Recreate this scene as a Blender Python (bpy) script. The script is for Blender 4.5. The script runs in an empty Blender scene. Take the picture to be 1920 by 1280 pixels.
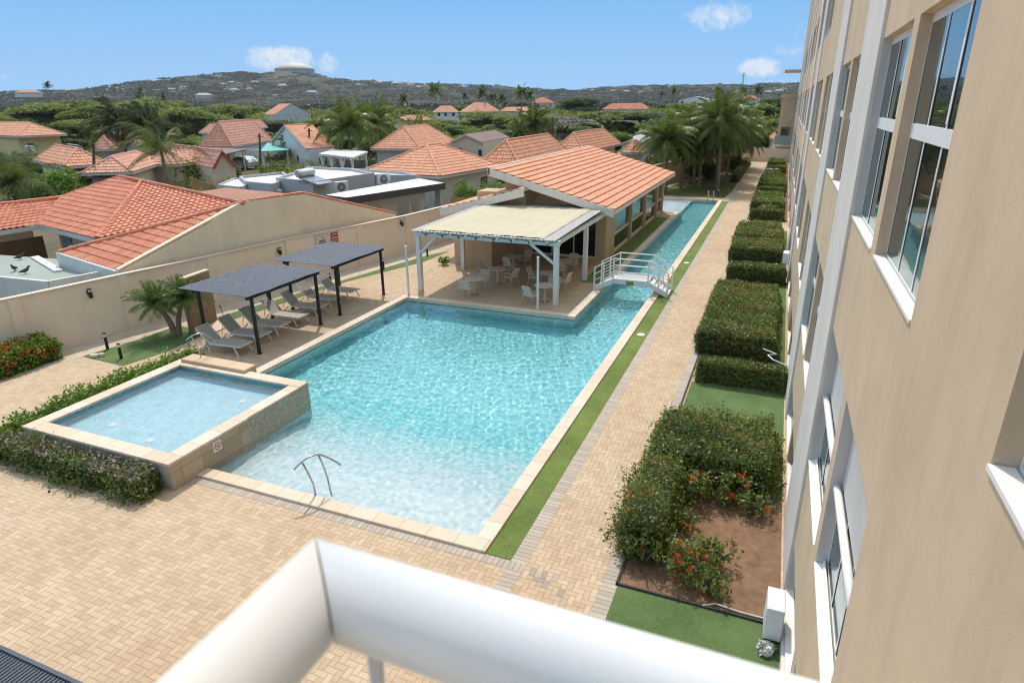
import bpy, math, random
import numpy as np
from mathutils import Vector, Matrix
sc = bpy.context.scene
COL = sc.collection
R = math.radians
rng = np.random.default_rng(7)
random.seed(11)
# ------------------------------------------------------------------ camera
YAW, PITCH, ROLL, FPX, HC = -0.389198655, 0.356195636, -0.00796604, 1197.36774, 8.0
_f = Vector((math.sin(YAW)*math.cos(PITCH), math.cos(YAW)*math.cos(PITCH), -math.sin(PITCH)))
_r0 = Vector((math.cos(YAW), -math.sin(YAW), 0)); _u0 = _r0.cross(_f)
_r = _r0*math.cos(ROLL) + _u0*math.sin(ROLL); _u = _u0*math.cos(ROLL) - _r0*math.sin(ROLL)
cam = bpy.data.cameras.new('camera'); camo = bpy.data.objects.new('camera', cam); COL.objects.link(camo)
cam.sensor_fit = 'HORIZONTAL'; cam.sensor_width = 36; cam.lens = 36*FPX/1920
cam.clip_start = 0.05; cam.clip_end = 20000
cam.dof.use_dof = True; cam.dof.focus_distance = 24; cam.dof.aperture_fstop = 4.0
camo.matrix_world = Matrix(((_r.x, _u.x, -_f.x, 0), (_r.y, _u.y, -_f.y, 0), (_r.z, _u.z, -_f.z, HC), (0, 0, 0, 1)))
sc.camera = camo
# ------------------------------------------------------------------ sun, sky, exposure
SUN_EL, SUN_AZ = R(58), R(-30)            # azimuth from +y towards +x
sdir = Vector((math.sin(SUN_AZ)*math.cos(SUN_EL), math.cos(SUN_AZ)*math.cos(SUN_EL), math.sin(SUN_EL)))
sl = bpy.data.lights.new('sun', 'SUN'); sl.energy = 2.15; sl.angle = R(0.5); sl.color = (1, .945, .86)
so = bpy.data.objects.new('sun', sl); COL.objects.link(so)
so.rotation_euler = sdir.to_track_quat('Z', 'Y').to_euler(); so.location = sdir*200
sl.cycles.is_caustics_light = True
sc.view_settings.view_transform = 'Standard'; sc.view_settings.look = 'None'
sc.view_settings.exposure = 0.50; sc.view_settings.gamma = 1
sc.cycles.use_denoising = True
sc.cycles.filter_width = 1.15
sc.cycles.max_bounces = 10; sc.cycles.transparent_max_bounces = 12
sc.cycles.diffuse_bounces = 4; sc.cycles.glossy_bounces = 4; sc.cycles.transmission_bounces = 6
sc.cycles.sample_clamp_indirect = 6
sc.cycles.use_adaptive_sampling = True; sc.cycles.adaptive_threshold = 0.015


class NT:
    """small helper for node trees"""
    def __init__(self, tree):
        self.t = tree; self.n = tree.nodes; self.l = tree.links
        self.n.clear()
    def node(self, typ, **kw):
        nd = self.n.new(typ)
        for k, v in kw.items():
            if k == 'inp':
                for a, b in v.items():
                    self.set(nd, a, b)
            else:
                setattr(nd, k, v)
        return nd
    def set(self, nd, name, val):
        s = nd.inputs[name]
        if hasattr(val, 'is_linked') or hasattr(val, 'node'):
            self.l.new(val, s)
        else:
            s.default_value = val
    def math(self, op, a, b=None, c=None, clamp=False):
        nd = self.n.new('ShaderNodeMath'); nd.operation = op; nd.use_clamp = clamp
        self.set(nd, 0, a)
        if b is not None: self.set(nd, 1, b)
        if c is not None: self.set(nd, 2, c)
        return nd.outputs[0]
    def mix(self, fac, a, b, typ='MIX'):
        nd = self.n.new('ShaderNodeMix'); nd.data_type = 'RGBA'; nd.blend_type = typ
        self.set(nd, 0, fac)
        for i, v in ((6, a), (7, b)):
            if hasattr(v, 'node'): self.l.new(v, nd.inputs[i])
            else: nd.inputs[i].default_value = (*v[:3], 1)
        return nd.outputs[2]
    def ramp(self, fac, stops, interp='LINEAR'):
        nd = self.n.new('ShaderNodeValToRGB'); nd.color_ramp.interpolation = interp
        e = nd.color_ramp.elements
        while len(e) < len(stops): e.new(.5)
        for el, (p, c) in zip(e, stops):
            el.position = p; el.color = (*c[:3], 1) if hasattr(c, '__len__') else (c, c, c, 1)
        self.set(nd, 0, fac)
        return nd.outputs[0]
    def noise(self, scale, detail=3, rough=.55, vec=None, dim='3D', out=0, dist=0):
        nd = self.n.new('ShaderNodeTexNoise'); nd.noise_dimensions = dim
        nd.inputs['Scale'].default_value = scale; nd.inputs['Detail'].default_value = detail
        nd.inputs['Roughness'].default_value = rough; nd.inputs['Distortion'].default_value = dist
        if vec is not None: self.l.new(vec, nd.inputs['Vector'])
        return nd.outputs[out]
    def pos(self):
        return self.n.new('ShaderNodeNewGeometry').outputs['Position']
    def objco(self):
        return self.n.new('ShaderNodeTexCoord').outputs['Object']
    def sep(self, v):
        nd = self.n.new('ShaderNodeSeparateXYZ'); self.l.new(v, nd.inputs[0]); return nd.outputs
    def comb(self, x, y, z=0.0):
        nd = self.n.new('ShaderNodeCombineXYZ')
        for i, v in enumerate((x, y, z)): self.set(nd, i, v)
        return nd.outputs[0]
    def bump(self, h, strength=.3, dist=.01):
        nd = self.n.new('ShaderNodeBump'); nd.inputs['Strength'].default_value = strength
        nd.inputs['Distance'].default_value = dist; self.l.new(h, nd.inputs['Height']); return nd.outputs[0]


# ---- world: sky texture above a hand-coloured low sky, with a few small fair-weather clouds
world = bpy.data.worlds.new('World'); sc.world = world; world.use_nodes = True
w = NT(world.node_tree)
sky = w.node('ShaderNodeTexSky', sky_type='NISHITA', sun_disc=False, sun_elevation=SUN_EL, sun_rotation=SUN_AZ,
             altitude=0, air_density=1.0, dust_density=0.2, ozone_density=2.0)
gen = w.node('ShaderNodeTexCoord').outputs['Generated']
X_, Y_, Z_ = w.sep(gen)
az = w.math('ARCTAN2', X_, Y_); el = w.math('ARCSINE', Z_)
cn = w.noise(60, 8, .68, vec=gen); cn2 = w.noise(14, 4, .55, vec=gen)
def px_dir(px, py):
    d = (_f + _r*((px-960)/FPX) - _u*((py-640)/FPX)).normalized()
    return math.atan2(d.x, d.y), math.asin(d.z)
CLOUDS = [(530, 110, 70, 26, 1.0), (616, 118, 26, 22, .8), (82, 70, 36, 14, .55), (460, 100, 40, 16, .35), (520, 160, 120, 10, .4),
          (1345, 30, 75, 32, .75), (1425, 128, 42, 20, 1.0), (1240, 118, 40, 12, .45), (1480, 95, 50, 18, .6), (1062, 112, 16, 10, .6),
          (975, 158, 22, 16, .6), (790, 115, 40, 10, .3), (1445, 155, 70, 10, .6), (1240, 50, 50, 14, .3), (300, 155, 60, 10, .45), (10, 145, 30, 12, .5),
          (690, 20, 30, 12, .25), (1120, 165, 90, 8, .4), (850, 160, 120, 8, .3), (-200, 60, 160, 40, .7), (1700, 60, 200, 60, .8), (500, -160, 260, 60, .8), (1200, -220, 200, 70, .8)]
tot = None
for cx, cy, wx, wy, amp in CLOUDS:
    a0, e0 = px_dir(cx, cy); wa = wx/FPX*1.05; we = wy/FPX*1.05
    da = w.math('DIVIDE', w.math('SUBTRACT', az, a0), wa); de = w.math('DIVIDE', w.math('SUBTRACT', el, e0), we)
    d2 = w.math('ADD', w.math('MULTIPLY', da, da), w.math('MULTIPLY', de, de))
    m = w.math('MULTIPLY', w.math('SUBTRACT', 1.0, w.math('MULTIPLY', d2, .75), clamp=True), amp)
    tot = m if tot is None else w.math('MAXIMUM', tot, m)
nz = w.math('ADD', w.math('MULTIPLY', cn, 1.15), w.math('MULTIPLY', cn2, .1))
cl = w.math('MULTIPLY', w.math('SUBTRACT', w.math('MULTIPLY', tot, nz), .31), 3.6, clamp=True)
cl = w.math('MULTIPLY', cl, .8)
low = w.ramp(w.math('MULTIPLY', el, 1/.6), [(0, (1.70, 2.95, 4.45)), (.04, (1.52, 2.84, 4.45)), (.18, (1.2, 2.55, 4.42)), (.30, (.82, 2.18, 4.25)), (.7, (.75, 1.9, 3.7))])
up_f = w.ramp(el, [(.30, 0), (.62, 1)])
skyc = w.mix(up_f, low, w.mix(1.0, sky.outputs[0], (3.25, 2.5, 1.62), 'MULTIPLY'))  # upper sky brightened and warmed as added fill for shaded walls
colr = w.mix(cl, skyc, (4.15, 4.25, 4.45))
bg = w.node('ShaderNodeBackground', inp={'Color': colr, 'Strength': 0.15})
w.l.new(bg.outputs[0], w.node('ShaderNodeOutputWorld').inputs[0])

# ------------------------------------------------------------------ pixel helpers (photo pixels 1920x1280 -> real points)
def ray(px, py):
    return _f + _r*((px-960)/FPX) - _u*((py-640)/FPX)
CAMP = Vector((0, 0, HC))
def gp(px, py, z=0.0):
    d = ray(px, py); return CAMP + d*((z-HC)/d.z)
def aty(px, py, y):
    d = ray(px, py); return CAMP + d*(y/d.y)
def atr(px, py, dist):
    """the point seen at a pixel, at a horizontal distance from the camera"""
    d = ray(px, py); return CAMP + d*(dist/math.hypot(d.x, d.y))

# ------------------------------------------------------------------ mesh builder
def wloc(o):
    v = Vector((0, 0, 0))
    while o is not None:
        v = v + o.location; o = o.parent
    return v
class MB:
    def __init__(s): s.v = []; s.f = []; s.m = []; s.mi = 0
    def add(s, vs, fs):
        b = len(s.v); s.v += [tuple(p) for p in vs]
        s.f += [tuple(b+i for i in f) for f in fs]; s.m += [s.mi]*len(fs); return s
    def poly(s, pts): return s.add(pts, [tuple(range(len(pts)))])
    def box(s, x0, x1, y0, y1, z0, z1):
        return s.add([(x0,y0,z0),(x1,y0,z0),(x1,y1,z0),(x0,y1,z0),(x0,y0,z1),(x1,y0,z1),(x1,y1,z1),(x0,y1,z1)],
                     [(3,2,1,0),(4,5,6,7),(0,1,5,4),(1,2,6,5),(2,3,7,6),(3,0,4,7)])
    def obox(s, cx, cy, z0, z1, sx, sy, rz=0):
        c, n = math.cos(rz), math.sin(rz); P = []
        for z in (z0, z1):
            for a, b in ((-1,-1),(1,-1),(1,1),(-1,1)):
                x, y = a*sx/2, b*sy/2; P.append((cx+x*c-y*n, cy+x*n+y*c, z))
        return s.add(P, [(3,2,1,0),(4,5,6,7),(0,1,5,4),(1,2,6,5),(2,3,7,6),(3,0,4,7)])
    def prism(s, poly, z0, z1):
        n = len(poly)
        A = sum(poly[i][0]*poly[(i+1)%n][1]-poly[(i+1)%n][0]*poly[i][1] for i in range(n))
        if A < 0: poly = poly[::-1]
        f0 = (lambda i: z0) if not callable(z0) else z0
        return s.add([(p[0],p[1],z0) for p in poly]+[(p[0],p[1],z1) for p in poly],
                     [tuple(range(n))[::-1], tuple(range(n,2*n))]+[(i,(i+1)%n,n+(i+1)%n,n+i) for i in range(n)])
    def slab(s, pts, th):
        """a polygon in any plane thickened downwards along z"""
        n = len(pts)
        return s.add(list(pts)+[(p[0],p[1],p[2]-th) for p in pts],
                     [tuple(range(n)), tuple(range(n,2*n))[::-1]]+[(i,n+i,n+(i+1)%n,(i+1)%n) for i in range(n)])
    def hexa(s, a, b):
        """two quads a (bottom) and b (top), same winding"""
        return s.add(list(a)+list(b), [(3,2,1,0),(4,5,6,7),(0,1,5,4),(1,2,6,5),(2,3,7,6),(3,0,4,7)])
    def beam(s, p0, p1, w_, h, up=(0,0,1)):
        p0, p1 = Vector(p0), Vector(p1); d = (p1-p0).normalized(); u = Vector(up)
        if abs(d.dot(u)) > .98: u = Vector((0,1,0))
        r = d.cross(u).normalized()*(w_/2); u = r.cross(d).normalized()*(h/2)
        P = [p+a*r+b*u for p in (p0, p1) for a, b in ((-1,-1),(1,-1),(1,1),(-1,1))]
        return s.add(P, [(0,1,2,3),(7,6,5,4),(4,5,1,0),(5,6,2,1),(6,7,3,2),(7,4,0,3)])
    def tube(s, pts, r, n=8, caps=True):
        pts = [Vector(p) for p in pts]; k = len(pts); rs = r if hasattr(r, '__len__') else [r]*k
        V = []; prev = None
        for i, p in enumerate(pts):
            d = (pts[min(i+1,k-1)]-pts[max(i-1,0)]).normalized()
            if prev is None:
                a = d.cross(Vector((0,0,1)) if abs(d.z) < .9 else Vector((1,0,0))).normalized()
            else:
                a = (prev - d*prev.dot(d)).normalized()
            prev = a; b = d.cross(a)
            V += [p+a*(math.cos(2*math.pi*j/n)*rs[i])+b*(math.sin(2*math.pi*j/n)*rs[i]) for j in range(n)]
        F = [(i*n+j, i*n+(j+1)%n, (i+1)*n+(j+1)%n, (i+1)*n+j) for i in range(k-1) for j in range(n)]
        if caps: F += [tuple(range(n))[::-1], tuple(range((k-1)*n, k*n))]
        return s.add(V, F)
    def lathe(s, prof, cx=0, cy=0, n=16):
        V = [(cx+r*math.cos(2*math.pi*j/n), cy+r*math.sin(2*math.pi*j/n), z) for r, z in prof for j in range(n)]
        k = len(prof)
        F = [(i*n+j, i*n+(j+1)%n, (i+1)*n+(j+1)%n, (i+1)*n+j) for i in range(k-1) for j in range(n)]
        F += [tuple(range(n))[::-1], tuple(range((k-1)*n, k*n))]
        return s.add(V, F)
    def build(s, name, mats, parent=None, smooth=False, bevel=0, label=None):
        me = bpy.data.meshes.new(name)
        off = wloc(parent) if parent is not None else Vector((0,0,0))
        me.from_pydata([(p[0]-off.x, p[1]-off.y, p[2]-off.z) for p in s.v], [], s.f)
        if not isinstance(mats, (list, tuple)): mats = [mats]
        for m in mats: me.materials.append(m)
        if len(mats) > 1: me.polygons.foreach_set('material_index', s.m)
        if smooth: me.polygons.foreach_set('use_smooth', [True]*len(me.polygons))
        me.update()
        o = bpy.data.objects.new(name, me); COL.objects.link(o)
        if parent is not None: o.parent = parent
        if bevel:
            md = o.modifiers.new('bevel', 'BEVEL'); md.width = bevel; md.segments = 2; md.limit_method = 'ANGLE'; md.angle_limit = R(40)
        if label: o['label'] = label
        return o
def np_mesh(name, V, quads, mat, parent=None, attr=None, smooth=False, off=None, tris=None):
    """fast mesh from numpy arrays: V n x 3, quads m x 4"""
    me = bpy.data.meshes.new(name); V = np.asarray(V, np.float32)
    if off is not None: V = V - np.asarray(off, np.float32)
    elif parent is not None: V = V - np.asarray(wloc(parent), np.float32)
    q = np.asarray(quads, np.int32); k = q.shape[1]
    me.vertices.add(len(V)); me.vertices.foreach_set('co', V.ravel())
    me.loops.add(q.size); me.loops.foreach_set('vertex_index', q.ravel())
    me.polygons.add(len(q)); me.polygons.foreach_set('loop_start', np.arange(0, q.size, k, dtype=np.int32))
    me.polygons.foreach_set('loop_total', np.full(len(q), k, np.int32))
    me.polygons.foreach_set('use_smooth', np.full(len(q), smooth, bool))
    me.update(calc_edges=True)
    for nm, vals in (attr or {}).items():
        a = me.attributes.new(nm, 'FLOAT', 'FACE'); a.data.foreach_set('value', np.asarray(vals, np.float32))
    for m in (mat if isinstance(mat, (list, tuple)) else [mat]): me.materials.append(m)
    o = bpy.data.objects.new(name, me); COL.objects.link(o)
    if parent is not None: o.parent = parent
    return o
def tag(o, label, cat, group=None):
    o['label'] = label; o['category'] = cat
    if group: o['group'] = group
    return o
def thing(name, label, cat, loc=(0,0,0), group=None):
    o = bpy.data.objects.new(name, None); COL.objects.link(o); o.location = loc; o.empty_display_size = .2
    return tag(o, label, cat, group)
def struct(o): o['kind'] = 'structure'; return o
def stuff(o): o['kind'] = 'stuff'; return o
def dup(root, loc=None, rz=None, label=None, scale=None, group=None):
    kids = {}
    for o in bpy.data.objects:
        if o.parent is not None: kids.setdefault(o.parent.name, []).append(o)
    def cp(o, par):
        c = o.copy(); COL.objects.link(c)
        if par is not None: c.parent = par
        for ch in kids.get(o.name, []): cp(ch, c)
        return c
    r = cp(root, None)
    if loc is not None: r.location = loc
    if rz is not None: r.rotation_euler = (0, 0, rz)
    if scale is not None: r.scale = scale if hasattr(scale, '__len__') else (scale,)*3
    if label: r['label'] = label
    if group: r['group'] = group
    return r

# ------------------------------------------------------------------ materials
def new_mat(name):
    m = bpy.data.materials.new(name); m.use_nodes = True
    n = NT(m.node_tree); out = n.node('ShaderNodeOutputMaterial'); p = n.node('ShaderNodeBsdfPrincipled')
    n.l.new(p.outputs[0], out.inputs[0]); return m, n, p, out
def srgb(h):
    if isinstance(h, str):
        h = h.lstrip('#'); h = [int(h[i:i+2], 16)/255 for i in (0, 2, 4)]
    return tuple(c/12.92 if c <= .04045 else ((c+.055)/1.055)**2.4 for c in h)
def plain(name, col, rough=.6, var=.12, scale=6, metal=0, bump=0, bscale=60, spec=.4, stain=None, coat=0):
    m, n, p, _ = new_mat(name)
    P = n.pos()
    a = n.noise(scale, 5, .6, vec=P); b = n.noise(scale*.13, 3, .5, vec=P)
    f = n.math('ADD', n.math('MULTIPLY', a, .6), n.math('MULTIPLY', b, .6))
    dk = tuple(c*(1-var) for c in col); lt = tuple(min(1, c*(1+var)) for c in col)
    c = n.ramp(f, [(.35, dk), (.85, lt)])
    if stain:
        sn = n.noise(stain[1], 6, .7, vec=P, dist=.6)
        c = n.mix(n.math('MULTIPLY', n.ramp(sn, [(.52, 0), (.75, 1)]), stain[2]), c, stain[0])
    n.l.new(c, p.inputs['Base Color']); p.inputs['Roughness'].default_value = rough
    p.inputs['Metallic'].default_value = metal; p.inputs['Specular IOR Level'].default_value = spec
    if coat: p.inputs['Coat Weight'].default_value = coat
    if bump: n.l.new(n.bump(n.noise(bscale, 4, .6, vec=P), bump, .01), p.inputs['Normal'])
    return m
def herringbone():
    m, n, p, _ = new_mat('herringbone_pavers'); P = n.pos(); x, y, z = n.sep(P); S = 1/.107
    px = n.math('MULTIPLY', x, S); py = n.math('MULTIPLY', y, S)
    ix = n.math('FLOOR', px); iy = n.math('FLOOR', py); fx = n.math('SUBTRACT', px, ix); fy = n.math('SUBTRACT', py, iy)
    k = n.math('FLOORED_MODULO', n.math('SUBTRACT', ix, iy), 4.0)
    vert = n.math('GREATER_THAN', k, 1.5)
    is1 = n.math('COMPARE', k, 1.0, .1); is2 = n.math('COMPARE', k, 2.0, .1)
    inv = n.math('SUBTRACT', 1.0, vert)
    u = n.math('ADD', n.math('ADD', n.math('MULTIPLY', fx, inv), n.math('MULTIPLY', fy, vert)), n.math('ADD', is1, is2))
    v = n.math('ADD', n.math('MULTIPLY', fy, inv), n.math('MULTIPLY', fx, vert))
    d = n.math('MINIMUM', n.math('MINIMUM', u, n.math('SUBTRACT', 2.0, u)), n.math('MINIMUM', v, n.math('SUBTRACT', 1.0, v)))
    idv = n.comb(n.math('SUBTRACT', ix, is1), n.math('SUBTRACT', iy, is2), n.math('MULTIPLY', vert, 7.3))
    wn = n.node('ShaderNodeTexWhiteNoise', noise_dimensions='3D'); n.l.new(idv, wn.inputs[0])
    base = n.ramp(wn.outputs[0], [(0, (.485, .355, .23)), (.5, (.55, .405, .268)), (1, (.605, .455, .31))])
    big = n.noise(.35, 4, .6, vec=P); mid = n.noise(2.2, 5, .65, vec=P)
    base = n.mix(n.math('MULTIPLY', n.ramp(big, [(.42, 0), (.70, 1)]), .42), base, (.40, .26, .14), 'MIX')
    base = n.mix(n.math('MULTIPLY', n.ramp(mid, [(.45, 0), (.8, 1)]), .35), base, (.68, .54, .40), 'MIX')
    joint = n.ramp(d, [(.025, 1), (.075, 0)])
    c = n.mix(n.math('MULTIPLY', joint, .62), base, (.22, .145, .085))
    n.l.new(c, p.inputs['Base Color']); p.inputs['Roughness'].default_value = .85; p.inputs['Specular IOR Level'].default_value = .25
    hgt = n.math('ADD', n.ramp(d, [(.0, 0), (.12, 1)]), n.math('MULTIPLY', n.noise(90, 3, .6, vec=P), .15))
    n.l.new(n.bump(hgt, .45, .006), p.inputs['Normal'])
    return m
def coursed(name, cols, axis, step, rough=.8, cross=None, jw=.03, jcol=(.2,.17,.14), bump=.4, warp=0):
    """rows of stones along an axis (0 x, 1 y): a colour per stone and a thin joint; cross = step along the other axis"""
    m, n, p, _ = new_mat(name); P = n.pos(); s = n.sep(P)
    a = n.math('MULTIPLY', s[axis], 1/step); ia = n.math('FLOOR', a); fa = n.math('SUBTRACT', a, ia)
    d = n.math('MULTIPLY', n.math('MINIMUM', fa, n.math('SUBTRACT', 1.0, fa)), step)
    idb = 0.0
    if cross:
        ax, st = cross
        b = n.math('MULTIPLY', s[ax], 1/st); idb = n.math('FLOOR', b); fb = n.math('SUBTRACT', b, idb)
        d = n.math('MINIMUM', d, n.math('MULTIPLY', n.math('MINIMUM', fb, n.math('SUBTRACT', 1.0, fb)), st))
    wn = n.node('ShaderNodeTexWhiteNoise', noise_dimensions='3D'); n.l.new(n.comb(ia, idb, 1.0), wn.inputs[0])
    c = n.ramp(wn.outputs[0], [(i/(len(cols)-1), q) for i, q in enumerate(cols)])
    nz = n.noise(9, 6, .65, vec=P)
    c = n.mix(n.math('MULTIPLY', n.ramp(nz, [(.4, 0), (.75, 1)]), .35), c, tuple(q*.72 for q in cols[0]))
    j = n.ramp(d, [(jw*step*.35, 1), (jw*step*.9, 0)])
    c = n.mix(j, c, jcol)
    n.l.new(c, p.inputs['Base Color']); p.inputs['Roughness'].default_value = rough; p.inputs['Specular IOR Level'].default_value = .3
    n.l.new(n.bump(n.math('SUBTRACT', 1.0, j), bump, .004), p.inputs['Normal'])
    return m
def leaf_mat(name, cols, transl=.35, rough=.5, spec=.22):
    m, n, p, out = new_mat(name)
    at = n.node('ShaderNodeAttribute', attribute_type='GEOMETRY', attribute_name='tint')
    c = n.ramp(at.outputs['Fac'], [(i/(len(cols)-1), q) for i, q in enumerate(cols)])
    n.l.new(c, p.inputs['Base Color']); p.inputs['Roughness'].default_value = rough; p.inputs['Specular IOR Level'].default_value = spec
    tr = n.node('ShaderNodeBsdfTranslucent'); n.l.new(n.mix(1, c, (1.5, 1.5, .7), 'MULTIPLY'), tr.inputs[0])
    mx = n.node('ShaderNodeMixShader'); mx.inputs[0].default_value = transl
    n.l.new(p.outputs[0], mx.inputs[1]); n.l.new(tr.outputs[0], mx.inputs[2]); n.l.new(mx.outputs[0], out.inputs[0])
    return m
WHITE = plain('white_paint', (.78, .77, .74), .45, .05, 8, spec=.4)
WHITEG = plain('white_gloss_paint', (.86, .83, .79), .28, .03, 5, spec=.5)
BLACKM = plain('black_metal', (.018, .018, .02), .45, .2, 20)
STEEL = plain('steel', (.48, .48, .49), .22, .05, 20, metal=1)
DARK = plain('dark_interior', (.012, .012, .014), .5, .2)
PAVER = herringbone()
SOLD_X = coursed('taupe_soldier_pavers_along_x', [(.42,.35,.275),(.48,.40,.32),(.54,.45,.36)], 0, .107, jw=.09)
SOLD_Y = coursed('taupe_soldier_pavers_along_y', [(.42,.35,.275),(.48,.40,.32),(.54,.45,.36)], 1, .107, jw=.09)
COPE_X = coursed('travertine_coping_along_x', [(.66,.50,.36),(.72,.56,.42),(.76,.60,.46)], 0, .62, jw=.02, jcol=(.42,.32,.24), bump=.25)
COPE_Y = coursed('travertine_coping_along_y', [(.66,.52,.40),(.73,.59,.47),(.76,.62,.50)], 1, .62, jw=.02, jcol=(.42,.32,.24), bump=.25)
# ================================================================== ground, paving, pools
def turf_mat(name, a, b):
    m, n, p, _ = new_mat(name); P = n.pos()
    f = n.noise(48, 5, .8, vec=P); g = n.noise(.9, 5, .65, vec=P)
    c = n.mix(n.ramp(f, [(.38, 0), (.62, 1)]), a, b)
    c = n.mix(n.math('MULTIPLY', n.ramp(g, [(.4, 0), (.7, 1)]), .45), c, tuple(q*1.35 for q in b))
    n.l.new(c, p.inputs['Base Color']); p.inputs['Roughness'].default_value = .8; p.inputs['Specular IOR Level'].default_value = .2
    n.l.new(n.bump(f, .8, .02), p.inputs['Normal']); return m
TURF = turf_mat('artificial_turf', (.07,.105,.02), (.19,.245,.06))
LAWN = turf_mat('dark_olive_lawn', (.05,.065,.016), (.13,.135,.045))  # lawn in a darker, duller olive than the turf
TURFD = turf_mat('deep_green_turf', (.05,.10,.03), (.14,.20,.07))
SOIL = plain('brown_soil', (.23, .14, .085), .95, .4, 7, bump=1.0, bscale=30, spec=.1, stain=((.10,.058,.034), 1.3, .85))
EARTH = plain('dry_earth', (.155, .12, .078), .95, .3, .03, spec=.1, stain=((.065,.068,.03), .05, .9))
CONC_ = 0
CONC = coursed('pale_flagstones', [(.52,.42,.31),(.57,.465,.35),(.61,.50,.385)], 1, .4, cross=(0, .4), jw=.02, jcol=(.36,.29,.21), bump=.2)
def rects(name, rs, z, mat, t=0.0):
    b = MB()
    for x0, x1, y0, y1 in rs:
        b.poly([(x0,y0,z),(x1,y0,z),(x1,y1,z),(x0,y1,z)])
    return struct(b.build(name, mat))
# wide ground, in four pieces round the paved site so the pool can sink below it
BX0, BX1, BY0, BY1 = -26, 12, -12, 112
rects('ground', [(-2550, BX0, -600, 2550), (BX1, 2550, -600, 2550), (BX0, BX1, BY1, 2550), (BX0, BX1, -600, BY0)], -.02, EARTH)
# herringbone terrace around the pool outline
PX0, PX1, PY0, PY1 = -14.55, -4.6, 9.33, 23.25          # main pool water
CX0, CY1 = -6.85, 58.6                                   # lap channel
KX0, KX1, KY0, KY1 = -16.45, -11.62, 8.41, 13.10         # raised pool, outside
WX0, WY0 = -10.6, 51.0                                   # wading corner
rects('paved_terrace', [(BX0, BX1, BY0, KY0), (BX0, KX0, KY0, KY1), (KX1, BX1, KY0, PY0), (PX1, BX1, PY0, CY1), (BX0, PX0, KY1, PY1),
                        (BX0, CX0, PY1, WY0), (BX0, WX0, WY0, CY1), (BX0, BX1, CY1, BY1)], 0, PAVER)
# coping ledges 0.32 m wide, 6 cm proud
CW, CZ = .32, .06
b = MB()
b.box(KX1+.035, PX1+CW, PY0-CW, PY0+.02, -.12, CZ)
b.box(WX0, PX1+CW, CY1-.02, CY1+CW, -.12, CZ)
b.box(PX0-CW, CX0-CW, PY1-.02, PY1+CW, -.12, CZ); b.box(WX0, CX0-CW, WY0-CW, WY0+.02, -.12, CZ)
struct(b.build('pool_coping', COPE_X, bevel=.015))
b = MB()
b.box(PX1-.02, PX1+CW, PY0+.021, CY1-.021, -.12, CZ-.002); b.box(PX0-CW, PX0+.02, KY1+.025, PY1-.021, -.12, CZ-.002)
b.box(CX0-CW+.001, CX0+.02, PY1-.02, WY0+.02, -.12, CZ-.001)
struct(b.build('pool_coping', COPE_Y, bevel=.015))
# soldier courses of taupe pavers
rects('soldier_course', [(KX1, -3.45, PY0-CW-.215, PY0-CW), (PX0-CW, CX0-CW-.215, PY1+CW, PY1+CW+.215)], .004, SOLD_X)
rects('soldier_course', [(-3.76, -3.46, PY0-CW, 104), (-3.76, -3.46, 2, PY0-CW-.215), (-2.03, -1.75, 2, 45.6), (-2.03, -1.75, 49.1, 104),
                         (PX0-CW-.215, PX0-CW, KY1, PY1+CW+.215), (CX0-CW-.215, CX0-CW, PY1+CW, 28.6)], .004, SOLD_Y)
# stray replacement pavers of taupe colour
b = MB()
for x, y, dx, dy in ((-3.2,8.67,.214,.107),(-3.09,8.78,.107,.214),(-2.99,8.56,.107,.214),(-2.67,8.45,.107,.214),(-3.1,7.92,.107,.214),(-3.0,7.81,.214,.107),(-3.2,7.6,.214,.107),(-3.2,8.03,.107,.107),(-2.35,8.03,.214,.107),(-3.3,8.77,.107,.214),(-3.35,7.49,.107,.214)):
    x = round(x/.107)*.107; y = round(y/.107)*.107
    b.poly([(x+.004,y+.004,.003),(x+dx-.004,y+.004,.003),(x+dx-.004,y+dy-.004,.003),(x+.004,y+dy-.004,.003)])
struct(b.build('repaired_paving', coursed('grey_replacement_pavers', [(.33,.28,.23),(.38,.32,.26)], 0, .107, jw=.05)))
# strips of artificial turf
rects('turf_strip', [(PX1+CW, -3.76, 9.02, CY1-.3)], .012, TURF)
rects('turf_strip', [(-8.15, CX0-CW, 28.6, 48.4)], .012, TURF)
rects('turf_patch', [(-1.75, .92, 6.2, 9.12), (-1.7, .92, 15.1, 18.6), (-1.7, .92, 19.15, 21.05), (.62, .92, 12.9, 15.1), (.5, .92, 21.1, 45)], .008, TURFD)
rects('soil_bed', [(-1.75, .92, 9.12, 15.1), (-1.75, .92, 21.1, 31.5), (-1.75, .92, 31.5, 45.6), (-1.75, .92, 49.2, 104)], .006, SOIL)
b = MB()                                                   # thin dark edging of the beds
for x0, x1, y0, y1 in ((-1.77,.92,9.10,9.14),(-1.79,-1.75,9.1,45.6),(-1.79,-1.75,49.2,100),(-1.77,.92,15.08,15.12)):
    b.box(x0, x1, y0, y1, 0, .045)
struct(b.build('bed_edging', plain('dark_edging', (.05,.045,.04), .8)))
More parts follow.
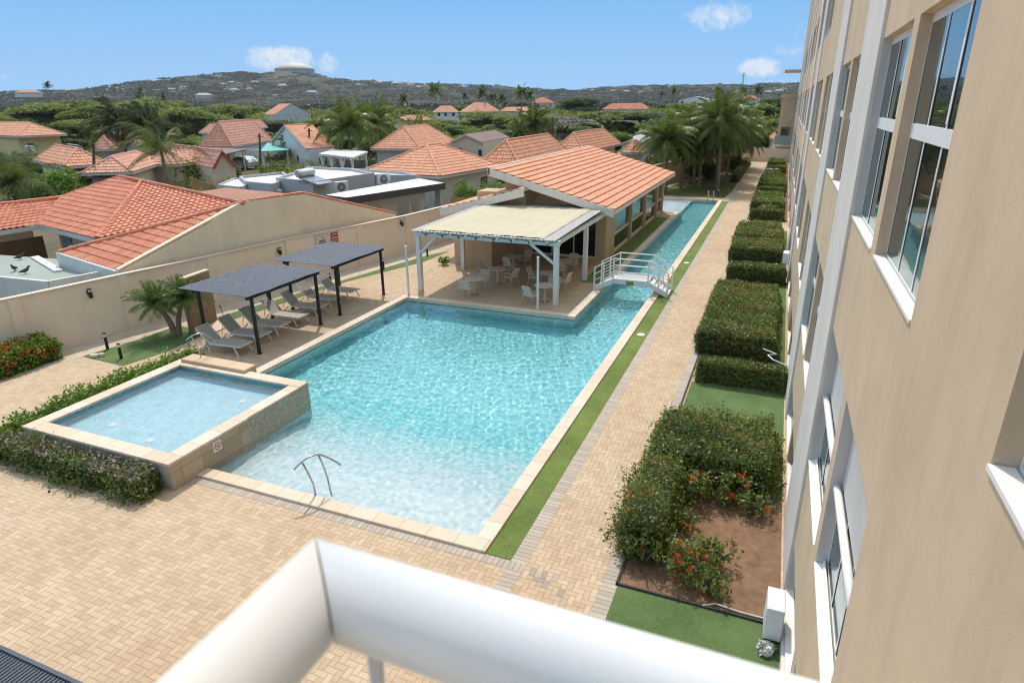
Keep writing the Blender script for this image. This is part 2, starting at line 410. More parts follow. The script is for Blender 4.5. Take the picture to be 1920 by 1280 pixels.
# wall-side walk lies on the left: pale concrete flags, a turf strip and a lawn under the twin palm
WL = [(-24.2, 6.5), (-22.9, 12.5), (-22.3, 16.0), (-21.6, 19.5), (-20.95, 23.5), (-20.0, 27.8), (-19.2, 31.3), (-18.7, 36), (-10.4, 72.2), (-5.3, 89.8), (-4.7, 101)]
def wall_pt(y):
    for (xa, ya), (xb, yb) in zip(WL, WL[1:]):
        if y <= yb: return xa+(xb-xa)*(y-ya)/(yb-ya)
    return WL[-1][0]
def strip(name, y0, y1, d0, d1, z, mat, n=14):
    b = MB()
    ys = [y0+(y1-y0)*i/n for i in range(n+1)]
    for a, c in zip(ys, ys[1:]):
        b.poly([(wall_pt(a)+d0, a, z), (wall_pt(a)+d1, a, z), (wall_pt(c)+d1, c, z), (wall_pt(c)+d0, c, z)])
    return struct(b.build(name, mat))
strip('side_path', 4, 42, 0, 1.45, .004, CONC)
b = MB(); b.poly([(-19.6,17.9,.012),(-19.3,19.7,.012),(-18.75,24.7,.012),(-17.3,29.6,.012),(-17.2,32.5,.012),(-17.9,31,.012),(-18.95,25.2,.012),(-19.8,21,.012),(-20.3,18.3,.012)])
struct(b.build('turf_strip', TURFD))
b = MB(); b.poly([(-21.34,13.26,.012),(-19.27,13.15,.012),(-19.0,14.6,.012),(-19.2,16.3,.012),(-19.8,16.7,.012),(-20.97,16.9,.012),(-21.03,15.0,.012)])
struct(b.build('turf_patch', TURFD))
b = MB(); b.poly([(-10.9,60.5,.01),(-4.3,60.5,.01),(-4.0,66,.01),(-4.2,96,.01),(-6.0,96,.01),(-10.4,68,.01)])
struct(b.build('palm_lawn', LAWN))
strip('side_path', 55, 90, 0.0, 1.3, .014, CONC)

b = MB()                                                   # bare yards outside the boundary wall
for (xa, ya), (xb, yb) in zip(WL, WL[1:]):
    b.poly([(BX0, ya, .006), (xa-.1, ya, .006), (xb-.1, yb, .006), (BX0, yb, .006)])
struct(b.build('yard_ground', EARTH))

# ---- pool basins
def tile_mat(name, cols, size, joint, rough=.25, var=.25):
    m, n, p, _ = new_mat(name); P = n.pos(); s = n.sep(P)
    i = [n.math('FLOOR', n.math('MULTIPLY', q, 1/size)) for q in s]
    wn = n.node('ShaderNodeTexWhiteNoise', noise_dimensions='3D'); n.l.new(n.comb(*i), wn.inputs[0])
    c = n.ramp(wn.outputs[0], [(k/(len(cols)-1), q) for k, q in enumerate(cols)])
    n.l.new(c, p.inputs['Base Color']); p.inputs['Roughness'].default_value = rough
    return m
T_OLD = tile_mat('turquoise_pool_mosaic', [(.33,.70,.76),(.40,.76,.80),(.47,.80,.83)], .1, None)
def basin_mat():
    m, n, p, _ = new_mat('depth_tinted_mosaic'); P = n.pos(); s = n.sep(P); size = .1
    i = [n.math('FLOOR', n.math('MULTIPLY', q, 1/size)) for q in s]
    wn = n.node('ShaderNodeTexWhiteNoise', noise_dimensions='3D'); n.l.new(n.comb(*i), wn.inputs[0]); wv = wn.outputs[0]
    deep = n.ramp(wv, [(0, (.14,.50,.535)), (.5, (.20,.57,.60)), (1, (.29,.65,.665))])
    pale = n.ramp(wv, [(0, (.47,.575,.60)), (.5, (.535,.63,.65)), (1, (.61,.68,.695))])
    # the water's depth colour is painted into the tiles: pale in the shallows, turquoise deep
    t = n.math('ADD', n.math('MULTIPLY', n.math('ADD', s[2], 1.25), 1/.85), n.math('MULTIPLY', n.math('SUBTRACT', wv, .5), .35))
    n.l.new(n.mix(n.ramp(t, [(.15, 0), (1.0, 1)]), deep, pale), p.inputs['Base Color']); p.inputs['Roughness'].default_value = .3
    return m
T_DEEP = basin_mat()
T_PALE = tile_mat('pale_pool_mosaic', [(.62,.76,.80),(.70,.81,.84),(.76,.85,.86)], .1, None)
T_BAND = tile_mat('teal_border_mosaic', [(.015,.16,.24),(.03,.24,.32),(.06,.33,.40)], .05, None)
T_KID = tile_mat('light_blue_mosaic', [(.40,.60,.66),(.46,.655,.70),(.52,.70,.735)], .05, None)
WZ = -.07                                                   # water level
DZ = -1.25                                                  # deep floor
def depth(x, y):
    if y > PY1: return -1.15
    t = min(1, max(0, (y-PY0-1.2-.03*(x-PX0))/4.6)); t = t*t*(3-2*t)
    return -.38+(DZ+.38)*t
b = MB()
def floor(x0, x1, y0, y1, st, fz):
    nx = max(1, round((x1-x0)/st)); ny = max(1, round((y1-y0)/st))
    for i in range(nx):
        for j in range(ny):
            xs = [x0+(x1-x0)*(i+k)/nx for k in (0, 1)]; ys = [y0+(y1-y0)*(j+k)/ny for k in (0, 1)]
            b.poly([(xs[0],ys[0],fz(xs[0],ys[0])),(xs[1],ys[0],fz(xs[1],ys[0])),(xs[1],ys[1],fz(xs[1],ys[1])),(xs[0],ys[1],fz(xs[0],ys[1]))])
floor(KX1, PX1, PY0, KY1, .5, depth); floor(PX0, PX1, KY1, PY1, .5, lambda x, y: depth(x, y))
floor(CX0, PX1, PY1, CY1, 2.5, lambda x, y: DZ)
basin_cells = list(b.f)
b.mi = 1; floor(WX0, CX0, WY0, CY1, 2, lambda x, y: -.35)
def wallq(p, q, zb, zt, mi, zb2=None):
    b.mi = mi; zb2 = zb if zb2 is None else zb2
    b.poly([(p[0],p[1],zb),(q[0],q[1],zb2),(q[0],q[1],zt),(p[0],p[1],zt)])
for p, q, zb, zb2 in (((KX1,PY0),(PX1,PY0),-1.4,None),((PX1,PY0),(PX1,CY1),-1.4,None),((PX1,CY1),(WX0,CY1),-1.4,None),((WX0,CY1),(WX0,WY0),-.6,None),
                      ((WX0,WY0),(CX0,WY0),-.6,None),((CX0,WY0),(CX0,PY1),-1.4,None),((CX0,PY1),(PX0,PY1),-1.4,None),((PX0,PY1),(PX0,KY1),-1.4,None),
                      ((PX0,KY1),(KX1,KY1),-1.4,None),((KX1,KY1),(KX1,PY0),-1.4,None)):
    if p[0] == KX1 and q[0] == KX1: p, q = (KX1+.002, p[1]), (KX1+.002, q[1])
    wallq(p, q, zb, -.30, 0, zb2)
    if p[0] != KX1+.002: wallq(p, q, -.30, -.115, 2)
wallq((CX0,WY0),(CX0,CY1), -1.2, -.35, 0)
basin = struct(b.build('pool_basin', [T_DEEP, T_PALE, T_BAND]))

wm = bpy.data.materials.new('pool_water'); wm.use_nodes = True
n = NT(wm.node_tree); out = n.node('ShaderNodeOutputMaterial')
p = n.node('ShaderNodeBsdfPrincipled', inp={'Base Color': (1,1,1,1), 'Roughness': 0.0, 'IOR': 1.333, 'Transmission Weight': 1.0})
n.l.new(p.outputs[0], out.inputs[0])
WAVES = []
for i in range(34):
    lam = .17*(1.075**i) if i < 26 else rng.uniform(.16, .34)
    th = rng.normal(R(200), R(55)); WAVES.append((2*math.pi/lam*math.cos(th), 2*math.pi/lam*math.sin(th), rng.uniform(0, 6.28), lam))
def wave(x, y, amp):
    h = np.zeros_like(x)
    for kx, ky, ph, lam in WAVES: h += lam**.8*np.sin(kx*x+ky*y+ph+.6*np.sin(.7*kx*y-.5*ky*x))
    return h*amp
def water(name, rects_, z, zb, step, amp, pad=.03):
    """one closed body of water: rippled top, skirt and bottom"""
    xs = sorted({v for r in rects_ for v in r[:2]}); ys = sorted({v for r in rects_ for v in r[2:]})
    def fine(v):
        o = [v[0]]
        for a, c in zip(v, v[1:]):
            k = max(1, round((c-a)/step)); o += [a+(c-a)*(i+1)/k for i in range(k)]
        return np.array(o)
    gx, gy = fine(xs), fine(ys); nx, ny = len(gx), len(gy)
    cxm, cym = np.meshgrid((gx[1:]+gx[:-1])/2, (gy[1:]+gy[:-1])/2, indexing='ij')
    ins = np.zeros(cxm.shape, bool)
    for r in rects_: ins |= (cxm > r[0]) & (cxm < r[1]) & (cym > r[2]) & (cym < r[3])
    Xg, Yg = np.meshgrid(gx, gy, indexing='ij'); Zg = z+wave(Xg, Yg, amp)
    top = np.stack([Xg, Yg, Zg], -1).reshape(-1, 3); bot = top.copy(); bot[:, 2] = zb
    V = np.concatenate([top, bot]); N = nx*ny
    I, J = np.where(ins); a = I*ny+J; bb = (I+1)*ny+J; c = (I+1)*ny+J+1; d = I*ny+J+1
    Q = [np.stack([a, bb, c, d], 1), np.stack([d+N, c+N, bb+N, a+N], 1)]
    P_ = np.pad(ins, 1)
    for di, dj, e0, e1 in ((-1,0,d,a),(1,0,bb,c),(0,-1,a,bb),(0,1,c,d)):
        edge = ~P_[I+1+di, J+1+dj]
        u, v = e0[edge], e1[edge]; Q.append(np.stack([u, u+N, v+N, v], 1))
    Q = np.concatenate(Q); used = np.unique(Q); remap = np.full(2*N, -1); remap[used] = np.arange(len(used))
    o = np_mesh(name, V[used], remap[Q], wm, smooth=False)
    me = o.data; nt = len(I); sm = np.zeros(len(me.polygons), bool); sm[:nt] = True
    me.polygons.foreach_set('use_smooth', sm)
    return o
WAMP = .0016
pw = struct(water('pool_water', [(KX1-.03, PX1+.03, PY0-.03, KY1), (PX0-.03, PX1+.03, KY1, PY1+.03), (CX0-.03, PX1+.03, PY1+.03, CY1+.03), (WX0-.03, CX0-.03, WY0-.03, CY1+.03)], WZ, -1.6, 0.034, WAMP))
pw.cycles.is_caustics_caster = True; basin.cycles.is_caustics_receiver = True
# ================================================================== apartment building on the right
def plaster(name, col, stainc, amt=.5):
    m, n, p, _ = new_mat(name); P = n.pos()
    a = n.noise(1.3, 6, .65, vec=P); s = n.sep(P)
    st = n.noise(1.0, 6, .7, vec=n.comb(n.math('MULTIPLY', s[0], 2), n.math('MULTIPLY', s[1], 1.3), n.math('MULTIPLY', s[2], .3)))
    c = n.ramp(a, [(.3, tuple(q*.92 for q in col)), (.75, tuple(min(1, q*1.05) for q in col))])
    c = n.mix(n.math('MULTIPLY', n.ramp(st, [(.47, 0), (.72, 1)]), amt), c, stainc)
    n.l.new(c, p.inputs['Base Color']); p.inputs['Roughness'].default_value = .9; p.inputs['Specular IOR Level'].default_value = .15
    h = n.math('ADD', n.noise(70, 4, .65, vec=P), n.math('MULTIPLY', n.noise(9, 4, .6, vec=P), .7))
    n.l.new(n.bump(h, .22, .008), p.inputs['Normal']); return m
TAN = plaster('tan_plaster', (.67,.50,.335), (.49,.36,.24), .65)
PIL = plaster('pale_grey_plaster', (.72,.66,.585), (.5,.46,.41), .3)
GREYP = plaster('grey_reveal_paint', (.58,.56,.53), (.45,.43,.40), .3)
SILL = plain('white_sill_paint', (.80,.76,.70), .55, .08, 9)
def glass_mat(name, tint, refl, rough=.01, wav=.0):
    m = bpy.data.materials.new(name); m.use_nodes = True; n = NT(m.node_tree); out = n.node('ShaderNodeOutputMaterial')
    d = n.node('ShaderNodeBsdfPrincipled', inp={'Base Color': (*tint, 1), 'Roughness': .15, 'Specular IOR Level': .2})
    g = n.node('ShaderNodeBsdfGlossy', inp={'Color': (.52,.60,.61,1), 'Roughness': rough})
    lw = n.node('ShaderNodeFresnel', inp={'IOR': 1.6})
    f = n.math('MAXIMUM', n.math('MULTIPLY', lw.outputs[0], 1.5), refl)
    f = n.math('MINIMUM', f, .85)
    if wav:
        bm = n.bump(n.noise(1.1, 1, .4, vec=n.pos()), wav, .02); n.l.new(bm, g.inputs['Normal'])
    mx = n.node('ShaderNodeMixShader'); n.l.new(f, mx.inputs[0]); n.l.new(d.outputs[0], mx.inputs[1]); n.l.new(g.outputs[0], mx.inputs[2])
    n.l.new(mx.outputs[0], out.inputs[0]); return m
GLASS = glass_mat('green_tinted_glass', (.018,.03,.027), .3, wav=.12)
GLASSC = glass_mat('curtained_glass', (.07,.066,.055), .2, wav=.1)
FX, TOP, FEND, FBEG = 1.0, 26.0, 106.0, -6.0
bld = thing('apartment_building', 'tall tan apartment building with pale pilasters and rows of tinted windows beside the paved walk', 'building', (FX, 30, 0))
T = 21.75
wins = []                                                 # y0, y1, column kind
PILS = [(9.95+T*k+d, 9.95+T*k+e) for k in range(5) for d, e in ((0, 2.35), (7.07, 9.65))]
PILS = [p for p in PILS if p[1] < FEND] + [(-4.2, -1.75)]
cols_ = [(-1.7, .45), (.72, 3.0), (5.08, 7.34), (7.67, 9.94)]
for k in range(5):
    b0 = 9.95+T*k
    cols_ += [(b0+2.36, b0+4.45), (b0+4.8, b0+7.06), (b0+9.66, b0+11.7), (b0+11.95, b0+14.25), (b0+16.55, b0+18.95), (b0+19.25, b0+21.7)]
cols_ = [c for c in cols_ if c[1] < FEND-.5]
FLOORS = [(.12, 1.06), (2.67, 4.9), (6.5, 8.73), (10.35, 12.57)]
opens = []
for (y0, y1) in cols_:
    for fi, (z0, z1) in enumerate(FLOORS):
        if fi == 3 and (y0 < 26 or y0 > 75): continue
        deep = .14
        if fi in (1,) and y0 in (5.08, 7.67): deep = .171
        if fi == 0 and y0 < 8: deep = .171
        opens.append((y0, y1, z0, z1, deep, fi))
# wall skin cut by the openings, with reveals
ys = sorted({FBEG, FEND} | {v for o in opens for v in o[:2]}); zs = sorted({-.3, TOP} | {v for o in opens for v in o[2:4]})
oset = {}
b = MB()
for i in range(len(ys)-1):
    run = None
    for j in range(len(zs)-1):
        ym, zm = (ys[i]+ys[i+1])/2, (zs[j]+zs[j+1])/2
        if any(o[0] < ym < o[1] and o[2] < zm < o[3] for o in opens):
            if run is not None: b.poly([(FX,ys[i],run),(FX,ys[i],zs[j]),(FX,ys[i+1],zs[j]),(FX,ys[i+1],run)]); run = None
        elif run is None: run = zs[j]
    if run is not None: b.poly([(FX,ys[i],run),(FX,ys[i],TOP),(FX,ys[i+1],TOP),(FX,ys[i+1],run)])
for y0, y1, z0, z1, d, fi in opens:
    x1 = FX+d; b.mi = 1 if d > .16 else 0
    atp = any(abs(p[0]-y1) < .06 for p in PILS); atn = any(abs(p[1]-y0) < .06 for p in PILS)
    b.mi = 1 if (d > .16 or atp) else 0
    b.poly([(FX,y1,z0),(FX,y1,z1),(x1,y1,z1),(x1,y1,z0)])
    b.mi = 1 if (d > .16 or atn) else 0
    b.poly([(FX,y0,z0),(x1,y0,z0),(x1,y0,z1),(FX,y0,z1)])
    b.mi = 1 if d > .16 else 0
    b.poly([(FX,y0,z1),(x1,y0,z1),(x1,y1,z1),(FX,y1,z1)]); b.poly([(FX,y0,z0),(FX,y1,z0),(x1,y1,z0),(x1,y0,z0)])
b.mi = 0
b.poly([(FX,FEND,-.3),(FX,FEND,TOP),(16,FEND,TOP),(16,FEND,-.3)]); b.poly([(FX,FBEG,-.3),(16,FBEG,-.3),(16,FBEG,TOP),(FX,FBEG,TOP)])
b.poly([(FX,FBEG,TOP),(16,FBEG,TOP),(16,FEND,TOP),(FX,FEND,TOP)]); b.poly([(16,FBEG,-.3),(16,FEND,-.3),(16,FEND,TOP),(16,FBEG,TOP)])
b.build('wall', [TAN, GREYP], bld)
for p0, p1 in PILS:
    MB().box(.955, FX+.01, p0, p1, -.2, TOP+.3).build('pilaster', PIL, bld, bevel=.012)
MB().box(.93, FX-.003, FBEG, 9.9, -.2, .10).build('plinth', PIL, bld)
def window(y0, y1, z0, z1, deep, fi):
    gx = FX+deep; f = MB(); fw = .032 if deep < .16 else .05; a, c = gx-.040, gx+.01
    g = .004
    f.box(a, c, y0+g, y0+fw, z0+g, z1-g); f.box(a, c, y1-fw, y1-g, z0+g, z1-g)
    f.box(a, c, y0+fw, y1-fw, z0+g, z0+fw+.02); f.box(a, c, y0+fw, y1-fw, z1-fw-.05, z1-g)
    rows = [(z0+fw, z1-fw)]
    if z1-z0 > 1.5:
        zt = z0+1.17
        if deep < .16: f.box(a-.006, c, y0+fw, y1-fw, zt, zt+.13); rows = [(z0+fw, zt), (zt+.13, z1-fw)]
    if deep > .16: rows = [(z0+fw, z0+(1.16 if fi else .6))]
    w3 = (y1-y0-2*fw)/3; panes = []
    for r, (za, zb) in enumerate(rows):
        for k in (1, 2):
            ym = y0+fw+w3*k; f.box(a+.001*k, c, ym-.022, ym+.022, za, zb)
        if r == len(rows)-1 and z1-z0 > 1.5 and deep < .16:               # the sliding sash of the upper light
            ym = y0+fw+w3; f.box(a-.003, a-.0005, ym-.035, ym+.03, za+.03, zb-.052)
            pass
        for k in range(3):
            panes.append((y0+fw+w3*k, y0+fw+w3*(k+1), za, zb, k))
    f.mi = 1
    for r, (za, zb) in enumerate(rows):
        for yy in [y0+fw+w3, y0+fw+2*w3, y1-fw+.004]: f.box(gx-.036, gx, yy-.05 if yy < y1-fw else yy-.022, yy-.0225 if yy < y1-fw else yy-.0045, za+.001, zb-.001)
    wo = f.build('window', [WHITE, BLACKM], bld)
    for ya, yb, za, zb, k in (panes if y0 < 46 else [(y0+fw, y1-fw, z0+fw, z1-fw, 1)]):
        q = MB(); tl = rng.uniform(-.004, .004); X = gx-.034+.002*(k % 2)
        q.poly([(X-tl,ya,za),(X+tl,ya,zb),(X+tl,yb,zb),(X-tl,yb,za)])
        q.build('pane', GLASSC if (k == 2 and fi > 0 and rng.random() < .3) else GLASS, wo)
    sl_ = MB().box(.985, gx-.051, y0+.005, y1-.005, z0+.003, z0+.03); sl_.build('sill', SILL, wo)
    if deep > .16:
        MB().box(gx-.044, gx+.005, y0+.006, y1-.006, z0+(1.165 if fi else .605), z1-.006).build('spandrel', GREYP, wo)
    if deep > .16 and fi == 1:
        MB().tube([(FX+.075, y0+.002, z0+1.12), (FX+.075, y1-.002, z0+1.12)], .045, 12).build('guard_rail', WHITEG, wo, smooth=True)
        s2 = MB().box(gx-.09, gx-.065, y0+.005, y1-.005, z0+.031, z0+.08)
        s2.build('sliding_track', SILL, wo)
for o in opens: window(*o)
# rooms behind never show: the reveals close on the glass. The far wing with its balcony:
b = MB(); b.box(-1.05, .995, 103.0, 111, -.2, 8.4); b.box(-1.15, .995, 102.9, 111, 8.4, 9.0); b.box(-1.1, .995, 102.94, 103.0, 1.35, 2.0)
b.build('far_wing', TAN, bld)
g_ = MB().box(-1.3, -1.26, 101.6, 103, 2.3, 3.5); g_.box(-1.3, .9, 101.56, 101.6, 2.3, 3.5)
bal = MB().box(-1.35, .95, 101.5, 102.9, 2.0, 2.2).build('balcony', PIL, bld)
g_.build('glass_guard', glass_mat('pale_glass', (.35,.42,.40), .1), bal)
MB().box(-.6, .5, 102.9, 102.96, 2.3, 4.6).build('balcony_door', GLASS, bal)
MB().box(-1.1, FX-.01, 100.5, 104, 11.7, 12.0).build('roof_canopy', TAN, bld)
MB().box(-.4, .955, 30, 30.4, 13.2, 13.24).build('eave_plate', TAN, bld)
# ------------------------------------------------------------------ balcony railing in front of the photographer
RZ, RX, RY, RR = 7.485, -.4225, .458, .0495
rail = thing('balcony_railing', 'white round balcony handrail blurred in the foreground', 'railing', (0, .1, 6.4))
N_ = 24
def mitre_run(y_front, x_side, z, r, end, side, gap=0.0):
    """one run of a round rail cut at the mitre; side: along y, else along x"""
    V = []
    for j in range(N_):
        a = 2*math.pi*j/N_; c_, s_ = r*math.cos(a), r*math.sin(a)
        V.append((x_side+c_, y_front-c_-gap, z+s_) if side else (x_side+c_+gap, y_front-c_, z+s_))
    for j in range(N_):
        a = 2*math.pi*j/N_; c_, s_ = r*math.cos(a), r*math.sin(a)
        V.append((x_side+c_, end, z+s_) if side else (end, y_front-c_, z+s_))
    F = [(j, N_+j, N_+(j+1)%N_, (j+1)%N_) for j in range(N_)]+[tuple(range(N_))]
    return MB().add(V, F)
def miter_tube(mb, y_front, x_side, z, r, x_end, y_end):
    for e, sd in ((y_end, True), (x_end, False)):
        q = mitre_run(y_front, x_side, z, r, e, sd); mb.add(q.v, q.f)
for e, sd in ((-1.2, True), (.995, False)):
    o = mitre_run(RY, RX, RZ, RR, e, sd, .0015).build('handrail', WHITEG, rail, smooth=True)
    for k, p in enumerate(o.data.polygons):
        if len(p.vertices) > 4: p.use_smooth = False
h = MB(); miter_tube(h, RY, RX, 6.52, .025, .995, -1.2); h.build('bottom_rail', WHITEG, rail, smooth=True)
for x, y in [(-.36+.0, RY)]+[(x, RY) for x in (-.19, -.02, .15, .32, .49, .66, .83)]+[(RX, y) for y in (.28, .12, -.04, -.2, -.36)]:
    MB().tube([(x, y, 6.53), (x, y, RZ-.045)], .009, 8).build('baluster', WHITEG, rail, smooth=True)
tag(MB().box(-.45, .99, -1.4, .48, 6.2, 6.4).build('balcony_slab', PIL), 'grey concrete balcony slab under the white handrail', 'balcony')
# ================================================================== raised pool, pergolas, loungers, rails
TRAV = coursed('travertine_slabs', [(.44,.34,.235),(.50,.39,.275),(.54,.43,.31)], 1, .58, cross=(2, .42), jw=.02, jcol=(.30,.23,.16), bump=.3)
MOSA = tile_mat('mossy_mosaic', [(.30,.27,.20),(.40,.36,.27),(.50,.45,.35)], .04, None, rough=.6)
rp = thing('raised_pool', 'raised square paddling pool with travertine rim beside the main pool', 'pool', (-14, 10.7, 0))
KT = .68; IN = .36
b = MB()
ix0, ix1, iy0, iy1 = KX0+IN, KX1-IN, KY0+IN, KY1-IN
b.mi = 0
yb = 10.75
b.box(KX0+.03, KX1-.03, KY0+.03, iy0, -1.3, KT-.07); b.box(KX0+.03, KX1-.03, iy1, KY1-.03, -1.3, KT-.07)
b.box(KX0+.03, ix0, iy0, iy1, -.2, KT-.07); b.box(ix1, KX1-.03, iy0, iy1, -1.3, KT-.07)
b.mi = 1; b.poly([(ix0,iy0,.12),(ix1,iy0,.12),(ix1,iy1,.12),(ix0,iy1,.12)])
b.mi = 2
for p_, q_ in (((ix0+.002,iy0),(ix0+.002,iy1)),((ix1-.002,iy0),(ix1-.002,iy1)),((ix0,iy0+.002),(ix1,iy0+.002)),((ix0,iy1-.002),(ix1,iy1-.002))):
    b.poly([(*p_, .3),(*q_, .3),(*q_, KT-.072),(*p_, KT-.072)])
shell = b.build('shell', [CONC, T_KID, tile_mat('blue_rim_mosaic', [(.04,.22,.28),(.07,.29,.35),(.12,.36,.42)], .05, None)], rp)
shell.cycles.is_caustics_receiver = True
c = MB()                                                    # cladding: slabs at the near half, mosaic beyond
c.box(KX1-.03, KX1+.03, KY0, yb, -.01, KT-.07); c.box(KX1-.03, KX1+.0, KY0+.02, yb, -.6, -.01)
c.build('stone_cladding', TRAV, rp)
MB().box(KX1-.03, KX1-.001, yb+.002, KY1, -1.3, KT-.07).build('mosaic_cladding', MOSA, rp)
MB().box(KX0, KX1, KY1-.03, KY1-.001, -1.3, KT-.075).build('mosaic_cladding', MOSA, rp)
MB().box(KX0, KX1-.03, KY0, KY0+.03, -.01, KT-.07).build('stone_cladding', plain('grey_render', (.34,.31,.26), .9, .2, 4), rp)
for mt, bx in ((COPE_X, (KX0-.03, KX1+.05, KY0-.03, iy0, KT-.068, KT)), (COPE_X, (KX0-.03, KX1, iy1, KY1+.02, KT-.068, KT-.001)), (COPE_Y, (KX0-.03, ix0, iy0+.001, iy1-.001, KT-.068, KT-.002)),
               (COPE_Y, (ix1, KX1+.05, iy0+.001, yb, KT-.068, KT-.001)), (COPE_Y, (ix1, KX1, yb+.002, iy1-.001, KT-.068, KT-.012))):
    MB().box(*bx).build('rim', mt, rp, bevel=.012)
step = MB().box(KX0+.2, -13.75, KY1-.18, KY1+.3, KT+.002, KT+.10); step.box(KX0+.2, -13.75, KY1+.022, KY1+.3, 0, KT+.001)
step.build('step', coursed('warm_travertine', [(.60,.42,.27),(.68,.49,.33)], 0, .9, jw=.02, jcol=(.4,.3,.2), bump=.2), rp, bevel=.02)
kw = water('water', [(ix0-.01, ix1+.01, iy0-.01, iy1+.01)], KT-.095, .05, .055, .0012); kw.location = -wloc(rp); kw.parent = rp
kw.cycles.is_caustics_caster = True
for x, y, lb in ((-15.0, 9.6, 'white round inlet on the raised pool floor, outer near corner'), (-12.9, 11.9, 'white round inlet on the raised pool floor, inner far corner'), (-13.4, 9.4, 'white round inlet on the raised pool floor, inner near corner')):
    o = MB().lathe([(.11,.121),(.11,.14),(.07,.155),(0,.156)], x, y, 16).build('floor_inlet', WHITE); o.cycles.is_caustics_receiver = True
    tag(o, lb, 'pool inlet', 'floor inlets of the raised pool')
# small round prohibition plate on the stone wall
pl = thing('no_diving_sign', 'small white plate with a red ring on the stone side of the raised pool', 'sign', (KX1+.03, 9.72, .28))
MB().box(KX1+.032, KX1+.04, 9.6, 9.85, .30, .56).build('plate', WHITE, pl)
REDS = plain('sign_red', (.55,.05,.05), .5)
rg = MB()
for k in range(20):
    a0, a1 = 2*math.pi*k/20, 2*math.pi*(k+1)/20
    rg.poly([(KX1+.043, 9.725+r*math.cos(a), .43+r*math.sin(a)) for r, a in ((.07,a0),(.095,a0),(.095,a1),(.07,a1))])
rg.poly([(KX1+.044, 9.725+y, .43+z) for y, z in ((-.06,.05),(-.05,.06),(.06,-.05),(.05,-.06))])
rg.build('ring', REDS, pl)
ds = MB(); ds.poly([(KX1+.0425, 9.69, .40),(KX1+.0425,9.76,.44),(KX1+.0425,9.75,.46),(KX1+.0425,9.68,.42)]); ds.build('pictogram', BLACKM, pl)

# ---- stainless grab rails
def arc_rail(name, label, base, rz, s=1.0):
    t = thing(name, label, 'handrail', base)
    pts = []
    for i in range(15):
        a = i/14; x = -.42+1.1*a; z = .62+.36*math.sin(math.pi*(.18+.82*a))*1.0-.32*max(0, a-.55)
        pts.append((x*s, 0, z*s))
    c_, s_ = math.cos(rz), math.sin(rz)
    tr = lambda p: (base[0]+p[0]*c_-p[1]*s_, base[1]+p[0]*s_+p[1]*c_, base[2]+p[2])
    MB().tube([tr(p) for p in pts], .022*s, 10).build('top_tube', STEEL, t, smooth=True)
    MB().tube([tr(p) for p in ((0,0,-.1),(-.03*s,0,.3*s),(-.13*s,0,.66*s),(-.22*s,0,.935*s))], .022*s, 10).build('leg', STEEL, t, smooth=True)
    MB().tube([tr(p) for p in ((.38*s,0,-.3),(.33*s,0,.25*s),(.28*s,0,.55*s),(.22*s,0,.8*s),(.17*s,0,.96*s))], .022*s, 10).build('leg', STEEL, t, smooth=True)
    return t
arc_rail('grab_rail', 'curved stainless grab rail rising from the shallow near end of the main pool', (-8.5, 9.38, .06), R(66), .96)
arc_rail('grab_rail', 'curved stainless grab rail standing on the raised pool step by the loungers', (-15.75, 13.25, .76), R(66), .8)
la = thing('pool_ladder', 'small stainless ladder rail at the far end of the lap channel', 'ladder', (-5.3, 58.7, .06))
for dx in (-.22, .22):
    MB().tube([(-5.3+dx, 58.95, .0), (-5.3+dx, 58.93, .55), (-5.3+dx, 58.8, .78), (-5.3+dx, 58.6, .78), (-5.3+dx, 58.48, .55), (-5.3+dx, 58.46, -.5)], .03, 8).build('side_rail', STEEL, la, smooth=True)

# ---- black pergolas with grey sheet roofs
SHEET = plain('blue_grey_sheet', (.085,.095,.12), .6, .12, 2.5, spec=.25, stain=((.22,.225,.24), 1.1, .3))
def pergola(name, label, x0, x1, y0, y1, z, slope=.0):
    t = thing(name, label, 'pergola', ((x0+x1)/2, (y0+y1)/2, 0), 'black pergolas over the loungers')
    for x in (x0+.55, x1-.18):
        for y in (y0+.12, y1-.12):
            p = MB().box(x-.045, x+.045, y-.045, y+.045, 0, z-.06); p.box(x-.08, x+.08, y-.08, y+.08, 0, .012)
            p.build('post', BLACKM, t)
    for x in (x0+.55, x1-.18):
        MB().box(x-.04, x+.04, y0-.1, y1+.1, z-.062, z+.03).build('beam', BLACKM, t)
    r = MB()
    for k in range(7):
        y = y0+.12+(y1-y0-.24)*k/6; r.box(x0+.25, x1-.06, y-.03, y+.03, z+.032, z+.085)
    r.build('rafters', BLACKM, t)
    ro = MB(); nx_, ny_ = 8, 8
    for i in range(nx_):
        for j in range(ny_):
            P = []
            for a, c2 in ((i,j),(i+1,j),(i+1,j+1),(i,j+1)):
                xx = x0+(x1-x0)*a/nx_; yy = y0-.22+(y1-y0+.44)*c2/ny_
                P.append((xx, yy, z+.10+.02*math.sin(6*c2/ny_*math.pi)*.4+.008*math.sin(5*xx+2*yy)))
            ro.slab(P, .012)
    ro.build('sheet_roof', SHEET, t)
    sc_ = MB()
    for i in range(3):
        for k in range(7):
            sc_.lathe([(.012, z+.105), (.012, z+.13)], x0+.3+(x1-x0-.5)*i/2, y0+.12+(y1-y0-.24)*k/6, 6)
    sc_.build('roof_screws', BLACKM, t)
    return t
pergola('lounger_pergola', 'black steel pergola with blue-grey sheet roof, nearer one beside the shower wall', -18.75, -15.65, 15.55, 19.1, 2.03)
pergola('lounger_pergola', 'black steel pergola with blue-grey sheet roof, farther one below the wall signs', -18.75, -15.65, 20.1, 23.55, 2.03)

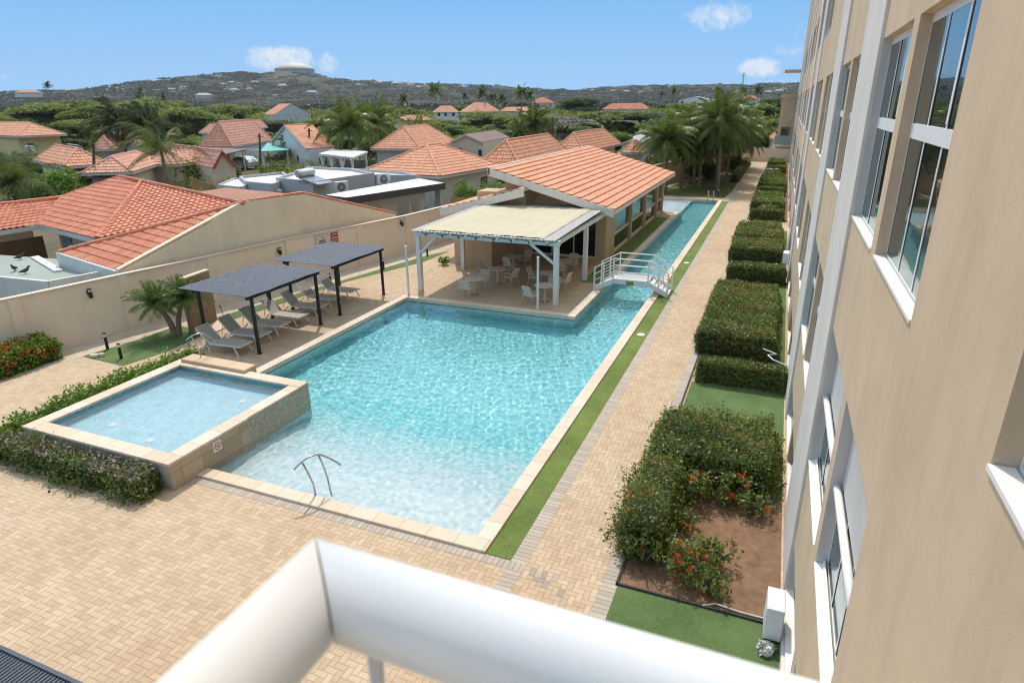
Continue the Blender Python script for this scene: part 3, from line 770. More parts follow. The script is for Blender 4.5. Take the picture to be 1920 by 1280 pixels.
# ---- sun loungers
SLING = plain('taupe_sling_mesh', (.45,.405,.355), .75, .08, 40, bump=.3, bscale=300)
LFR = plain('white_alu_tube', (.74,.73,.70), .35, .04)
def lounger():
    t = thing('sun_lounger', '', 'sun lounger', (0,0,0), 'sun loungers under the black pergolas')
    W = .31
    fr = MB()
    for s in (-1, 1):
        fr.beam((0.0, s*W, .33), (1.28, s*W, .35), .03, .045)
        fr.tube([(1.28, s*W, .35), (1.34, s*W, .355)], .022, 8)
    fr.beam((1.33, -W, .355), (1.33, W, .355), .03, .04); fr.beam((0.02, -W, .33), (0.02, W, .33), .03, .04)
    fr.build('seat_frame', LFR, t)
    bf = MB()
    for s in (-1, 1): bf.beam((0.0, s*(W-.03), .34), (-.50, s*(W-.03), .84), .03, .03)
    bf.beam((-.5, -W+.03, .84), (-.5, W-.03, .84), .03, .03)
    bf.build('back_frame', LFR, t)
    for s in (-1, 1):
        MB().beam((1.05, s*W, .34), (1.24, s*(W+.03), 0), .032, .05).build('leg', LFR, t)
        MB().beam((-.12, s*W, .32), (-.5, s*(W+.02), 0), .032, .05).build('leg', LFR, t)
        MB().beam((-.3, s*(W-.04), .62), (-.42, s*(W-.04), .22), .02, .02).build('back_strut', LFR, t)
    MB().beam((-.46, -W, .06), (-.46, W, .06), .025, .025).build('stretcher', LFR, t)
    def sheet(p0, p1, nm, sag):
        m = MB(); K = 8
        for k in range(K):
            P = []
            for kk, s in ((k,-1),(k+1,-1),(k+1,1),(k,1)):
                a = kk/K; P.append((p0[0]+(p1[0]-p0[0])*a, s*(W-.02), p0[1]+(p1[1]-p0[1])*a-sag*math.sin(math.pi*a)))
            m.slab(P, .008)
        m.build(nm, SLING, t, smooth=False)
    sheet((0.03, .362), (1.32, .378), 'sling_seat', .012); sheet((-.01, .36), (-.495, .852), 'sling_back', .02)
    return t
lg = lounger()
LPOS = [(-17.50, 15.42, 3), (-17.62, 16.50, 2), (-17.72, 17.62, 3), (-17.74, 18.78, -1), (-17.80, 19.95, 4), (-18.05, 21.25, 2), (-17.95, 22.52, -2)]
LLAB = ['nearest sun lounger in the row, right behind the raised pool step', 'second sun lounger of the row, next after the one by the raised pool',
        'third sun lounger of the row, in full shade of the nearer pergola', 'sunlit white looking lounger in the gap between the two pergolas',
        'fifth lounger of the row, near edge of the farther pergola', 'lounger half hidden by a black post under the farther pergola', 'farthest lounger of the row, beneath the wall signs']
for i, ((x, y, a), lb) in enumerate(zip(LPOS, LLAB)):
    o = lg if i == 0 else dup(lg)
    o.location = (x, y, 0); o.rotation_euler = (0, 0, R(a)); o['label'] = lb

# ---- stone shower wall
sw = thing('shower_wall', 'brown travertine shower slab standing behind the twin palm', 'wall', (-19.95, 17.2, 0))
STW = coursed('brown_travertine', [(.30,.195,.11),(.36,.245,.145),(.40,.28,.17)], 1, .6, cross=(2, .62), jw=.015, jcol=(.2,.14,.09), bump=.3)
MB().prism([(-19.9,16.42),(-19.75,16.5),(-19.95,17.85),(-20.1,17.78)], 0, 2.05).build('slab', STW, sw)
MB().prism([(-19.93,16.39),(-19.72,16.48),(-19.92,17.88),(-20.13,17.81)], 2.052, 2.11).build('cap', COPE_Y, sw)
MB().tube([(-19.85,17.1,1.8),(-19.6,17.12,1.86),(-19.5,17.13,1.82)], .02, 8).build('shower_arm', STEEL, sw)
MB().prism([(-19.75,16.5),(-18.9,16.6),(-19.05,17.95),(-19.95,17.85)], .001, .05).build('tray', COPE_X, sw)

# ---- slim white poles at the pool edge
for x, y, lb in ((-14.7, 23.72, 'slim white pole at the pool edge beside the far left pergola post'), (-8.58, 23.75, 'slim white pole at the pool edge before the round tables')):
    t = thing('white_pole', lb, 'pole', (x, y, 0), 'white poles at the pool edge')
    MB().lathe([(.05,0),(.05,2.2),(.055,2.2),(.055,2.24),(.0,2.25)], x, y, 14).build('shaft', WHITE, t, smooth=False)
    MB().lathe([(.09,.06),(.09,.075)], x, y, 14).build('base_plate', WHITE, t)

# ---- low bollard lamps
def bollard(x, y, lb, h=.48, grp='bollard lamps on the side turf'):
    t = thing('bollard_lamp', lb, 'bollard lamp', (x, y, 0), grp)
    MB().lathe([(.05,0),(.05,h*.75)], x, y, 12).build('post', BLACKM, t)
    MB().lathe([(.045,h*.75),(.045,h*.94)], x, y, 12).build('lens', plain('lamp_lens', (.7,.7,.68), .3), t)
    MB().lathe([(.055,h*.94),(.055,h)], x, y, 12).build('cap', BLACKM, t)
bollard(-21.15, 14.05, 'black bollard lamp with clear head on the turf near the twin palm', .62)
bollard(-19.9, 13.6, 'grey bollard lamp on the near corner of the turf patch', .55)
bollard(-19.85, 20.6, 'black bollard lamp behind the row of loungers', .6)
bollard(-19.15, 24.0, 'black bollard lamp on the turf strip beyond the farther pergola', .55)
bollard(-18.45, 27.5, 'black bollard lamp on the turf strip left of the white canopy', .55)
bollard(-17.8, 30.95, 'black bollard lamp seen through the left bay of the white canopy', .55)
bollard(-9.9, 62.1, 'dark bollard lamp on the palm lawn edge behind the clubhouse', .8, 'bollard lamps on the palm lawn')
bollard(-4.9, 61.2, 'dark bollard lamp on the palm lawn near the pool ladder', .7, 'bollard lamps on the palm lawn')
bollard(-9.6, 71.2, 'dark bollard lamp on the lawn by the far boundary wall', .8, 'bollard lamps on the palm lawn')
t = thing('garden_spotlight', 'small dark garden spotlight on a bent stake by the shower slab', 'lamp', (-20.25, 18.45, 0))
MB().tube([(-20.25,18.45,0),(-20.3,18.43,.38)], .012, 6).build('stake', BLACKM, t); MB().tube([(-20.3,18.43,.38),(-20.38,18.47,.40)], .03, 8).build('head', BLACKM, t)
for i, (x, y, lb) in enumerate(((-3.98, 22.2, 'round white light disc in the turf strip short of the footbridge'), (-3.98, 34.2, 'round white light disc in the turf strip beyond the footbridge'))):
    tag(MB().lathe([(.15,.012),(.15,.03),(.12,.045),(0.0,.05)], x, y, 18).build('light_disc', WHITE), lb, 'ground light', 'light discs in the turf strip')
for x, y, lb in ((-20.87, 13.36, 'larger pale stone block lying on the turf patch'), (-20.7, 13.5, 'smaller pale stone block lying on the turf patch')):
    s_ = .26 if 'larger' in lb else .18
    tag(MB().obox(x, y, .01, .12, s_, s_*.6, .4).build('stone_block', COPE_Y, bevel=.02), lb, 'stone', 'stone blocks on the turf')
# slatted roof edge below the balcony, bottom left corner
t = thing('slatted_canopy', 'dark grey slatted canopy roof in the bottom left corner', 'canopy', (-6.5, 1.2, 2.4))
SLT = plain('dark_blue_grey_metal', (.075,.085,.105), .45, .15)
m = MB()
for k in range(75): m.box(-9.3+.047*k, -9.3+.047*k+.03, -.8, 2.82, 2.46, 2.5)
m.build('slats', SLT, t)
MB().box(-9.35, -5.75, 2.82, 2.86, 2.38, 2.52).build('edge_beam', SLT, t); MB().box(-5.78, -5.74, -.8, 2.82, 2.38, 2.52).build('edge_beam', SLT, t)
for x, y in ((-5.85, 2.7), (-9.2, 2.7)): MB().box(x-.05, x+.05, y-.05, y+.05, 0, 2.458).build('post', SLT, t)
# ================================================================== clubhouse, white canopy, furniture, footbridge
def tile_roof_mat(name, cols, scale=1.0):
    m, n, p, _ = new_mat(name); P = n.pos()
    at = n.node('ShaderNodeAttribute', attribute_type='GEOMETRY', attribute_name='tint')
    c = n.ramp(at.outputs['Fac'], [(i/(len(cols)-1), q) for i, q in enumerate(cols)])
    nz = n.noise(3.5, 6, .7, vec=P)
    c = n.mix(n.math('MULTIPLY', n.ramp(nz, [(.50, 0), (.80, 1)]), .5), c, tuple(q*.6 for q in cols[0]))
    n.l.new(c, p.inputs['Base Color']); p.inputs['Roughness'].default_value = .75; p.inputs['Specular IOR Level'].default_value = .3
    return m
ROOF_RED = tile_roof_mat('red_clay_tiles', [(.54,.185,.105),(.61,.23,.135),(.68,.28,.17)])
ROOF_ORG = tile_roof_mat('orange_clay_tiles', [(.66,.295,.17),(.73,.35,.21),(.79,.41,.26)])
ROOF_OLD = tile_roof_mat('weathered_clay_tiles', [(.62,.285,.19),(.69,.34,.235),(.76,.41,.30)])
def tile_face(*pts, tw=.24, course=.36, seg=5, amp=.035, lip=.028):
    """barrel tiles on a flat convex polygon whose first two points are its eave"""
    pts = [np.array(q, float) for q in pts]; e0, e1 = pts[:2]
    U = e1-e0; L = np.linalg.norm(U); U /= L
    nrm = np.cross(U, sum(pts[2:])/len(pts[2:])-e0); nrm /= np.linalg.norm(nrm)
    if nrm[2] < 0: nrm = -nrm
    Vv = np.cross(nrm, U); Vv /= np.linalg.norm(Vv)
    if (pts[2]-e0) @ Vv < 0: Vv = -Vv
    def uv(q): return (q-e0) @ U, (q-e0) @ Vv
    poly = [uv(q) for q in pts]
    Lmin = min(q[0] for q in poly); Lmax = max(q[0] for q in poly)
    nt = max(2, round((Lmax-Lmin)/tw)); us = np.linspace(Lmin, Lmax, nt*seg+1)
    def vrange(u):
        lo, hi = 1e9, -1e9
        for (ua, va), (ub, vb) in zip(poly, poly[1:]+poly[:1]):
            if abs(ub-ua) < 1e-9:
                if abs(u-ua) < 1e-6: lo = min(lo, va, vb); hi = max(hi, va, vb)
            else:
                t_ = (u-ua)/(ub-ua)
                if -1e-9 <= t_ <= 1+1e-9: v = va+(vb-va)*t_; lo = min(lo, v); hi = max(hi, v)
        return lo, hi
    vm = max(q[1] for q in poly); nc = max(1, int(math.ceil(vm/course)))
    rows = []
    for c in range(nc): rows += [(c*course, 1.0), ((c+1)*course-.004, 0.0)]
    vs = np.array([q[0] for q in rows]); lips = np.array([q[1] for q in rows])
    lohi = np.array([vrange(u) for u in us]); lohi[lohi[:, 0] > 1e8] = 0
    ph = (np.arange(len(us)) % seg)/seg
    prof = np.where(ph < .7, np.sin(np.pi*ph/.7), -.25*np.sin(np.pi*(ph-.7)/.3))*amp
    VV = np.clip(vs[None, :], lohi[:, :1], lohi[:, 1:2])
    H = prof[:, None]+lips[None, :]*lip+.012
    P = e0+us[:, None, None]*U+VV[..., None]*Vv+H[..., None]*nrm
    nU, nV = VV.shape
    I, J = np.meshgrid(np.arange(nU-1), np.arange(nV-1), indexing='ij'); I = I.ravel(); J = J.ravel()
    ok = ((VV[I, J+1]-VV[I, J]) > 1e-5) | ((VV[I+1, J+1]-VV[I+1, J]) > 1e-5)
    I, J = I[ok], J[ok]
    Q = np.stack([I*nV+J, (I+1)*nV+J, (I+1)*nV+J+1, I*nV+J+1], 1)
    if np.cross(U, Vv) @ nrm < 0: Q = Q[:, ::-1]
    tid = (I//seg)*131+(J//2)*17; tint = (np.sin(tid*12.9898)*43758.5453) % 1.0
    tint = .5+(tint-.5)*1.0
    # the flat deck under the tiles closes the face
    return P.reshape(-1, 3), Q, tint
def tiles(name, faces, mat, parent, **kw):
    Vs, Qs, Ts, off = [], [], [], 0
    for f in faces:
        V, Q, t_ = tile_face(*f, **kw); Vs.append(V); Qs.append(Q+off); Ts.append(t_); off += len(V)
    return np_mesh(name, np.concatenate(Vs), np.concatenate(Qs), mat, parent, {'tint': np.concatenate(Ts)})
def ridge_caps(name, lines, mat, parent, r=.10, step=.38):
    b = MB(); tint = []
    for p0, p1 in lines:
        p0, p1 = Vector(p0), Vector(p1); d = p1-p0; n_ = max(1, round(d.length/step))
        for k in range(n_):
            a, c = p0+d*(k/n_), p0+d*((k+1.08)/n_)
            b.tube([a, c], [r*1.08, r*.9], 8, caps=True)
    o = b.build(name, mat, parent)
    a = o.data.attributes.new('tint', 'FLOAT', 'FACE'); a.data.foreach_set('value', rng.random(len(o.data.polygons)).astype(np.float32))
    return o
CLUBW = plaster('ochre_plaster', (.60,.44,.29), (.45,.31,.20), .4)
FASC = plain('white_fascia', (.80,.73,.63), .6, .1, 5, stain=((.45,.40,.34), 1.5, .4))
club = thing('clubhouse', 'ochre clubhouse with orange tiled shed roof and glass side along the lap channel', 'building', (-11.5, 40, 0))
EX, EZ, RGX, RGZ, CY0_, CY1_ = -7.42, 2.95, -14.2, 4.79, 31.8, 51.2     # eave x,z ; ridge x,z
tiles('main_roof', [((EX, CY0_, EZ), (EX, CY1_, EZ), (RGX, CY1_, RGZ), (RGX, CY0_, RGZ))], ROOF_ORG, club, tw=.30, course=.47, seg=6, amp=.03, lip=.06)
b = MB(); dz = .02
b.slab([(EX,CY0_,EZ-dz),(EX,CY1_,EZ-dz),(RGX,CY1_,RGZ-dz),(RGX,CY0_,RGZ-dz)], .12); b.build('roof_deck', FASC, club)
b = MB(); b.hexa([(EX-.02,CY0_-.06,EZ-.36),(EX-.02,CY0_-.003,EZ-.36),(RGX-.1,CY0_-.003,RGZ-.36),(RGX-.1,CY0_-.06,RGZ-.36)], [(EX-.02,CY0_-.06,EZ+.03),(EX-.02,CY0_-.003,EZ+.03),(RGX-.1,CY0_-.003,RGZ+.03),(RGX-.1,CY0_-.06,RGZ+.03)])
b.box(EX-.03, EX+.02, CY0_, CY1_, EZ-.2, EZ+.005); b.box(RGX-.14, RGX-.02, CY0_-.06, CY1_, RGZ-.3, RGZ+.07)
b.build('fascia', FASC, club)
# lower roof on the left, falling towards the boundary wall
LX0, LZ0, LX1, LZ1, LY0, LY1 = -17.0, 2.62, -12.1, 3.9, 31.3, 46.0
tiles('lower_roof', [((LX0, LY1, LZ0), (LX0, LY0, LZ0), (-14.3, LY0, LZ0+(LZ1-LZ0)*2.7/4.9), (-14.3, LY1, LZ0+(LZ1-LZ0)*2.7/4.9)), ((-14.3, LY0+1.2, LZ0+(LZ1-LZ0)*2.7/4.9), (-14.3, LY0, LZ0+(LZ1-LZ0)*2.7/4.9), (LX1, LY0, LZ1), (LX1, LY0+1.2, LZ1))], ROOF_ORG, club, tw=.30, course=.47, seg=6, amp=.03, lip=.06)
b = MB(); b.slab([(LX0,LY0,LZ0-.02),(LX1,LY0,LZ1-.02),(LX1,LY0+1.2,LZ1-.02),(LX0,LY0+1.2,LZ0-.02)], .12); b.slab([(LX0,LY0+1.2,LZ0-.02),(-14.4,LY0+1.2,3.28),(-14.4,LY1,3.28),(LX0,LY1,LZ0-.02)], .12)
b.build('roof_deck', FASC, club)
b = MB(); b.hexa([(LX0,LY0-.06,LZ0-.4),(LX0,LY0-.003,LZ0-.4),(LX1,LY0-.003,LZ1-.4),(LX1,LY0-.06,LZ1-.4)], [(LX0,LY0-.06,LZ0+.02),(LX0,LY0-.003,LZ0+.02),(LX1,LY0-.003,LZ1+.02),(LX1,LY0-.06,LZ1+.02)])
b.box(LX0-.05, LX0, LY0-.06, LY1, LZ0-.3, LZ0+.005)
b.build('fascia', FASC, club)
b = MB()                                                    # walls
b.box(-15.45, -13.3, 29.75, 46, 0, 2.60); b.box(-13.3, -12.55, 32.85, 46, 0, 2.6)
b.box(-15.2, -12.35, 32.2, 33.6, 2.6, 3.55)
b.prism([(-12.55,33.55),(-8.25,33.55),(-8.25,33.75),(-12.55,33.75)], 2.35, 2.75)
for y0, y1, x0 in ((33.5, 35.6, -8.75),): b.box(x0, -8.25, y0, y1, 0, 2.75)
# gable infill under the shed roof
b.hexa([(-14.1,33.55,2.7),(-8.3,33.55,2.7),(-8.3,33.75,2.7),(-14.1,33.75,2.7)], [(-14.1,33.55,4.55),(-8.3,33.55,3.0),(-8.3,33.75,3.0),(-14.1,33.75,4.55)])
b.box(-14.1, -13.95, 33.76, 51, 2.6, 4.55); b.box(-14, -8.4, 50.8, 51, 0, 3.0)
b.build('wall', CLUBW, club)
MB().box(-12.54, -8.76, 33.62, 33.66, .12, 2.34).build('glass_doors', glass_mat('black_glass', (.006,.006,.008), .04), club)
dfr = MB()
for x in (-12.5, -11.3, -10.05, -8.8): dfr.box(x-.03, x+.03, 33.58, 33.62, .1, 2.34)
dfr.box(-12.54, -8.76, 33.56, 33.6, .0, .12); dfr.build('door_frame', FASC, club)
SIDEG = glass_mat('blue_mirror_glass', (.015,.10,.12), .3, wav=.05)
posts = [35.9, 39.5, 43.9, 48.4]
for i, y in enumerate(posts[1:] + [50.9]):
    MB().box(-8.42, -8.12, y-.16, y+.16, 0, 2.72+(.0)).build('pillar', CLUBW, club)
ysg = [35.6]+posts[1:]+[50.9]
for y0, y1 in zip(ysg, ysg[1:]):
    f = MB(); f.box(-8.36, -8.28, y0, y1, .0, .12); f.box(-8.36, -8.28, y0, y1, .95, 1.07); f.box(-8.36, -8.28, y0, y1, 2.6, 2.72)
    wf = f.build('window', FASC, club)
    MB().box(-8.33, -8.31, y0, y1, 1.072, 2.6).build('pane', SIDEG, wf); MB().box(-8.34, -8.32, y0, y1, .122, .95).build('pane', glass_mat('black_glass_lower', (.008,.008,.009), .05), wf)
# ---- white timber canopy with cream cloth in front of the clubhouse
can = thing('shade_canopy', 'white timber canopy with cream cloth roof in front of the clubhouse', 'canopy', (-11.4, 28.5, 0))
CLOTH = plain('cream_shade_cloth', (.56,.49,.35), .85, .08, 2.2, stain=((.48,.40,.28), .9, .35))
POLYC = plain('grey_corrugated_sheet', (.40,.385,.36), .6, .2, 3)
PW = plain('pale_blue_white_timber', (.74,.74,.71), .5, .06)
AX0, AX1, AY0, AY1, AZ = -14.75, -8.15, 24.55, 32.9, 2.74
rf = lambda y: AZ+.06+.045*(y-AY0)*.4
for x, y in ((AX0+.15, AY0+.1), (AX1+.05, AY0+.1), (AX1+.05, 29.05), (AX0+.15, 29.05)):
    MB().box(x-.1, x+.1, y-.1, y+.1, 0, AZ-.22).build('post', PW, can, bevel=.006)
MB().box(AX0, AX1+.2, AY0+.03, AY0+.17, AZ-.22, AZ+.0).build('front_beam', PW, can)
for x in (AX0+.15, AX1+.05): MB().box(x-.06, x+.06, AY0+.175, AY1, AZ-.2, AZ-.0).build('side_beam', PW, can)
for k in range(9):
    x = AX0+.45+(AX1-AX0-.7)*k/8; MB().beam((x, AY0-.25, rf(AY0)-.07), (x, AY1-.3, rf(AY1)-.07), .07, .13).build('rafter', WHITE, can)
def brace(x, dx): MB().beam((x, AY0+.1, AZ-1.0), (x+dx, AY0+.1, AZ-.2), .1, .1, up=(0,1,0)).build('brace', PW, can)
brace(AX0+.2, .85); brace(AX1, -1.1)
b = MB(); N2 = 150; y0, y1 = AY0-.3, AY1-.1
xs = [AX0+(AX1+.1-AX0)*i/N2 for i in range(N2+1)]
for a, c in zip(range(N2), range(1, N2+1)):
    h0, h1 = .012*math.sin(a*1.5), .012*math.sin(c*1.5)
    b.poly([(xs[a],y0,rf(y0)+.02+h0),(xs[c],y0,rf(y0)+.02+h1),(xs[c],y1,rf(y1)+.02+h1),(xs[a],y1,rf(y1)+.02+h0)])
b.build('corrugated_roof', POLYC, can)
b = MB(); P = lambda x, y: (x, y, rf(y)+.05+.012*math.sin(9*x)+.01*math.sin(4.2*y+2*x))
X0, X1, Y0, Y1 = AX0+.4, AX1-.45, AY0-.1, AY1-1.2
for i in range(40):
    for j in range(24):
        q = [(X0+(X1-X0)*a/40, Y0+(Y1-Y0)*c/24) for a, c in ((i,j),(i+1,j),(i+1,j+1),(i,j+1))]
        b.poly([P(*p_) for p_ in q])
b.build('cream_cloth', CLOTH, can)
ls = thing('string_lights', 'dark festoon string of bulbs strung along the white canopy beam', 'string lights', (-11.4, AY0, AZ-.1))
pts = []
for k in range(9):
    xa = AX0+.2+(AX1-AX0-.1)*k/8
    pts.append((xa, AY0-.0, AZ-.03))
    if k < 8: pts.append((xa+(AX1-AX0)/16, AY0-.0, AZ-.10))
MB().tube(pts, .01, 6).build('cable', BLACKM, ls)
for k in range(8):
    x = AX0+.2+(AX1-AX0-.1)*(k+.5)/8
    q = MB().lathe([(.022,AZ-.19),(.03,AZ-.17),(.022,AZ-.10)], x, AY0-.0, 8).build('bulb', BLACKM, ls)
for k in range(9):
    y = AY0+.3+k*.9; MB().lathe([(.02,AZ-.02),(.035,AZ+.02),(.02,AZ+.05)], AX1+.2, y, 8).build('bulb', WHITE, ls)
MB().tube([(AX1+.2, AY0+.1+.3*k, AZ+.05+.02*math.cos(k*2.1)) for k in range(27)], .008, 6).build('cable', BLACKM, ls)
def wall_lamp(x, y, z, lb, nx, ny, grp='dark wall lanterns'):
    t = thing('wall_lantern', lb, 'wall lamp', (x, y, z), grp)
    MB().obox(x+nx*.04, y+ny*.04, z-.08, z+.08, .1, .1, math.atan2(ny, nx)).build('bracket', BLACKM, t)
    MB().lathe([(.04,z-.2),(.07,z-.17),(.07,z+.03)], x+nx*.13, y+ny*.13, 10).build('lamp_body', BLACKM, t)
    MB().lathe([(.055,z+.032),(.055,z+.12)], x+nx*.13, y+ny*.13, 10).build('lens', plain('lantern_lens', (.55,.5,.4), .3), t)
    MB().lathe([(.075,z+.122),(.075,z+.15)], x+nx*.13, y+ny*.13, 10).build('cap', BLACKM, t)
wall_lamp(-13.55, 29.75, 1.75, 'dark lantern on the ochre clubhouse wall under the white canopy', 0, -1)
# ---- round tables and strap chairs
TABW = plain('beige_resin', (.66,.58,.47), .5, .06)
def table():
    t = thing('round_table', '', 'table', (0,0,0), 'round tables on the covered terrace')
    MB().lathe([(.42,.69),(.445,.70),(.45,.715),(.445,.73),(.0,.732)], 0, 0, 32).build('table_top', TABW, t)
    MB().lathe([(.05,.08),(.045,.69)], 0, 0, 12).build('column', TABW, t)
    for k in range(4):
        a = k*math.pi/2+.4; MB().beam((.03*math.cos(a),.03*math.sin(a),.12), (.34*math.cos(a),.34*math.sin(a),.02), .05, .04).build('foot', TABW, t)
    return t
def chair():
    t = thing('strap_chair', '', 'chair', (0,0,0), 'strap chairs around the terrace tables')
    W, D = .24, .22
    for s in (-1, 1):
        MB().tube([(s*W, -D, 0), (s*W, -D+.02, .42), (s*W, -D+.02, .60), (s*W, -D+.05, .63), (s*W, D-.02, .62)], .014, 8).build('leg', TABW, t, smooth=True)
        MB().tube([(s*W, D+.06, 0), (s*W, D, .42), (s*W*.98, D+.03, .62), (s*W*.92, D+.14, .86)], .014, 8).build('leg', TABW, t, smooth=True)
    f = MB(); f.tube([(-W,-D+.02,.42),(W,-D+.02,.42)], .014, 8); f.tube([(-W,D,.42),(W,D,.42)], .014, 8); f.tube([(-W,-D+.02,.42),(-W,D,.42)], .014, 8); f.tube([(W,-D+.02,.42),(W,D,.42)], .014, 8)
    f.build('seat_frame', TABW, t)
    m = MB()
    for k in range(8):
        y = -D+.04+(2*D-.06)*k/7; m.box(-W, W, y-.021, y+.021, .432, .440)
    m.build('seat_straps', TABW, t)
    m = MB()
    for k in range(7):
        z = .48+.058*k; yb_ = D+.02+max(0, (z-.6))*.45; m.box(-W*.97, W*.97, yb_-.004, yb_+.004, z-.02, z+.02)
    m.build('back_straps', TABW, t)
    MB().tube([(-W*.92, D+.14, .86), (0, D+.16, .875), (W*.92, D+.14, .86)], .014, 8).build('top_tube', TABW, t, smooth=True)
    return t
tb, ch = table(), chair()
TPOS = [((-12.02, 24.95), 'round table nearest the pool on the left of the covered terrace', [(-12.1, 24.35, 180), (-11.95, 25.6, 0)]),
        ((-11.78, 27.0), 'round table in the middle of the left row, between two facing chairs', [(-12.5, 27.2, 80), (-11.05, 26.85, -105)]),
        ((-12.03, 29.6), 'round table by the clubhouse corner at the back left', [(-11.95, 28.95, 165), (-11.7, 30.3, -20)]),
        ((-8.72, 25.0), 'round table nearest the pool, just left of the big white post', [(-9.1, 24.35, 160), (-8.55, 25.65, 5)]),
        ((-9.25, 27.1), 'round table behind the white post in the middle of the right row', [(-9.98, 27.25, 85), (-8.5, 26.95, -100)]),
        ((-9.35, 29.65), 'round table by the dark glass doors at the back right', [(-9.3, 28.95, 180), (-9.15, 30.35, 0)])]
k = 0
side = ['front chair', 'rear chair']
for i, ((x, y), lb, chs) in enumerate(TPOS):
    o = tb if i == 0 else dup(tb)
    o.location = (x, y, 0); o['label'] = lb
    for j, (cx_, cy_, a) in enumerate(chs):
        c = ch if k == 0 else dup(ch)
        c.location = (cx_, cy_, 0); c.rotation_euler = (0, 0, R(a))
        nm = lb.split(',')[0].replace('round table', '').strip()
        c['label'] = 'beige strap chair %s the %s' % ((('on the pool side of', 'on the clubhouse side of')[j] if i in (0, 2, 3, 5) else ('left of', 'right of')[j]), ('front left table', 'middle left table', 'back left table', 'front right table', 'middle right table', 'back right table')[i])
        k += 1
# ---- white footbridge over the channel
br = thing('footbridge', 'white arched footbridge with slatted deck and tube railings over the lap channel', 'bridge', (-5.5, 27.9, 0))
BY = (27.35, 28.55); xA, xB, xC, xD, HZ = -7.2, -6.3, -4.75, -3.85, .62
dk = MB()
for k in range(17):
    x = xB+(xC-xB)*(k+.5)/17; dk.box(x-.029, x+.029, BY[0]+.03, BY[1]-.03, HZ-.03, HZ)
dk.build('deck', WHITE, br)
stp = MB()
for xa, xb in ((xA, xB), (xD, xC)):
    for k in range(5):
        a = (k+.6)/5.4; x = xa+(xb-xa)*a; z = .04+(HZ-.06)*a; stp.box(x-.085, x+.085, BY[0]+.04, BY[1]-.04, z-.03, z)
stp.build('steps', WHITE, br)
for i, y in enumerate(BY):
    g_ = MB(); e = .03
    for (x0, z0), (x1, z1) in (((xA, .16), (xB, HZ-.02)), ((xB, HZ-.02), (xC, HZ-.02)), ((xC, HZ-.02), (xD, .16))):
        g_.hexa([(x0,y-e,z0-.16),(x1,y-e,z1-.2),(x1,y+e,z1-.2),(x0,y+e,z0-.16)], [(x0,y-e,z0+.06),(x1,y-e,z1+.06),(x1,y+e,z1+.06),(x0,y+e,z0+.06)])
    g_.build('side_beam', WHITE, br)
    yo = y-.04 if i == 0 else y+.04
    for dz_, r_ in ((.95, .026), (.66, .018), (.37, .018)):
        MB().tube([(xA+.02, yo, .12+dz_), (xB, yo, HZ+dz_), (xC, yo, HZ+dz_), (xD-.02, yo, .12+dz_)], r_, 8).build('rail', WHITE, br)
    for x, z in ((xA+.04, .1), ((xA+xB)/2, .36), (xB, HZ-.1), (xC, HZ-.1), ((xC+xD)/2, .36), (xD-.04, .1)):
        MB().box(x-.028, x+.028, yo-.028, yo+.028, z-.06, z+(1.06 if z > .5 else .98)).build('rail_post', WHITE, br)
GOLD = plain('brass_plate', (.50,.33,.07), .4, .1)
pq = MB().box(-5.72, -5.38, BY[0]-.045, BY[0]-.032, .42, .60).build('plaque', GOLD, br)
q = MB()
for r_ in range(3):
    for c_ in range(5):
        if (r_+c_*2) % 4 != 3: q.box(-5.69+.06*c_, -5.65+.06*c_, BY[0]-.049, BY[0]-.046, .445+.05*r_, .468+.05*r_)
q.build('plaque_text', BLACKM, pq)
# ================================================================== boundary wall and the two near houses
WALLP = plaster('beige_wall_plaster', (.86,.71,.555), (.69,.55,.42), .35)
pw_ = thing('boundary_wall', 'long beige plastered boundary wall along the left side of the pool terrace', 'wall', (-20, 22, 0))
b = MB(); cp_ = MB(); pp = []
WH = 2.1
for (xa, ya), (xb, yb) in zip(WL, WL[1:]):
    L = math.hypot(xb-xa, yb-ya); tx, ty = (xb-xa)/L, (yb-ya)/L; nx, ny = -ty, tx      # nx,ny to the left/outside
    for mb, z0, z1, d0, d1 in ((b, -.1, WH, 0, .16), (cp_, WH+.002, WH+.05, -.04, .20)):
        mb.prism([(xa+nx*d0, ya+ny*d0), (xb+nx*d0, yb+ny*d0), (xb+nx*d1, yb+ny*d1), (xa+nx*d1, ya+ny*d1)], z0, z1)
    n_ = max(1, round(L/3.05))
    for k in range(n_):
        x, y = xa+tx*L*k/n_, ya+ty*L*k/n_; pp.append((x, y, math.atan2(ty, tx)))
# end wall across the walk
b.box(-4.7, 1.0, 101, 101.16, -.1, 1.75); cp_.box(-4.75, 1.0, 100.96, 101.2, 1.752, 1.8)
b.build('wall', WALLP, pw_); cp_.build('coping', plain('pale_wall_cap', (.66,.56,.46), .8, .12, 3), pw_)
for x, y, a in pp:
    q = MB(); q.obox(x+math.sin(a)*.02, y-math.cos(a)*.02, -.05, WH-.01, .34, .08, a); q.build('pilaster', WALLP, pw_)
def on_wall(y, d=.03):
    for (xa, ya), (xb, yb) in zip(WL, WL[1:]):
        if y <= yb:
            L = math.hypot(xb-xa, yb-ya); n = ((yb-ya)/L, -(xb-xa)/L); x = wall_pt(y); return x+n[0]*d, y+n[1]*d, n, math.atan2(yb-ya, xb-xa)
for y, z, lb in ((14.75, 1.76, 'dark lantern on the boundary wall to the left of the twin palm'), (22.9, 1.72, 'dark lantern on the boundary wall behind the black pergolas'),
                 (30.8, 1.82, 'dark lantern on the boundary wall left of the white canopy')):
    x, yy, n, a = on_wall(y, 0); wall_lamp(x, yy, z, lb, n[0], n[1])
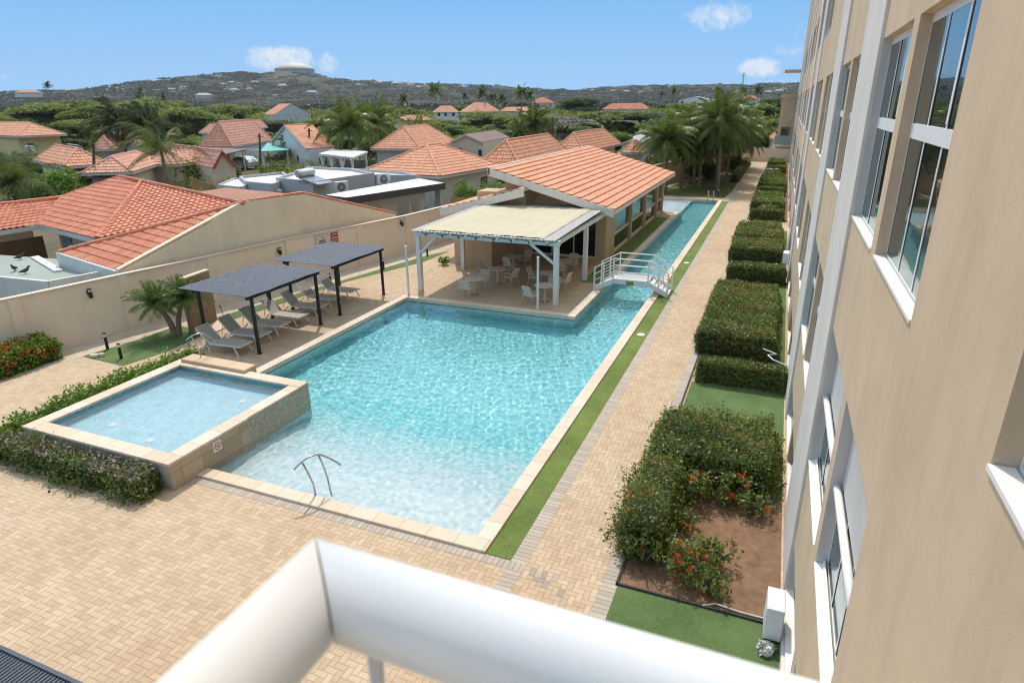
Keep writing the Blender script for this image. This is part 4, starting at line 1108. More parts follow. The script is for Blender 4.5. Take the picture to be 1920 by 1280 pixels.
# two notice boards
SIGNW = plain('sign_white', (.62,.60,.56), .5, .04); SIGNR = plain('sign_crimson', (.42,.045,.06), .5, .1)
def notice(y, w_, z0, z1, mt, lb, inkm, rows):
    x, yy, n, a = on_wall(y, .03); t = thing('notice_board', lb, 'sign', (x, yy, z0))
    MB().obox(x+n[0]*.01, yy+n[1]*.01, z0, z1, w_, .02, a).build('board', mt, t)
    q = MB(); tx, ty = math.cos(a), math.sin(a)
    for zc, segs, hgt in rows:
        for s0, s1 in segs:
            P = [(x+n[0]*.024+tx*s*w_, yy+n[1]*.024+ty*s*w_, z0+(z1-z0)*zz) for s, zz in ((s0,zc-hgt),(s1,zc-hgt),(s1,zc+hgt),(s0,zc+hgt))]
            q.poly(P)
    q.build('lettering', inkm, t)
notice(25.42, .80, 1.25, 2.0, SIGNW, 'white notice board with dark lines on the wall beside the red one', BLACKM,
       [(.86, ((-.03,.03),), .05), (.80, ((-.1,-.07),(.08,.11)), .02), (.66, ((-.26,-.12),(-.10,.02),(.04,.2)), .035), (.54, ((-.3,-.1),(-.08,.1),(.12,.26)), .03), (.40, ((-.3,-.05),(-.02,.2)), .012), (.33, ((-.3,.0),(.03,.24)), .012)])
notice(26.17, .44, 1.35, 2.02, SIGNR, 'crimson notice board with pale lines on the boundary wall', SIGNW,
       [(.88, ((-.3,-.05),(.0,.3)), .03), (.66, ((-.42,-.15),(-.1,.2),(.24,.42)), .025), (.56, ((-.42,.0),(.05,.40)), .02), (.42, ((-.4,-.1),(-.05,.35)), .02), (.3, ((-.4,.1),(.15,.4)), .02), (.2, ((-.3,.3),), .04)])

# ---- near left house under red clay tiles
TRIM = plain('chalky_trim', (.55,.53,.47), .7, .15, 4)
GABW = plaster('weathered_beige_render', (.86,.73,.545), (.68,.56,.40), .55)
hs = thing('tiled_house', 'near house with red clay hip roof and tall blank gable wall behind the boundary wall', 'house', (-27, 20, 0))
EZ1 = 2.7
E1, E2 = gp(73,422,EZ1), gp(182,449,EZ1); V_ = gp(116,372,3.4); R0, R1 = gp(226,333,4.3), gp(266,341,4.3)
EL = E1+(gp(0,433,EZ1)-E1)*2.6; VL = V_+(gp(0,385,3.4)-V_)*2.2
_a, _b = Vector((-22.9, 12.5, 0)), Vector((-20.0, 27.8, 0)); _t = (_b-_a).normalized(); _n = Vector((_t.y, -_t.x, 0))
def on_plane(px, py, off):
    d = ray(px, py); o = _a+_n*off; return CAMP+d*((o-CAMP).dot(_n)/d.dot(_n))
P1, P2, P3, P4 = (on_plane(*q, -.45) for q in ((223,510), (456,383), (570,364), (742,402)))
T0 = gp(112,475,2.35); E2b = E2.copy(); E2b.z -= .02
tiles('roof', [(E1, E2, R1, R0, V_), (EL, E1, V_, VL), (E2, P2, R1)], ROOF_RED, hs, tw=.27, course=.40, seg=6, amp=.045, lip=.04)
tiles('lean_to_roof', [(T0, P1, P2)], ROOF_RED, hs, tw=.27, course=.42, seg=6, amp=.04, lip=.035)
up = Vector((0,0,.06))
ridge_caps('ridge_tiles', [(V_+up, VL+up), (V_+up, R0+up), (R0+up, R1+up), (R1+up, P2+up), (E2+up, R1+up), (T0+up, P2+up)], ROOF_RED, hs, r=.10)
P5 = P3+(P2-P3)*1.0
b = MB()
def slope_wall(mb, pts, th, zb):
    """a wall with a stepped top line, thickened away from the pool"""
    o = -_n*th
    for p, q in zip(pts, pts[1:]):
        lo = [Vector((p.x,p.y,zb)), Vector((q.x,q.y,zb)), Vector((q.x,q.y,zb))+o, Vector((p.x,p.y,zb))+o]
        mb.hexa(lo, [p, q, q+o, p+o])
slope_wall(b, [P1+Vector((0,0,.10)), P2+Vector((0,0,.12)), P3, P4], .22, -.1)
b.build('gable_wall', GABW, hs)
ridge_caps('gable_coping_tiles', [(P2-_n*.1+up*1.5, P3-_n*.1+up*.6), (P3-_n*.1+up*.6, P4-_n*.1+up*.5)], ROOF_RED, hs, r=.10)
b = MB()                                                   # back slope behind the gable wall
B3, B2 = P3-_n*6.0, P2-_n*6.0; P4b = P4-_n*6.0
for mb_pts in ((P2-_n*.2, P3-_n*.2, B3, B2), (P3-_n*.2, P4-_n*.2, P4b, B3)): b.slab([p-Vector((0,0,.05)) for p in mb_pts], .1)
o = b.build('rear_roof_deck', plain('old_screed', (.36,.17,.11), .85, .2), hs)
b = MB()                                                   # walls under the eaves
din = (R1-E2); din.z = 0; ed = (E2-E1).normalized(); nin = Vector((-ed.y, ed.x, 0)) if Vector((-ed.y, ed.x, 0)).dot(din) > 0 else Vector((ed.y, -ed.x, 0))
W1, W2 = E1+nin*.7, E2+nin*.7-ed*.6; 
b.prism([(W1.x,W1.y),(W2.x,W2.y),(W2.x+nin.x*4,W2.y+nin.y*4),(W1.x+nin.x*4,W1.y+nin.y*4)], 0, 2.62)
wd = (E1-EL).normalized(); nl = Vector((-wd.y, wd.x, 0)); nl = nl if nl.dot(V_-E1) > 0 else -nl
Q1, Q2 = EL+nl*.5, E1+nl*.5-wd*.1
b.prism([(Q1.x,Q1.y),(Q2.x,Q2.y),(Q2.x+nl.x*2,Q2.y+nl.y*2),(Q1.x+nl.x*2,Q1.y+nl.y*2)], 0, 2.6)
b.build('wall', plaster('sandy_render', (.60,.48,.36), (.42,.33,.24), .4), hs)
b = MB(); b.beam(E1+Vector((0,0,-.1)), E2+Vector((0,0,-.1)), .06, .2); b.beam(EL+Vector((0,0,-.1)), E1+Vector((0,0,-.1)), .06, .2)
b.build('fascia', TRIM, hs)
def on_wallface(mb, p, d, n_out, s0, s1, z0, z1, off):
    a, c = p+d*s0+n_out*off, p+d*s1+n_out*off; mb.poly([(a.x,a.y,z0),(c.x,c.y,z0),(c.x,c.y,z1),(a.x,a.y,z1)])
wo = MB(); on_wallface(wo, W1, ed, -nin, .4, 1.5, 1.0, 2.2, .01); win_ = wo.build('window', DARK, hs)
gr = MB()
for k in range(9):
    a = W1+ed*(.45+.12*k)-nin*.03; gr.box(a.x-.012, a.x+.012, a.y-.012, a.y+.012, 1.0, 2.2)
gr.build('grille', TRIM, win_)
b = MB(); on_wallface(b, Q1, wd, -nl, 2.0, 4.6, .2, 2.1, .01); b.build('shutter', plain('brown_wood', (.17,.085,.035), .7, .3, 8), hs)
# two outdoor units on that wall
FANM = plain('fan_grille', (.10,.10,.10), .6)
def ac_unit(name, label, c, fx, fy, w_=.8, h=.55, d=.3, group=None):
    """outdoor unit: c is the bottom centre at its back, (fx,fy) the way it faces"""
    t = thing(name, label, 'air conditioner', c, group); f = Vector((fx, fy, 0)).normalized(); s_ = Vector((-f.y, f.x, 0)); c = Vector(c); rz = math.atan2(s_.y, s_.x)
    m = c+f*(d/2+.05); MB().obox(m.x, m.y, c.z, c.z+h, w_, d, rz).build('casing', WHITE, t, bevel=.02)
    p = c+f*(d+.055)-s_*(.1*w_)+Vector((0,0,h*.5)); q = MB()
    def disc(r0, r1, off, nn=20):
        for k in range(nn):
            a0, a1 = 2*math.pi*k/nn, 2*math.pi*(k+1)/nn
            q.poly([p+f*off+s_*(r*math.cos(a))+Vector((0,0,r*math.sin(a))) for r, a in ((r0,a0),(r1,a0),(r1,a1),(r0,a1))])
    R_ = h*.42; disc(R_*.18, R_, .004); g_ = q.build('fan_grille', FANM, t); q = MB()
    for k in (.35, .6, .85): disc(R_*k-.008, R_*k+.008, .012)
    disc(.001, R_*.2, .016); q.build('guard_rings', WHITE, g_)
    q = MB()
    for e in (-.3, .3):
        a = c+s_*(e*w_); q.beam((a.x,a.y,c.z-.02), (a.x+f.x*(d+.08),a.y+f.y*(d+.08),c.z-.02), .04, .03)
    q.build('bracket', TRIM, t); return t
for s_, lb in ((2.4, 'old outdoor unit under the red tile eave, next to the barred window'), (3.5, 'outdoor unit under the red tile eave by the hip corner')):
    c = W1+ed*s_-nin*.02; c.z = 1.35; ac_unit('outdoor_unit', lb, c, -nin.x, -nin.y, group='outdoor units under the red tile eave')
# flat green roof in front of that house, with its parapet
GRNR = plain('pale_green_roof_paint', (.30,.345,.29), .8, .1, 1.2, stain=((.42,.46,.42), .45, .75))
fl = thing('flat_roof_annex', 'low annex with pale green flat roof and white parapet beyond the boundary wall', 'annex', (-26, 16, 0))
z = 2.0
c0, c1, c2, c3, c4 = gp(-60,516,z), gp(95,531,z), gp(216,508,z), gp(112,478,z), gp(-120,462,z)
for p in (c0, c1, c2, c3, c4): p.z = 0
# keep behind the boundary wall
b = MB(); b.prism([(p.x-.25, p.y+.08) for p in (c0, c1, c2, c3, c4)], 0, 1.78); b.build('flat_roof', GRNR, fl)
b = MB()
def parapet(mb, p, q, z0, z1, th=.14):
    d = (q-p); d.z = 0; L = d.length; d /= L; mb.obox((p.x+q.x)/2, (p.y+q.y)/2, z0, z1, L, th, math.atan2(d.y, d.x))
sh = Vector((-.2, .06, 0))
parapet(b, c0+sh, c1+sh, -.05, 2.05); parapet(b, c1+sh, c2+sh, -.05, 2.055); 
b.hexa([(T0.x-.1,T0.y-.1,1.3),(P1.x-.1,P1.y-.1,1.3),(P1.x+.1,P1.y+.1,1.3),(T0.x+.1,T0.y+.1,1.3)], [(T0.x-.1,T0.y-.1,T0.z+.05),(P1.x-.1,P1.y-.1,P1.z+.05),(P1.x+.1,P1.y+.1,P1.z+.05),(T0.x+.1,T0.y+.1,T0.z+.05)])
b.build('parapet', plain('white_parapet', (.60,.60,.56), .8, .14, 2, stain=((.40,.46,.42), 1.5, .5)), fl)
b = MB(); m0, m1 = gp(62,470,2.1), gp(108,500,2.0); b.beam((m0.x,m0.y,1.80), (m1.x,m1.y,1.80), .3, .12); b.build('low_upstand', plain('white_upstand', (.66,.64,.60), .8), fl)
BIRD = plain('pigeon_grey', (.04,.04,.045), .6, .3)
for px, py, lb in ((37, 482, 'dark pigeon spreading its tail at the far edge of the flat roof'), (27, 503, 'dark pigeon on the flat roof, farther left of the pair'), (47, 508, 'dark pigeon on the flat roof, nearest the parapet')):
    p = gp(px, py, 1.9); a = rng.uniform(0, 6.28); m = MB(); d = Vector((math.cos(a), math.sin(a), 0))
    m.tube([p+d*(-.24)+Vector((0,0,-.02)), p+d*(-.12), p+d*(-.03)+Vector((0,0,.01)), p+d*.07+Vector((0,0,.05)), p+d*.12+Vector((0,0,.12)), p+d*.15+Vector((0,0,.16)), p+d*.19+Vector((0,0,.165)), p+d*.23+Vector((0,0,.155))],
           [.012,.045,.075,.065,.04,.038,.028,.005], 10)
    for s_ in (-.02, .02): m.tube([p+Vector((-d.y*s_, d.x*s_, -.12)), p+Vector((-d.y*s_, d.x*s_, -.04))], .008, 5)
    tag(m.build('pigeon', BIRD, smooth=True), lb, 'bird', 'pigeons on the flat roof')

# ---- grey flat-roofed modern house
GW = plaster('cool_grey_render', (.47,.47,.47), (.36,.36,.36), .3); GD = plain('charcoal_fascia', (.055,.057,.065), .7, .12); ROOFW = plain('white_roof_coating', (.66,.65,.62), .8, .07, 1.0, stain=((.5,.48,.45), .7, .4))
gh = thing('modern_house', 'grey flat-roofed modern house with staggered parapets and charcoal canopy', 'house', (-28, 36, 0))
def flat(mb_w, mb_r, pts, z, rim=.18, th=.16):
    """a block with a rimmed flat roof; pts world xy, top of the rim at z"""
    mb_r.prism([(p.x, p.y) for p in pts], .0, z-rim)
    k = len(pts); cx = sum(p.x for p in pts)/k; cy = sum(p.y for p in pts)/k
    for p, q in zip(pts, list(pts[1:])+[pts[0]]):
        d = Vector((q.x-p.x, q.y-p.y, 0)); L = d.length; d /= L; n_ = Vector((-d.y, d.x, 0))
        if n_.dot(Vector((cx-p.x, cy-p.y, 0))) < 0: n_ = -n_
        mb_w.prism([(p.x-n_.x*.01, p.y-n_.y*.01), (q.x-n_.x*.01, q.y-n_.y*.01), (q.x+n_.x*th, q.y+n_.y*th), (p.x+n_.x*th, p.y+n_.y*th)], 0, z)
bw, brf = MB(), MB()
Z1 = 3.2
flat(bw, brf, [gp(408,346,2.9), gp(452,351,2.9), gp(478,337,2.9), gp(440,333,2.9)], 2.9, .08)
flat(bw, brf, [gp(460,340,3.1), gp(511,345,3.1), gp(545,331,3.1), gp(530,322,3.1), gp(448,330,3.1)], 3.1)
A_, B_, C_ = gp(517,333,3.3), gp(586,340,3.3), gp(702,324,3.3)
flat(bw, brf, [A_, B_, C_, gp(660,316,3.3), gp(580,312,3.3), gp(560,320,3.3)], 3.3)
flat(bw, brf, [C_+Vector((.05,.05,0)), gp(785,327,3.2), gp(760,321,3.2), gp(640,313,3.2)], 3.15)
bw.build('wall', GW, gh); brf.build('roof', ROOFW, gh)
sl2 = [gp(607,366,2.9), gp(648,371,2.9), gp(835,343,2.9), gp(787,334,2.9)]
b = MB(); b.slab(sl2, .42); b.build('canopy_fascia', GD, gh)
b = MB(); b.slab([p+Vector((0,0,.004)) for p in [sl2[k]*.97+sum(sl2, Vector())*.03/4 for k in range(4)]], .003); b.build('canopy_roof', ROOFW, gh)
fd = (sl2[2]-sl2[1]).normalized(); fn = Vector((fd.y, -fd.x, 0)); W0 = sl2[1]-fn*.6+fd*.3
b = MB(); L_ = (sl2[2]-sl2[1]).length
def gwall(s0, s1, z0, z1, off=0, th=.2):
    a, c = W0+fd*s0+fn*off, W0+fd*s1+fn*off; b.prism([(a.x,a.y),(c.x,c.y),(c.x-fn.x*th,c.y-fn.y*th),(a.x-fn.x*th,a.y-fn.y*th)], z0, z1)
gwall(0, L_-1.9, 0, 2.47); gwall(L_-.55, L_-.35, 0, 2.47, .3, .5); b.build('front_wall', GW, gh)
for s0, s1, mt in ((1.6,2.9,DARK),(4.4,5.5,DARK),(5.75,6.5,DARK)):
    b = MB(); gwall(s0, s1, .05, 2.05, .012, .01); b.build('door', GLASS, gh)
b = MB(); a, c = W0+fd*(L_-1.9), W0+fd*(L_-.4); b.prism([(a.x-fn.x*.3,a.y-fn.y*.3),(c.x-fn.x*.3,c.y-fn.y*.3),(c.x-fn.x*3,c.y-fn.y*3),(a.x-fn.x*3,a.y-fn.y*3)], .0, 1.2); b.build('low_wall', plain('pale_low_wall', (.50,.49,.46), .8), gh)
for k, (px, py) in enumerate(((462,371),(472,373),(538,374))):
    p = gp(px, py, 2.0); MB().obox(p.x+.12, p.y-.25, 1.75, 2.05, .42, .3, -.3).build('window', DARK, gh)
for px, py, zt in ((458, 357, 2.6), (521, 356, 2.6)):
    p = gp(px, py, zt); MB().lathe([(.27, 0), (.27, 2.5), (.2, 2.62)], p.x, p.y, 16).build('drum', GW, gh, smooth=False)
dl = (B_-A_).normalized()
fa = (gp(785,327,3.2)-B_).normalized(); fo = Vector((fa.y, -fa.x, 0))
for px, py, lb in ((638, 350, 'larger white outdoor unit on the grey parapet, nearer one'), (717, 335, 'white outdoor unit on the grey parapet, farther along the canopy')):
    d = ray(px, py); kk = (B_-CAMP).dot(fo)/d.dot(fo); p = CAMP+d*kk; p.z -= .35; ac_unit('outdoor_unit', lb, p+fo*.02, fo.x, fo.y, .88, .72, .32, group='outdoor units on the grey house')
wh = thing('solar_water_heater', 'silver solar water heater tank on the grey house roof', 'water heater', gp(575, 328, 3.3))
p, q = gp(557, 326, 3.75), gp(587, 322, 3.75)
MB().tube([p, p+(q-p)*.04, q-(q-p)*.04, q], [.2, .27, .27, .2], 18).build('tank', plain('brushed_tank', (.62,.61,.60), .3, .08, 12, metal=.7), wh, smooth=False)
ax = (q-p).normalized(); pe = Vector((ax.y, -ax.x, 0))
b = MB(); b.slab([p+pe*.1+Vector((0,0,-.22)), q+pe*.1+Vector((0,0,-.22)), q+pe*1.7+Vector((0,0,-.62)), p+pe*1.7+Vector((0,0,-.62))], .07); b.build('collector', plain('collector_glass', (.25,.27,.30), .2, .05, spec=.6), wh)
b = MB()
for e in (p+ax*.2, q-ax*.2): b.tube([e+Vector((0,0,-.2)), Vector((e.x,e.y,3.1))], .03, 6); b.tube([e+pe*.5+Vector((0,0,-.3)), Vector((e.x+pe.x*.5,e.y+pe.y*.5,3.1))], .03, 6)
b.build('stand', STEEL, wh)
# ================================================================== neighbourhood beyond the wall
WALLS = {k: plaster('render_'+k, c, tuple(q*.7 for q in c), .35) for k, c in dict(white=(.74,.72,.68), cream=(.70,.62,.47), yellow=(.78,.58,.28), grey=(.58,.57,.55), sand=(.66,.55,.41), green=(.12,.42,.14)).items()}
BROWNR = plain('brown_sheet_roof', (.20,.115,.095), .7, .12, 2); GREYR = plain('grey_sheet_roof', (.34,.35,.34), .6, .1, 2)
def proj(p):
    v = Vector(p)-CAMP; k = v.dot(_f); return 960+FPX*v.dot(_r)/k, 640-FPX*v.dot(_u)/k
def quad4(A, B, C, he):
    """the true rectangle with its near corner at pixel B whose neighbours best meet pixels A and C"""
    b_ = gp(*B, he); best = None
    def reach(d, px, py):
        q = ray(px, py); n_ = Vector((q.y, -q.x, 0)); den = d.dot(n_)
        return None if abs(den) < 1e-5 else -(b_-CAMP).dot(n_)/den
    for k in range(180):
        th = math.pi*k/180*2
        dA = Vector((math.cos(th), math.sin(th), 0)); dC = Vector((math.sin(th), -math.cos(th), 0))
        LA, LC = reach(dA, *A), reach(dC, *C)
        if LA is None or LC is None or LA < 2 or LC < 2 or LA > 60 or LC > 60: continue
        pa, pc = proj(b_+dA*LA), proj(b_+dC*LC)
        cost = (pa[1]-A[1])**2+(pc[1]-C[1])**2+max(0, LA-15)**2*.6+max(0, LC-15)**2*.6+max(0, 4-LA)**2*4+max(0, 4-LC)**2*4
        if best is None or cost < best[0]: best = (cost, dA*LA, dC*LC)
    if best is None:
        c_, a_ = gp(*C, he), gp(*A, he); return a_, b_, c_, a_+c_-b_
    a, c = b_+best[1], b_+best[2]; return a, b_, c, a+c-b_
def hip_house(name, label, A, B, C, he, rise, wall='sand', roof=None, group=None, tw=.30, cat='house', inset=.5, base=0.0, wins=()):
    """eave corners A, B (nearest), C as seen; the fourth closes the rectangle"""
    a, b_, c, d = quad4(A, B, C, he); roof = roof or ROOF_ORG
    t = thing(name, label, cat, ((a.x+c.x)/2, (a.y+c.y)/2, base), group)
    L1, L2 = (b_-a).length, (c-b_).length; up_ = Vector((0,0,rise)); h = min(L1, L2)/2
    cen = (a+b_+c+d)/4
    if L1 >= L2: u = (b_-a).normalized()*((L1-L2)/2)
    else: u = (c-b_).normalized()*((L2-L1)/2)
    r0, r1 = cen-u+up_, cen+u+up_
    if u.length < .15: r0 = r1 = cen+up_
    if r0 == r1: faces = [(a,b_,r0),(b_,c,r0),(c,d,r0),(d,a,r0)]
    elif L1 >= L2: faces = [(a,b_,r1,r0),(b_,c,r1),(c,d,r0,r1),(d,a,r0)]
    else: faces = [(a,b_,r0),(b_,c,r1,r0),(c,d,r1),(d,a,r0,r1)]
    far = cen.length > 75
    tiles('roof', faces, roof, t, tw=tw, course=.42, seg=4 if far else 5, amp=.045, lip=.04)
    v = Vector((0,0,.05)); rl = [(a+v,r0+v),(d+v,r0+v),(b_+v,r1+v),(c+v,r1+v)]
    if L1 < L2: rl = [(a+v,r0+v),(b_+v,r0+v),(c+v,r1+v),(d+v,r1+v)]
    if r0 != r1: rl.append((r0+v, r1+v))
    ridge_caps('ridge_tiles', rl, roof, t, r=.10, step=.5)
    k = inset/h
    q = [p+(cen-p)*min(.4, k*.8) for p in (a,b_,c,d)]
    MB().prism([(p.x,p.y) for p in q], base, he-.05).build('wall', WALLS[wall], t)
    fb = MB()
    for p, r_ in ((a,b_),(b_,c),(c,d),(d,a)): fb.beam(p-Vector((0,0,.1)), r_-Vector((0,0,.1)), .06, .18)
    fb.slab([p-Vector((0,0,.02)) for p in (a,b_,c,d)], .04); fb.build('fascia', TRIM, t)
    house_wins(t, q, he, wins)
    return t
def house_wins(t, q, he, wins):
    for side, s, w_, z0, z1 in wins:
        p, r_ = q[side], q[(side+1) % 4]; d = (r_-p); d.z = 0; L = d.length; d /= L; n_ = Vector((d.y, -d.x, 0))
        if n_.dot(p-(q[0]+q[2])/2) < 0: n_ = -n_
        m = p+d*(L*s)+n_*.02; f = MB().obox(m.x, m.y, z0-.06, z1+.06, w_+.12, .05, math.atan2(d.y, d.x)).build('window', WHITE, t)
        m = m+n_*.02; MB().obox(m.x, m.y, z0, z1, w_, .04, math.atan2(d.y, d.x)).build('pane', GLASS, f)
def gable_house(name, label, A, B, C, he, rise, wall='white', roof=None, group=None, over=.25, wins=(), tile=True, cat='house', trim=None):
    """gable end on A-B facing us; the ridge runs along B-C"""
    a, b_, c, d = quad4(A, B, C, he); roof = roof or ROOF_ORG; t = thing(name, label, cat, ((a.x+c.x)/2, (a.y+c.y)/2, 0), group)
    up_ = Vector((0,0,rise)); r0, r1 = (a+b_)/2+up_, (c+d)/2+up_; g_ = (b_-c).normalized()*over
    F = [(b_+g_, c-g_, r1-g_, r0+g_), (d-g_, a+g_, r0+g_, r1-g_)]
    if tile:
        tiles('roof', F, roof, t, tw=.3, course=.42, seg=4, amp=.045, lip=.04)
        ridge_caps('ridge_tiles', [(r0+g_+Vector((0,0,.05)), r1-g_+Vector((0,0,.05)))], roof, t, r=.1, step=.5)
    else:
        m = MB()
        for f in F: m.slab(f, .06)
        m.build('roof', roof, t)
    m = MB()
    m.add([Vector((p.x,p.y,0)) for p in (a,b_,c,d)]+[p-Vector((0,0,.05)) for p in (a,b_,c,d,r0,r1)], [(0,1,5,8,4),(1,2,6,5),(2,3,7,9,6),(3,0,4,7),(4,8,9,7),(5,6,9,8)])
    m.build('wall', WALLS[wall], t)
    m = MB()
    for p, q_ in ((a,r0),(b_,r0)): m.beam(p+g_-Vector((0,0,.08)), q_+g_-Vector((0,0,.08)), .08, .2)
    m.build('fascia', trim or TRIM, t)
    house_wins(t, [a,b_,c,d], he, wins)
    return t
hip_house('yellow_house', 'yellow walled house with orange hip roof at the left picture edge', (-55,248), (32,256), (125,250), 4.2, 1.7, 'yellow', inset=.6, wins=((1,.25,.8,2.2,3.2),))
p = gp(60, 284, 2.3); ac_unit('outdoor_unit', 'white outdoor unit high on the yellow house wall', p, .45, -.9, 1.0, .75, .35)
hip_house('low_house', 'low house with orange hip roof in front of the yellow house', (62,300), (118,313), (203,299), 2.7, 1.5, 'cream', wins=((0,.4,1.2,.9,1.9),(1,.5,1.2,.9,1.9)))
hip_house('long_house', 'long low house with faded clay roof behind the hibiscus bush', (150,319), (248,323), (310,302), 2.6, 1.2, 'sand', ROOF_OLD, wins=((0,.35,1.2,.9,1.9),(0,.75,1.0,.9,1.9)))
hip_house('wide_house', 'wide house with faded clay roof between the long low house and the pyramid roof', (262,302), (335,309), (425,294), 2.6, 1.3, 'sand', ROOF_OLD)
hip_house('palm_house', 'clay roofed house half hidden by windblown palms', (170,276), (214,280), (268,268), 3.0, 1.5, 'grey', ROOF_OLD)
gable_house('red_edge_house', 'sand house with red edged gable beside the parked white car', (397,309), (441,312), (330,291), 2.4, 1.5, 'sand', ROOF_OLD, trim=plain('red_trim', (.35,.07,.04), .6))
hip_house('pyramid_house', 'house with tall pyramid clay roof beside the brown carport', (372,264), (436,275), (511,259), 2.7, 3.2, 'white', ROOF_OLD, wins=((0,.6,1.4,.6,1.9),))
hip_house('hidden_house', 'house with clay hip roof peeping out left of the pyramid roof', (372,247), (388,250), (428,240), 2.8, 1.7, 'white', ROOF_OLD)
hip_house('hidden_house', 'house with clay hip roof peeping out right of the pyramid roof', (446,238), (470,243), (502,235), 2.8, 1.9, 'white', ROOF_OLD)
def slab_on_posts(name, label, pts, z, th, mat, postmat, posts, cat='carport', pw=.16, braces=False):
    P = [gp(*q, z) for q in pts]; c = sum(P, Vector())/len(P); t = thing(name, label, cat, (c.x, c.y, 0))
    MB().slab(P, th).build('roof', mat, t)
    for s, r_ in posts:
        a = P[s]+(c-P[s])*.08 if r_ is None else P[s]+(P[(s+1) % len(P)]-P[s])*r_; a = a+(c-a)*.06
        MB().obox(a.x, a.y, 0, z-th-.001, pw, pw).build('post', postmat, t)
        if braces:
            d = (P[(s+1) % len(P)]-P[s]).normalized()
            for e in (-1, 1): MB().beam((a.x+d.x*e*.09,a.y+d.y*e*.09,z-1.3), (a.x+d.x*e*.7,a.y+d.y*e*.7,z-th-.06), .13, .13).build('brace', postmat, t)
    return t
slab_on_posts('carport', 'brown flat carport roof in front of the pyramid roof', [(360,286),(412,291),(462,280),(385,275)], 2.6, .15, BROWNR, WHITE, [(0,None),(1,None),(1,.9)])
slab_on_posts('flat_shed', 'brown flat roofed shed left of the utility pole', [(133,320),(180,334),(228,331),(200,318)], 2.2, .2, BROWNR, TRIM, [(0,None),(1,None),(2,None)], 'shed')
gable_house('white_gable_house', 'white gable fronted house with orange roof behind the teal awning', (509,266), (578,279), (627,277), 2.9, 2.6, 'white', ROOF_ORG, wins=((0,.3,1.2,.5,1.9),(0,.72,.8,.9,1.8),(1,.5,1.0,.9,1.8)))
slab_on_posts('teal_awning', 'teal green sloping awning on the white gable house', [(487,284),(541,281),(545,272),(501,268)], 2.6, .1, plain('teal_sheet', (.10,.42,.36), .5, .08), WHITE, [(0,None),(1,None)], 'awning')
slab_on_posts('white_pavilion', 'white timber pavilion with curved braces beside the tall palm', [(598,288),(662,295),(690,284),(625,279)], 2.7, .22, WALLS['white'], WHITE, [(0,None),(0,.35),(0,.68),(1,None),(1,.9)], 'pavilion', .2, True)
b = thing('garden_wall', 'pale blue-grey garden wall in front of the white pavilion', 'wall', gp(640,312))
p, q = gp(588,312), gp(735,318); parapet_ = MB(); parapet(parapet_, p, q, 0, 1.1, .2); parapet_.build('wall', plain('blue_grey_wall', (.30,.35,.40), .8), b)
w_ = thing('white_gate_wall', 'white gate wall behind the parked white car', 'wall', gp(480,310)); m = MB(); parapet(m, gp(458,309), gp(506,312), 0, 2.2, .2); m.build('wall', WALLS['white'], w_)
hip_house('orange_house', 'orange hip roofed house behind the leaning coconut palm', (694,271), (788,280), (856,265), 2.8, 2.5, 'white', ROOF_ORG)
slab_on_posts('brown_porch', 'brown flat porch roof below the leaning palm', [(750,283),(790,290),(822,281),(790,274)], 2.4, .15, BROWNR, TRIM, [(0,None),(1,None)], 'porch')
slab_on_posts('brown_porch', 'brown flat porch roof right of the orange hip roof', [(810,278),(845,283),(873,275),(850,270)], 2.4, .15, BROWNR, TRIM, [(0,None),(1,None),(2,None)], 'porch')
gable_house('brown_roof_house', 'cream house with brown sheet roof and green porch wall', (845,262), (906,266), (955,257), 3.2, 1.0, 'cream', BROWNR, tile=False, over=.4, wins=((0,.9,.5,1.3,2.2),))
w_ = thing('green_porch', 'bright green porch wall of the brown roofed house', 'wall', gp(940,285)); m = MB(); parapet(m, gp(930,280), gp(950,277), 0, 2.9, .3); m.build('wall', WALLS['green'], w_)
w_ = thing('yard_wall', 'long pale yard wall right of the brown roofed house', 'wall', gp(975,285)); m = MB(); parapet(m, gp(905,292), gp(1060,270), 0, 1.7, .2); m.build('wall', WALLS['sand'], w_)
hip_house('near_orange_house', 'near house with broad orange hip roof right of the grey house', (675,317), (826,331), (942,307), 2.7, 2.0, 'grey', ROOF_ORG, wins=((0,.3,1.3,.9,2.0),(0,.7,1.3,.9,2.0),(1,.35,1.2,.9,2.0),(1,.75,1.2,.9,2.0)))
hip_house('middle_orange_house', 'house with orange hip roof directly behind the clubhouse ridge', (895,297), (975,312), (1070,285), 2.7, 2.1, 'sand', ROOF_ORG, wins=((0,.5,1.2,.9,2.0),(1,.3,1.2,.9,2.0),(1,.7,1.2,.9,2.0)))
hip_house('far_orange_house', 'house with orange hip roof rising behind the clubhouse roof top', (1035,276), (1095,285), (1165,268), 2.7, 2.0, 'sand', ROOF_ORG)
hip_house('corner_house', 'small orange roofed house at the foot of the palm cluster', (1164,282), (1185,287), (1215,277), 2.4, 1.3, 'sand', ROOF_ORG)
gable_house('grey_roof_shed', 'shed with pale grey metal roof left of the palm cluster', (1166,266), (1212,268), (1222,250), 2.6, .5, 'grey', GREYR, tile=False)
t = thing('white_flat_building', 'long low white flat roofed building beyond the green trees', 'building', gp(515,232)); P_ = [gp(*q, 3.0) for q in ((466,216),(556,219),(575,214),(490,211))]
MB().prism([(p.x,p.y) for p in P_], 0, 3.2).build('wall', WALLS['white'], t); MB().prism([(p.x,p.y) for p in P_], 3.202, 3.35).build('roof', ROOFW, t)
m = MB()
for k in range(6): p = P_[0]+(P_[1]-P_[0])*((k+.5)/6); m = MB().obox(p.x-.05, p.y-.08, .6, 2.3, 1.6, .2, math.atan2((P_[1]-P_[0]).y, (P_[1]-P_[0]).x)); m.build('window', GLASS, t)
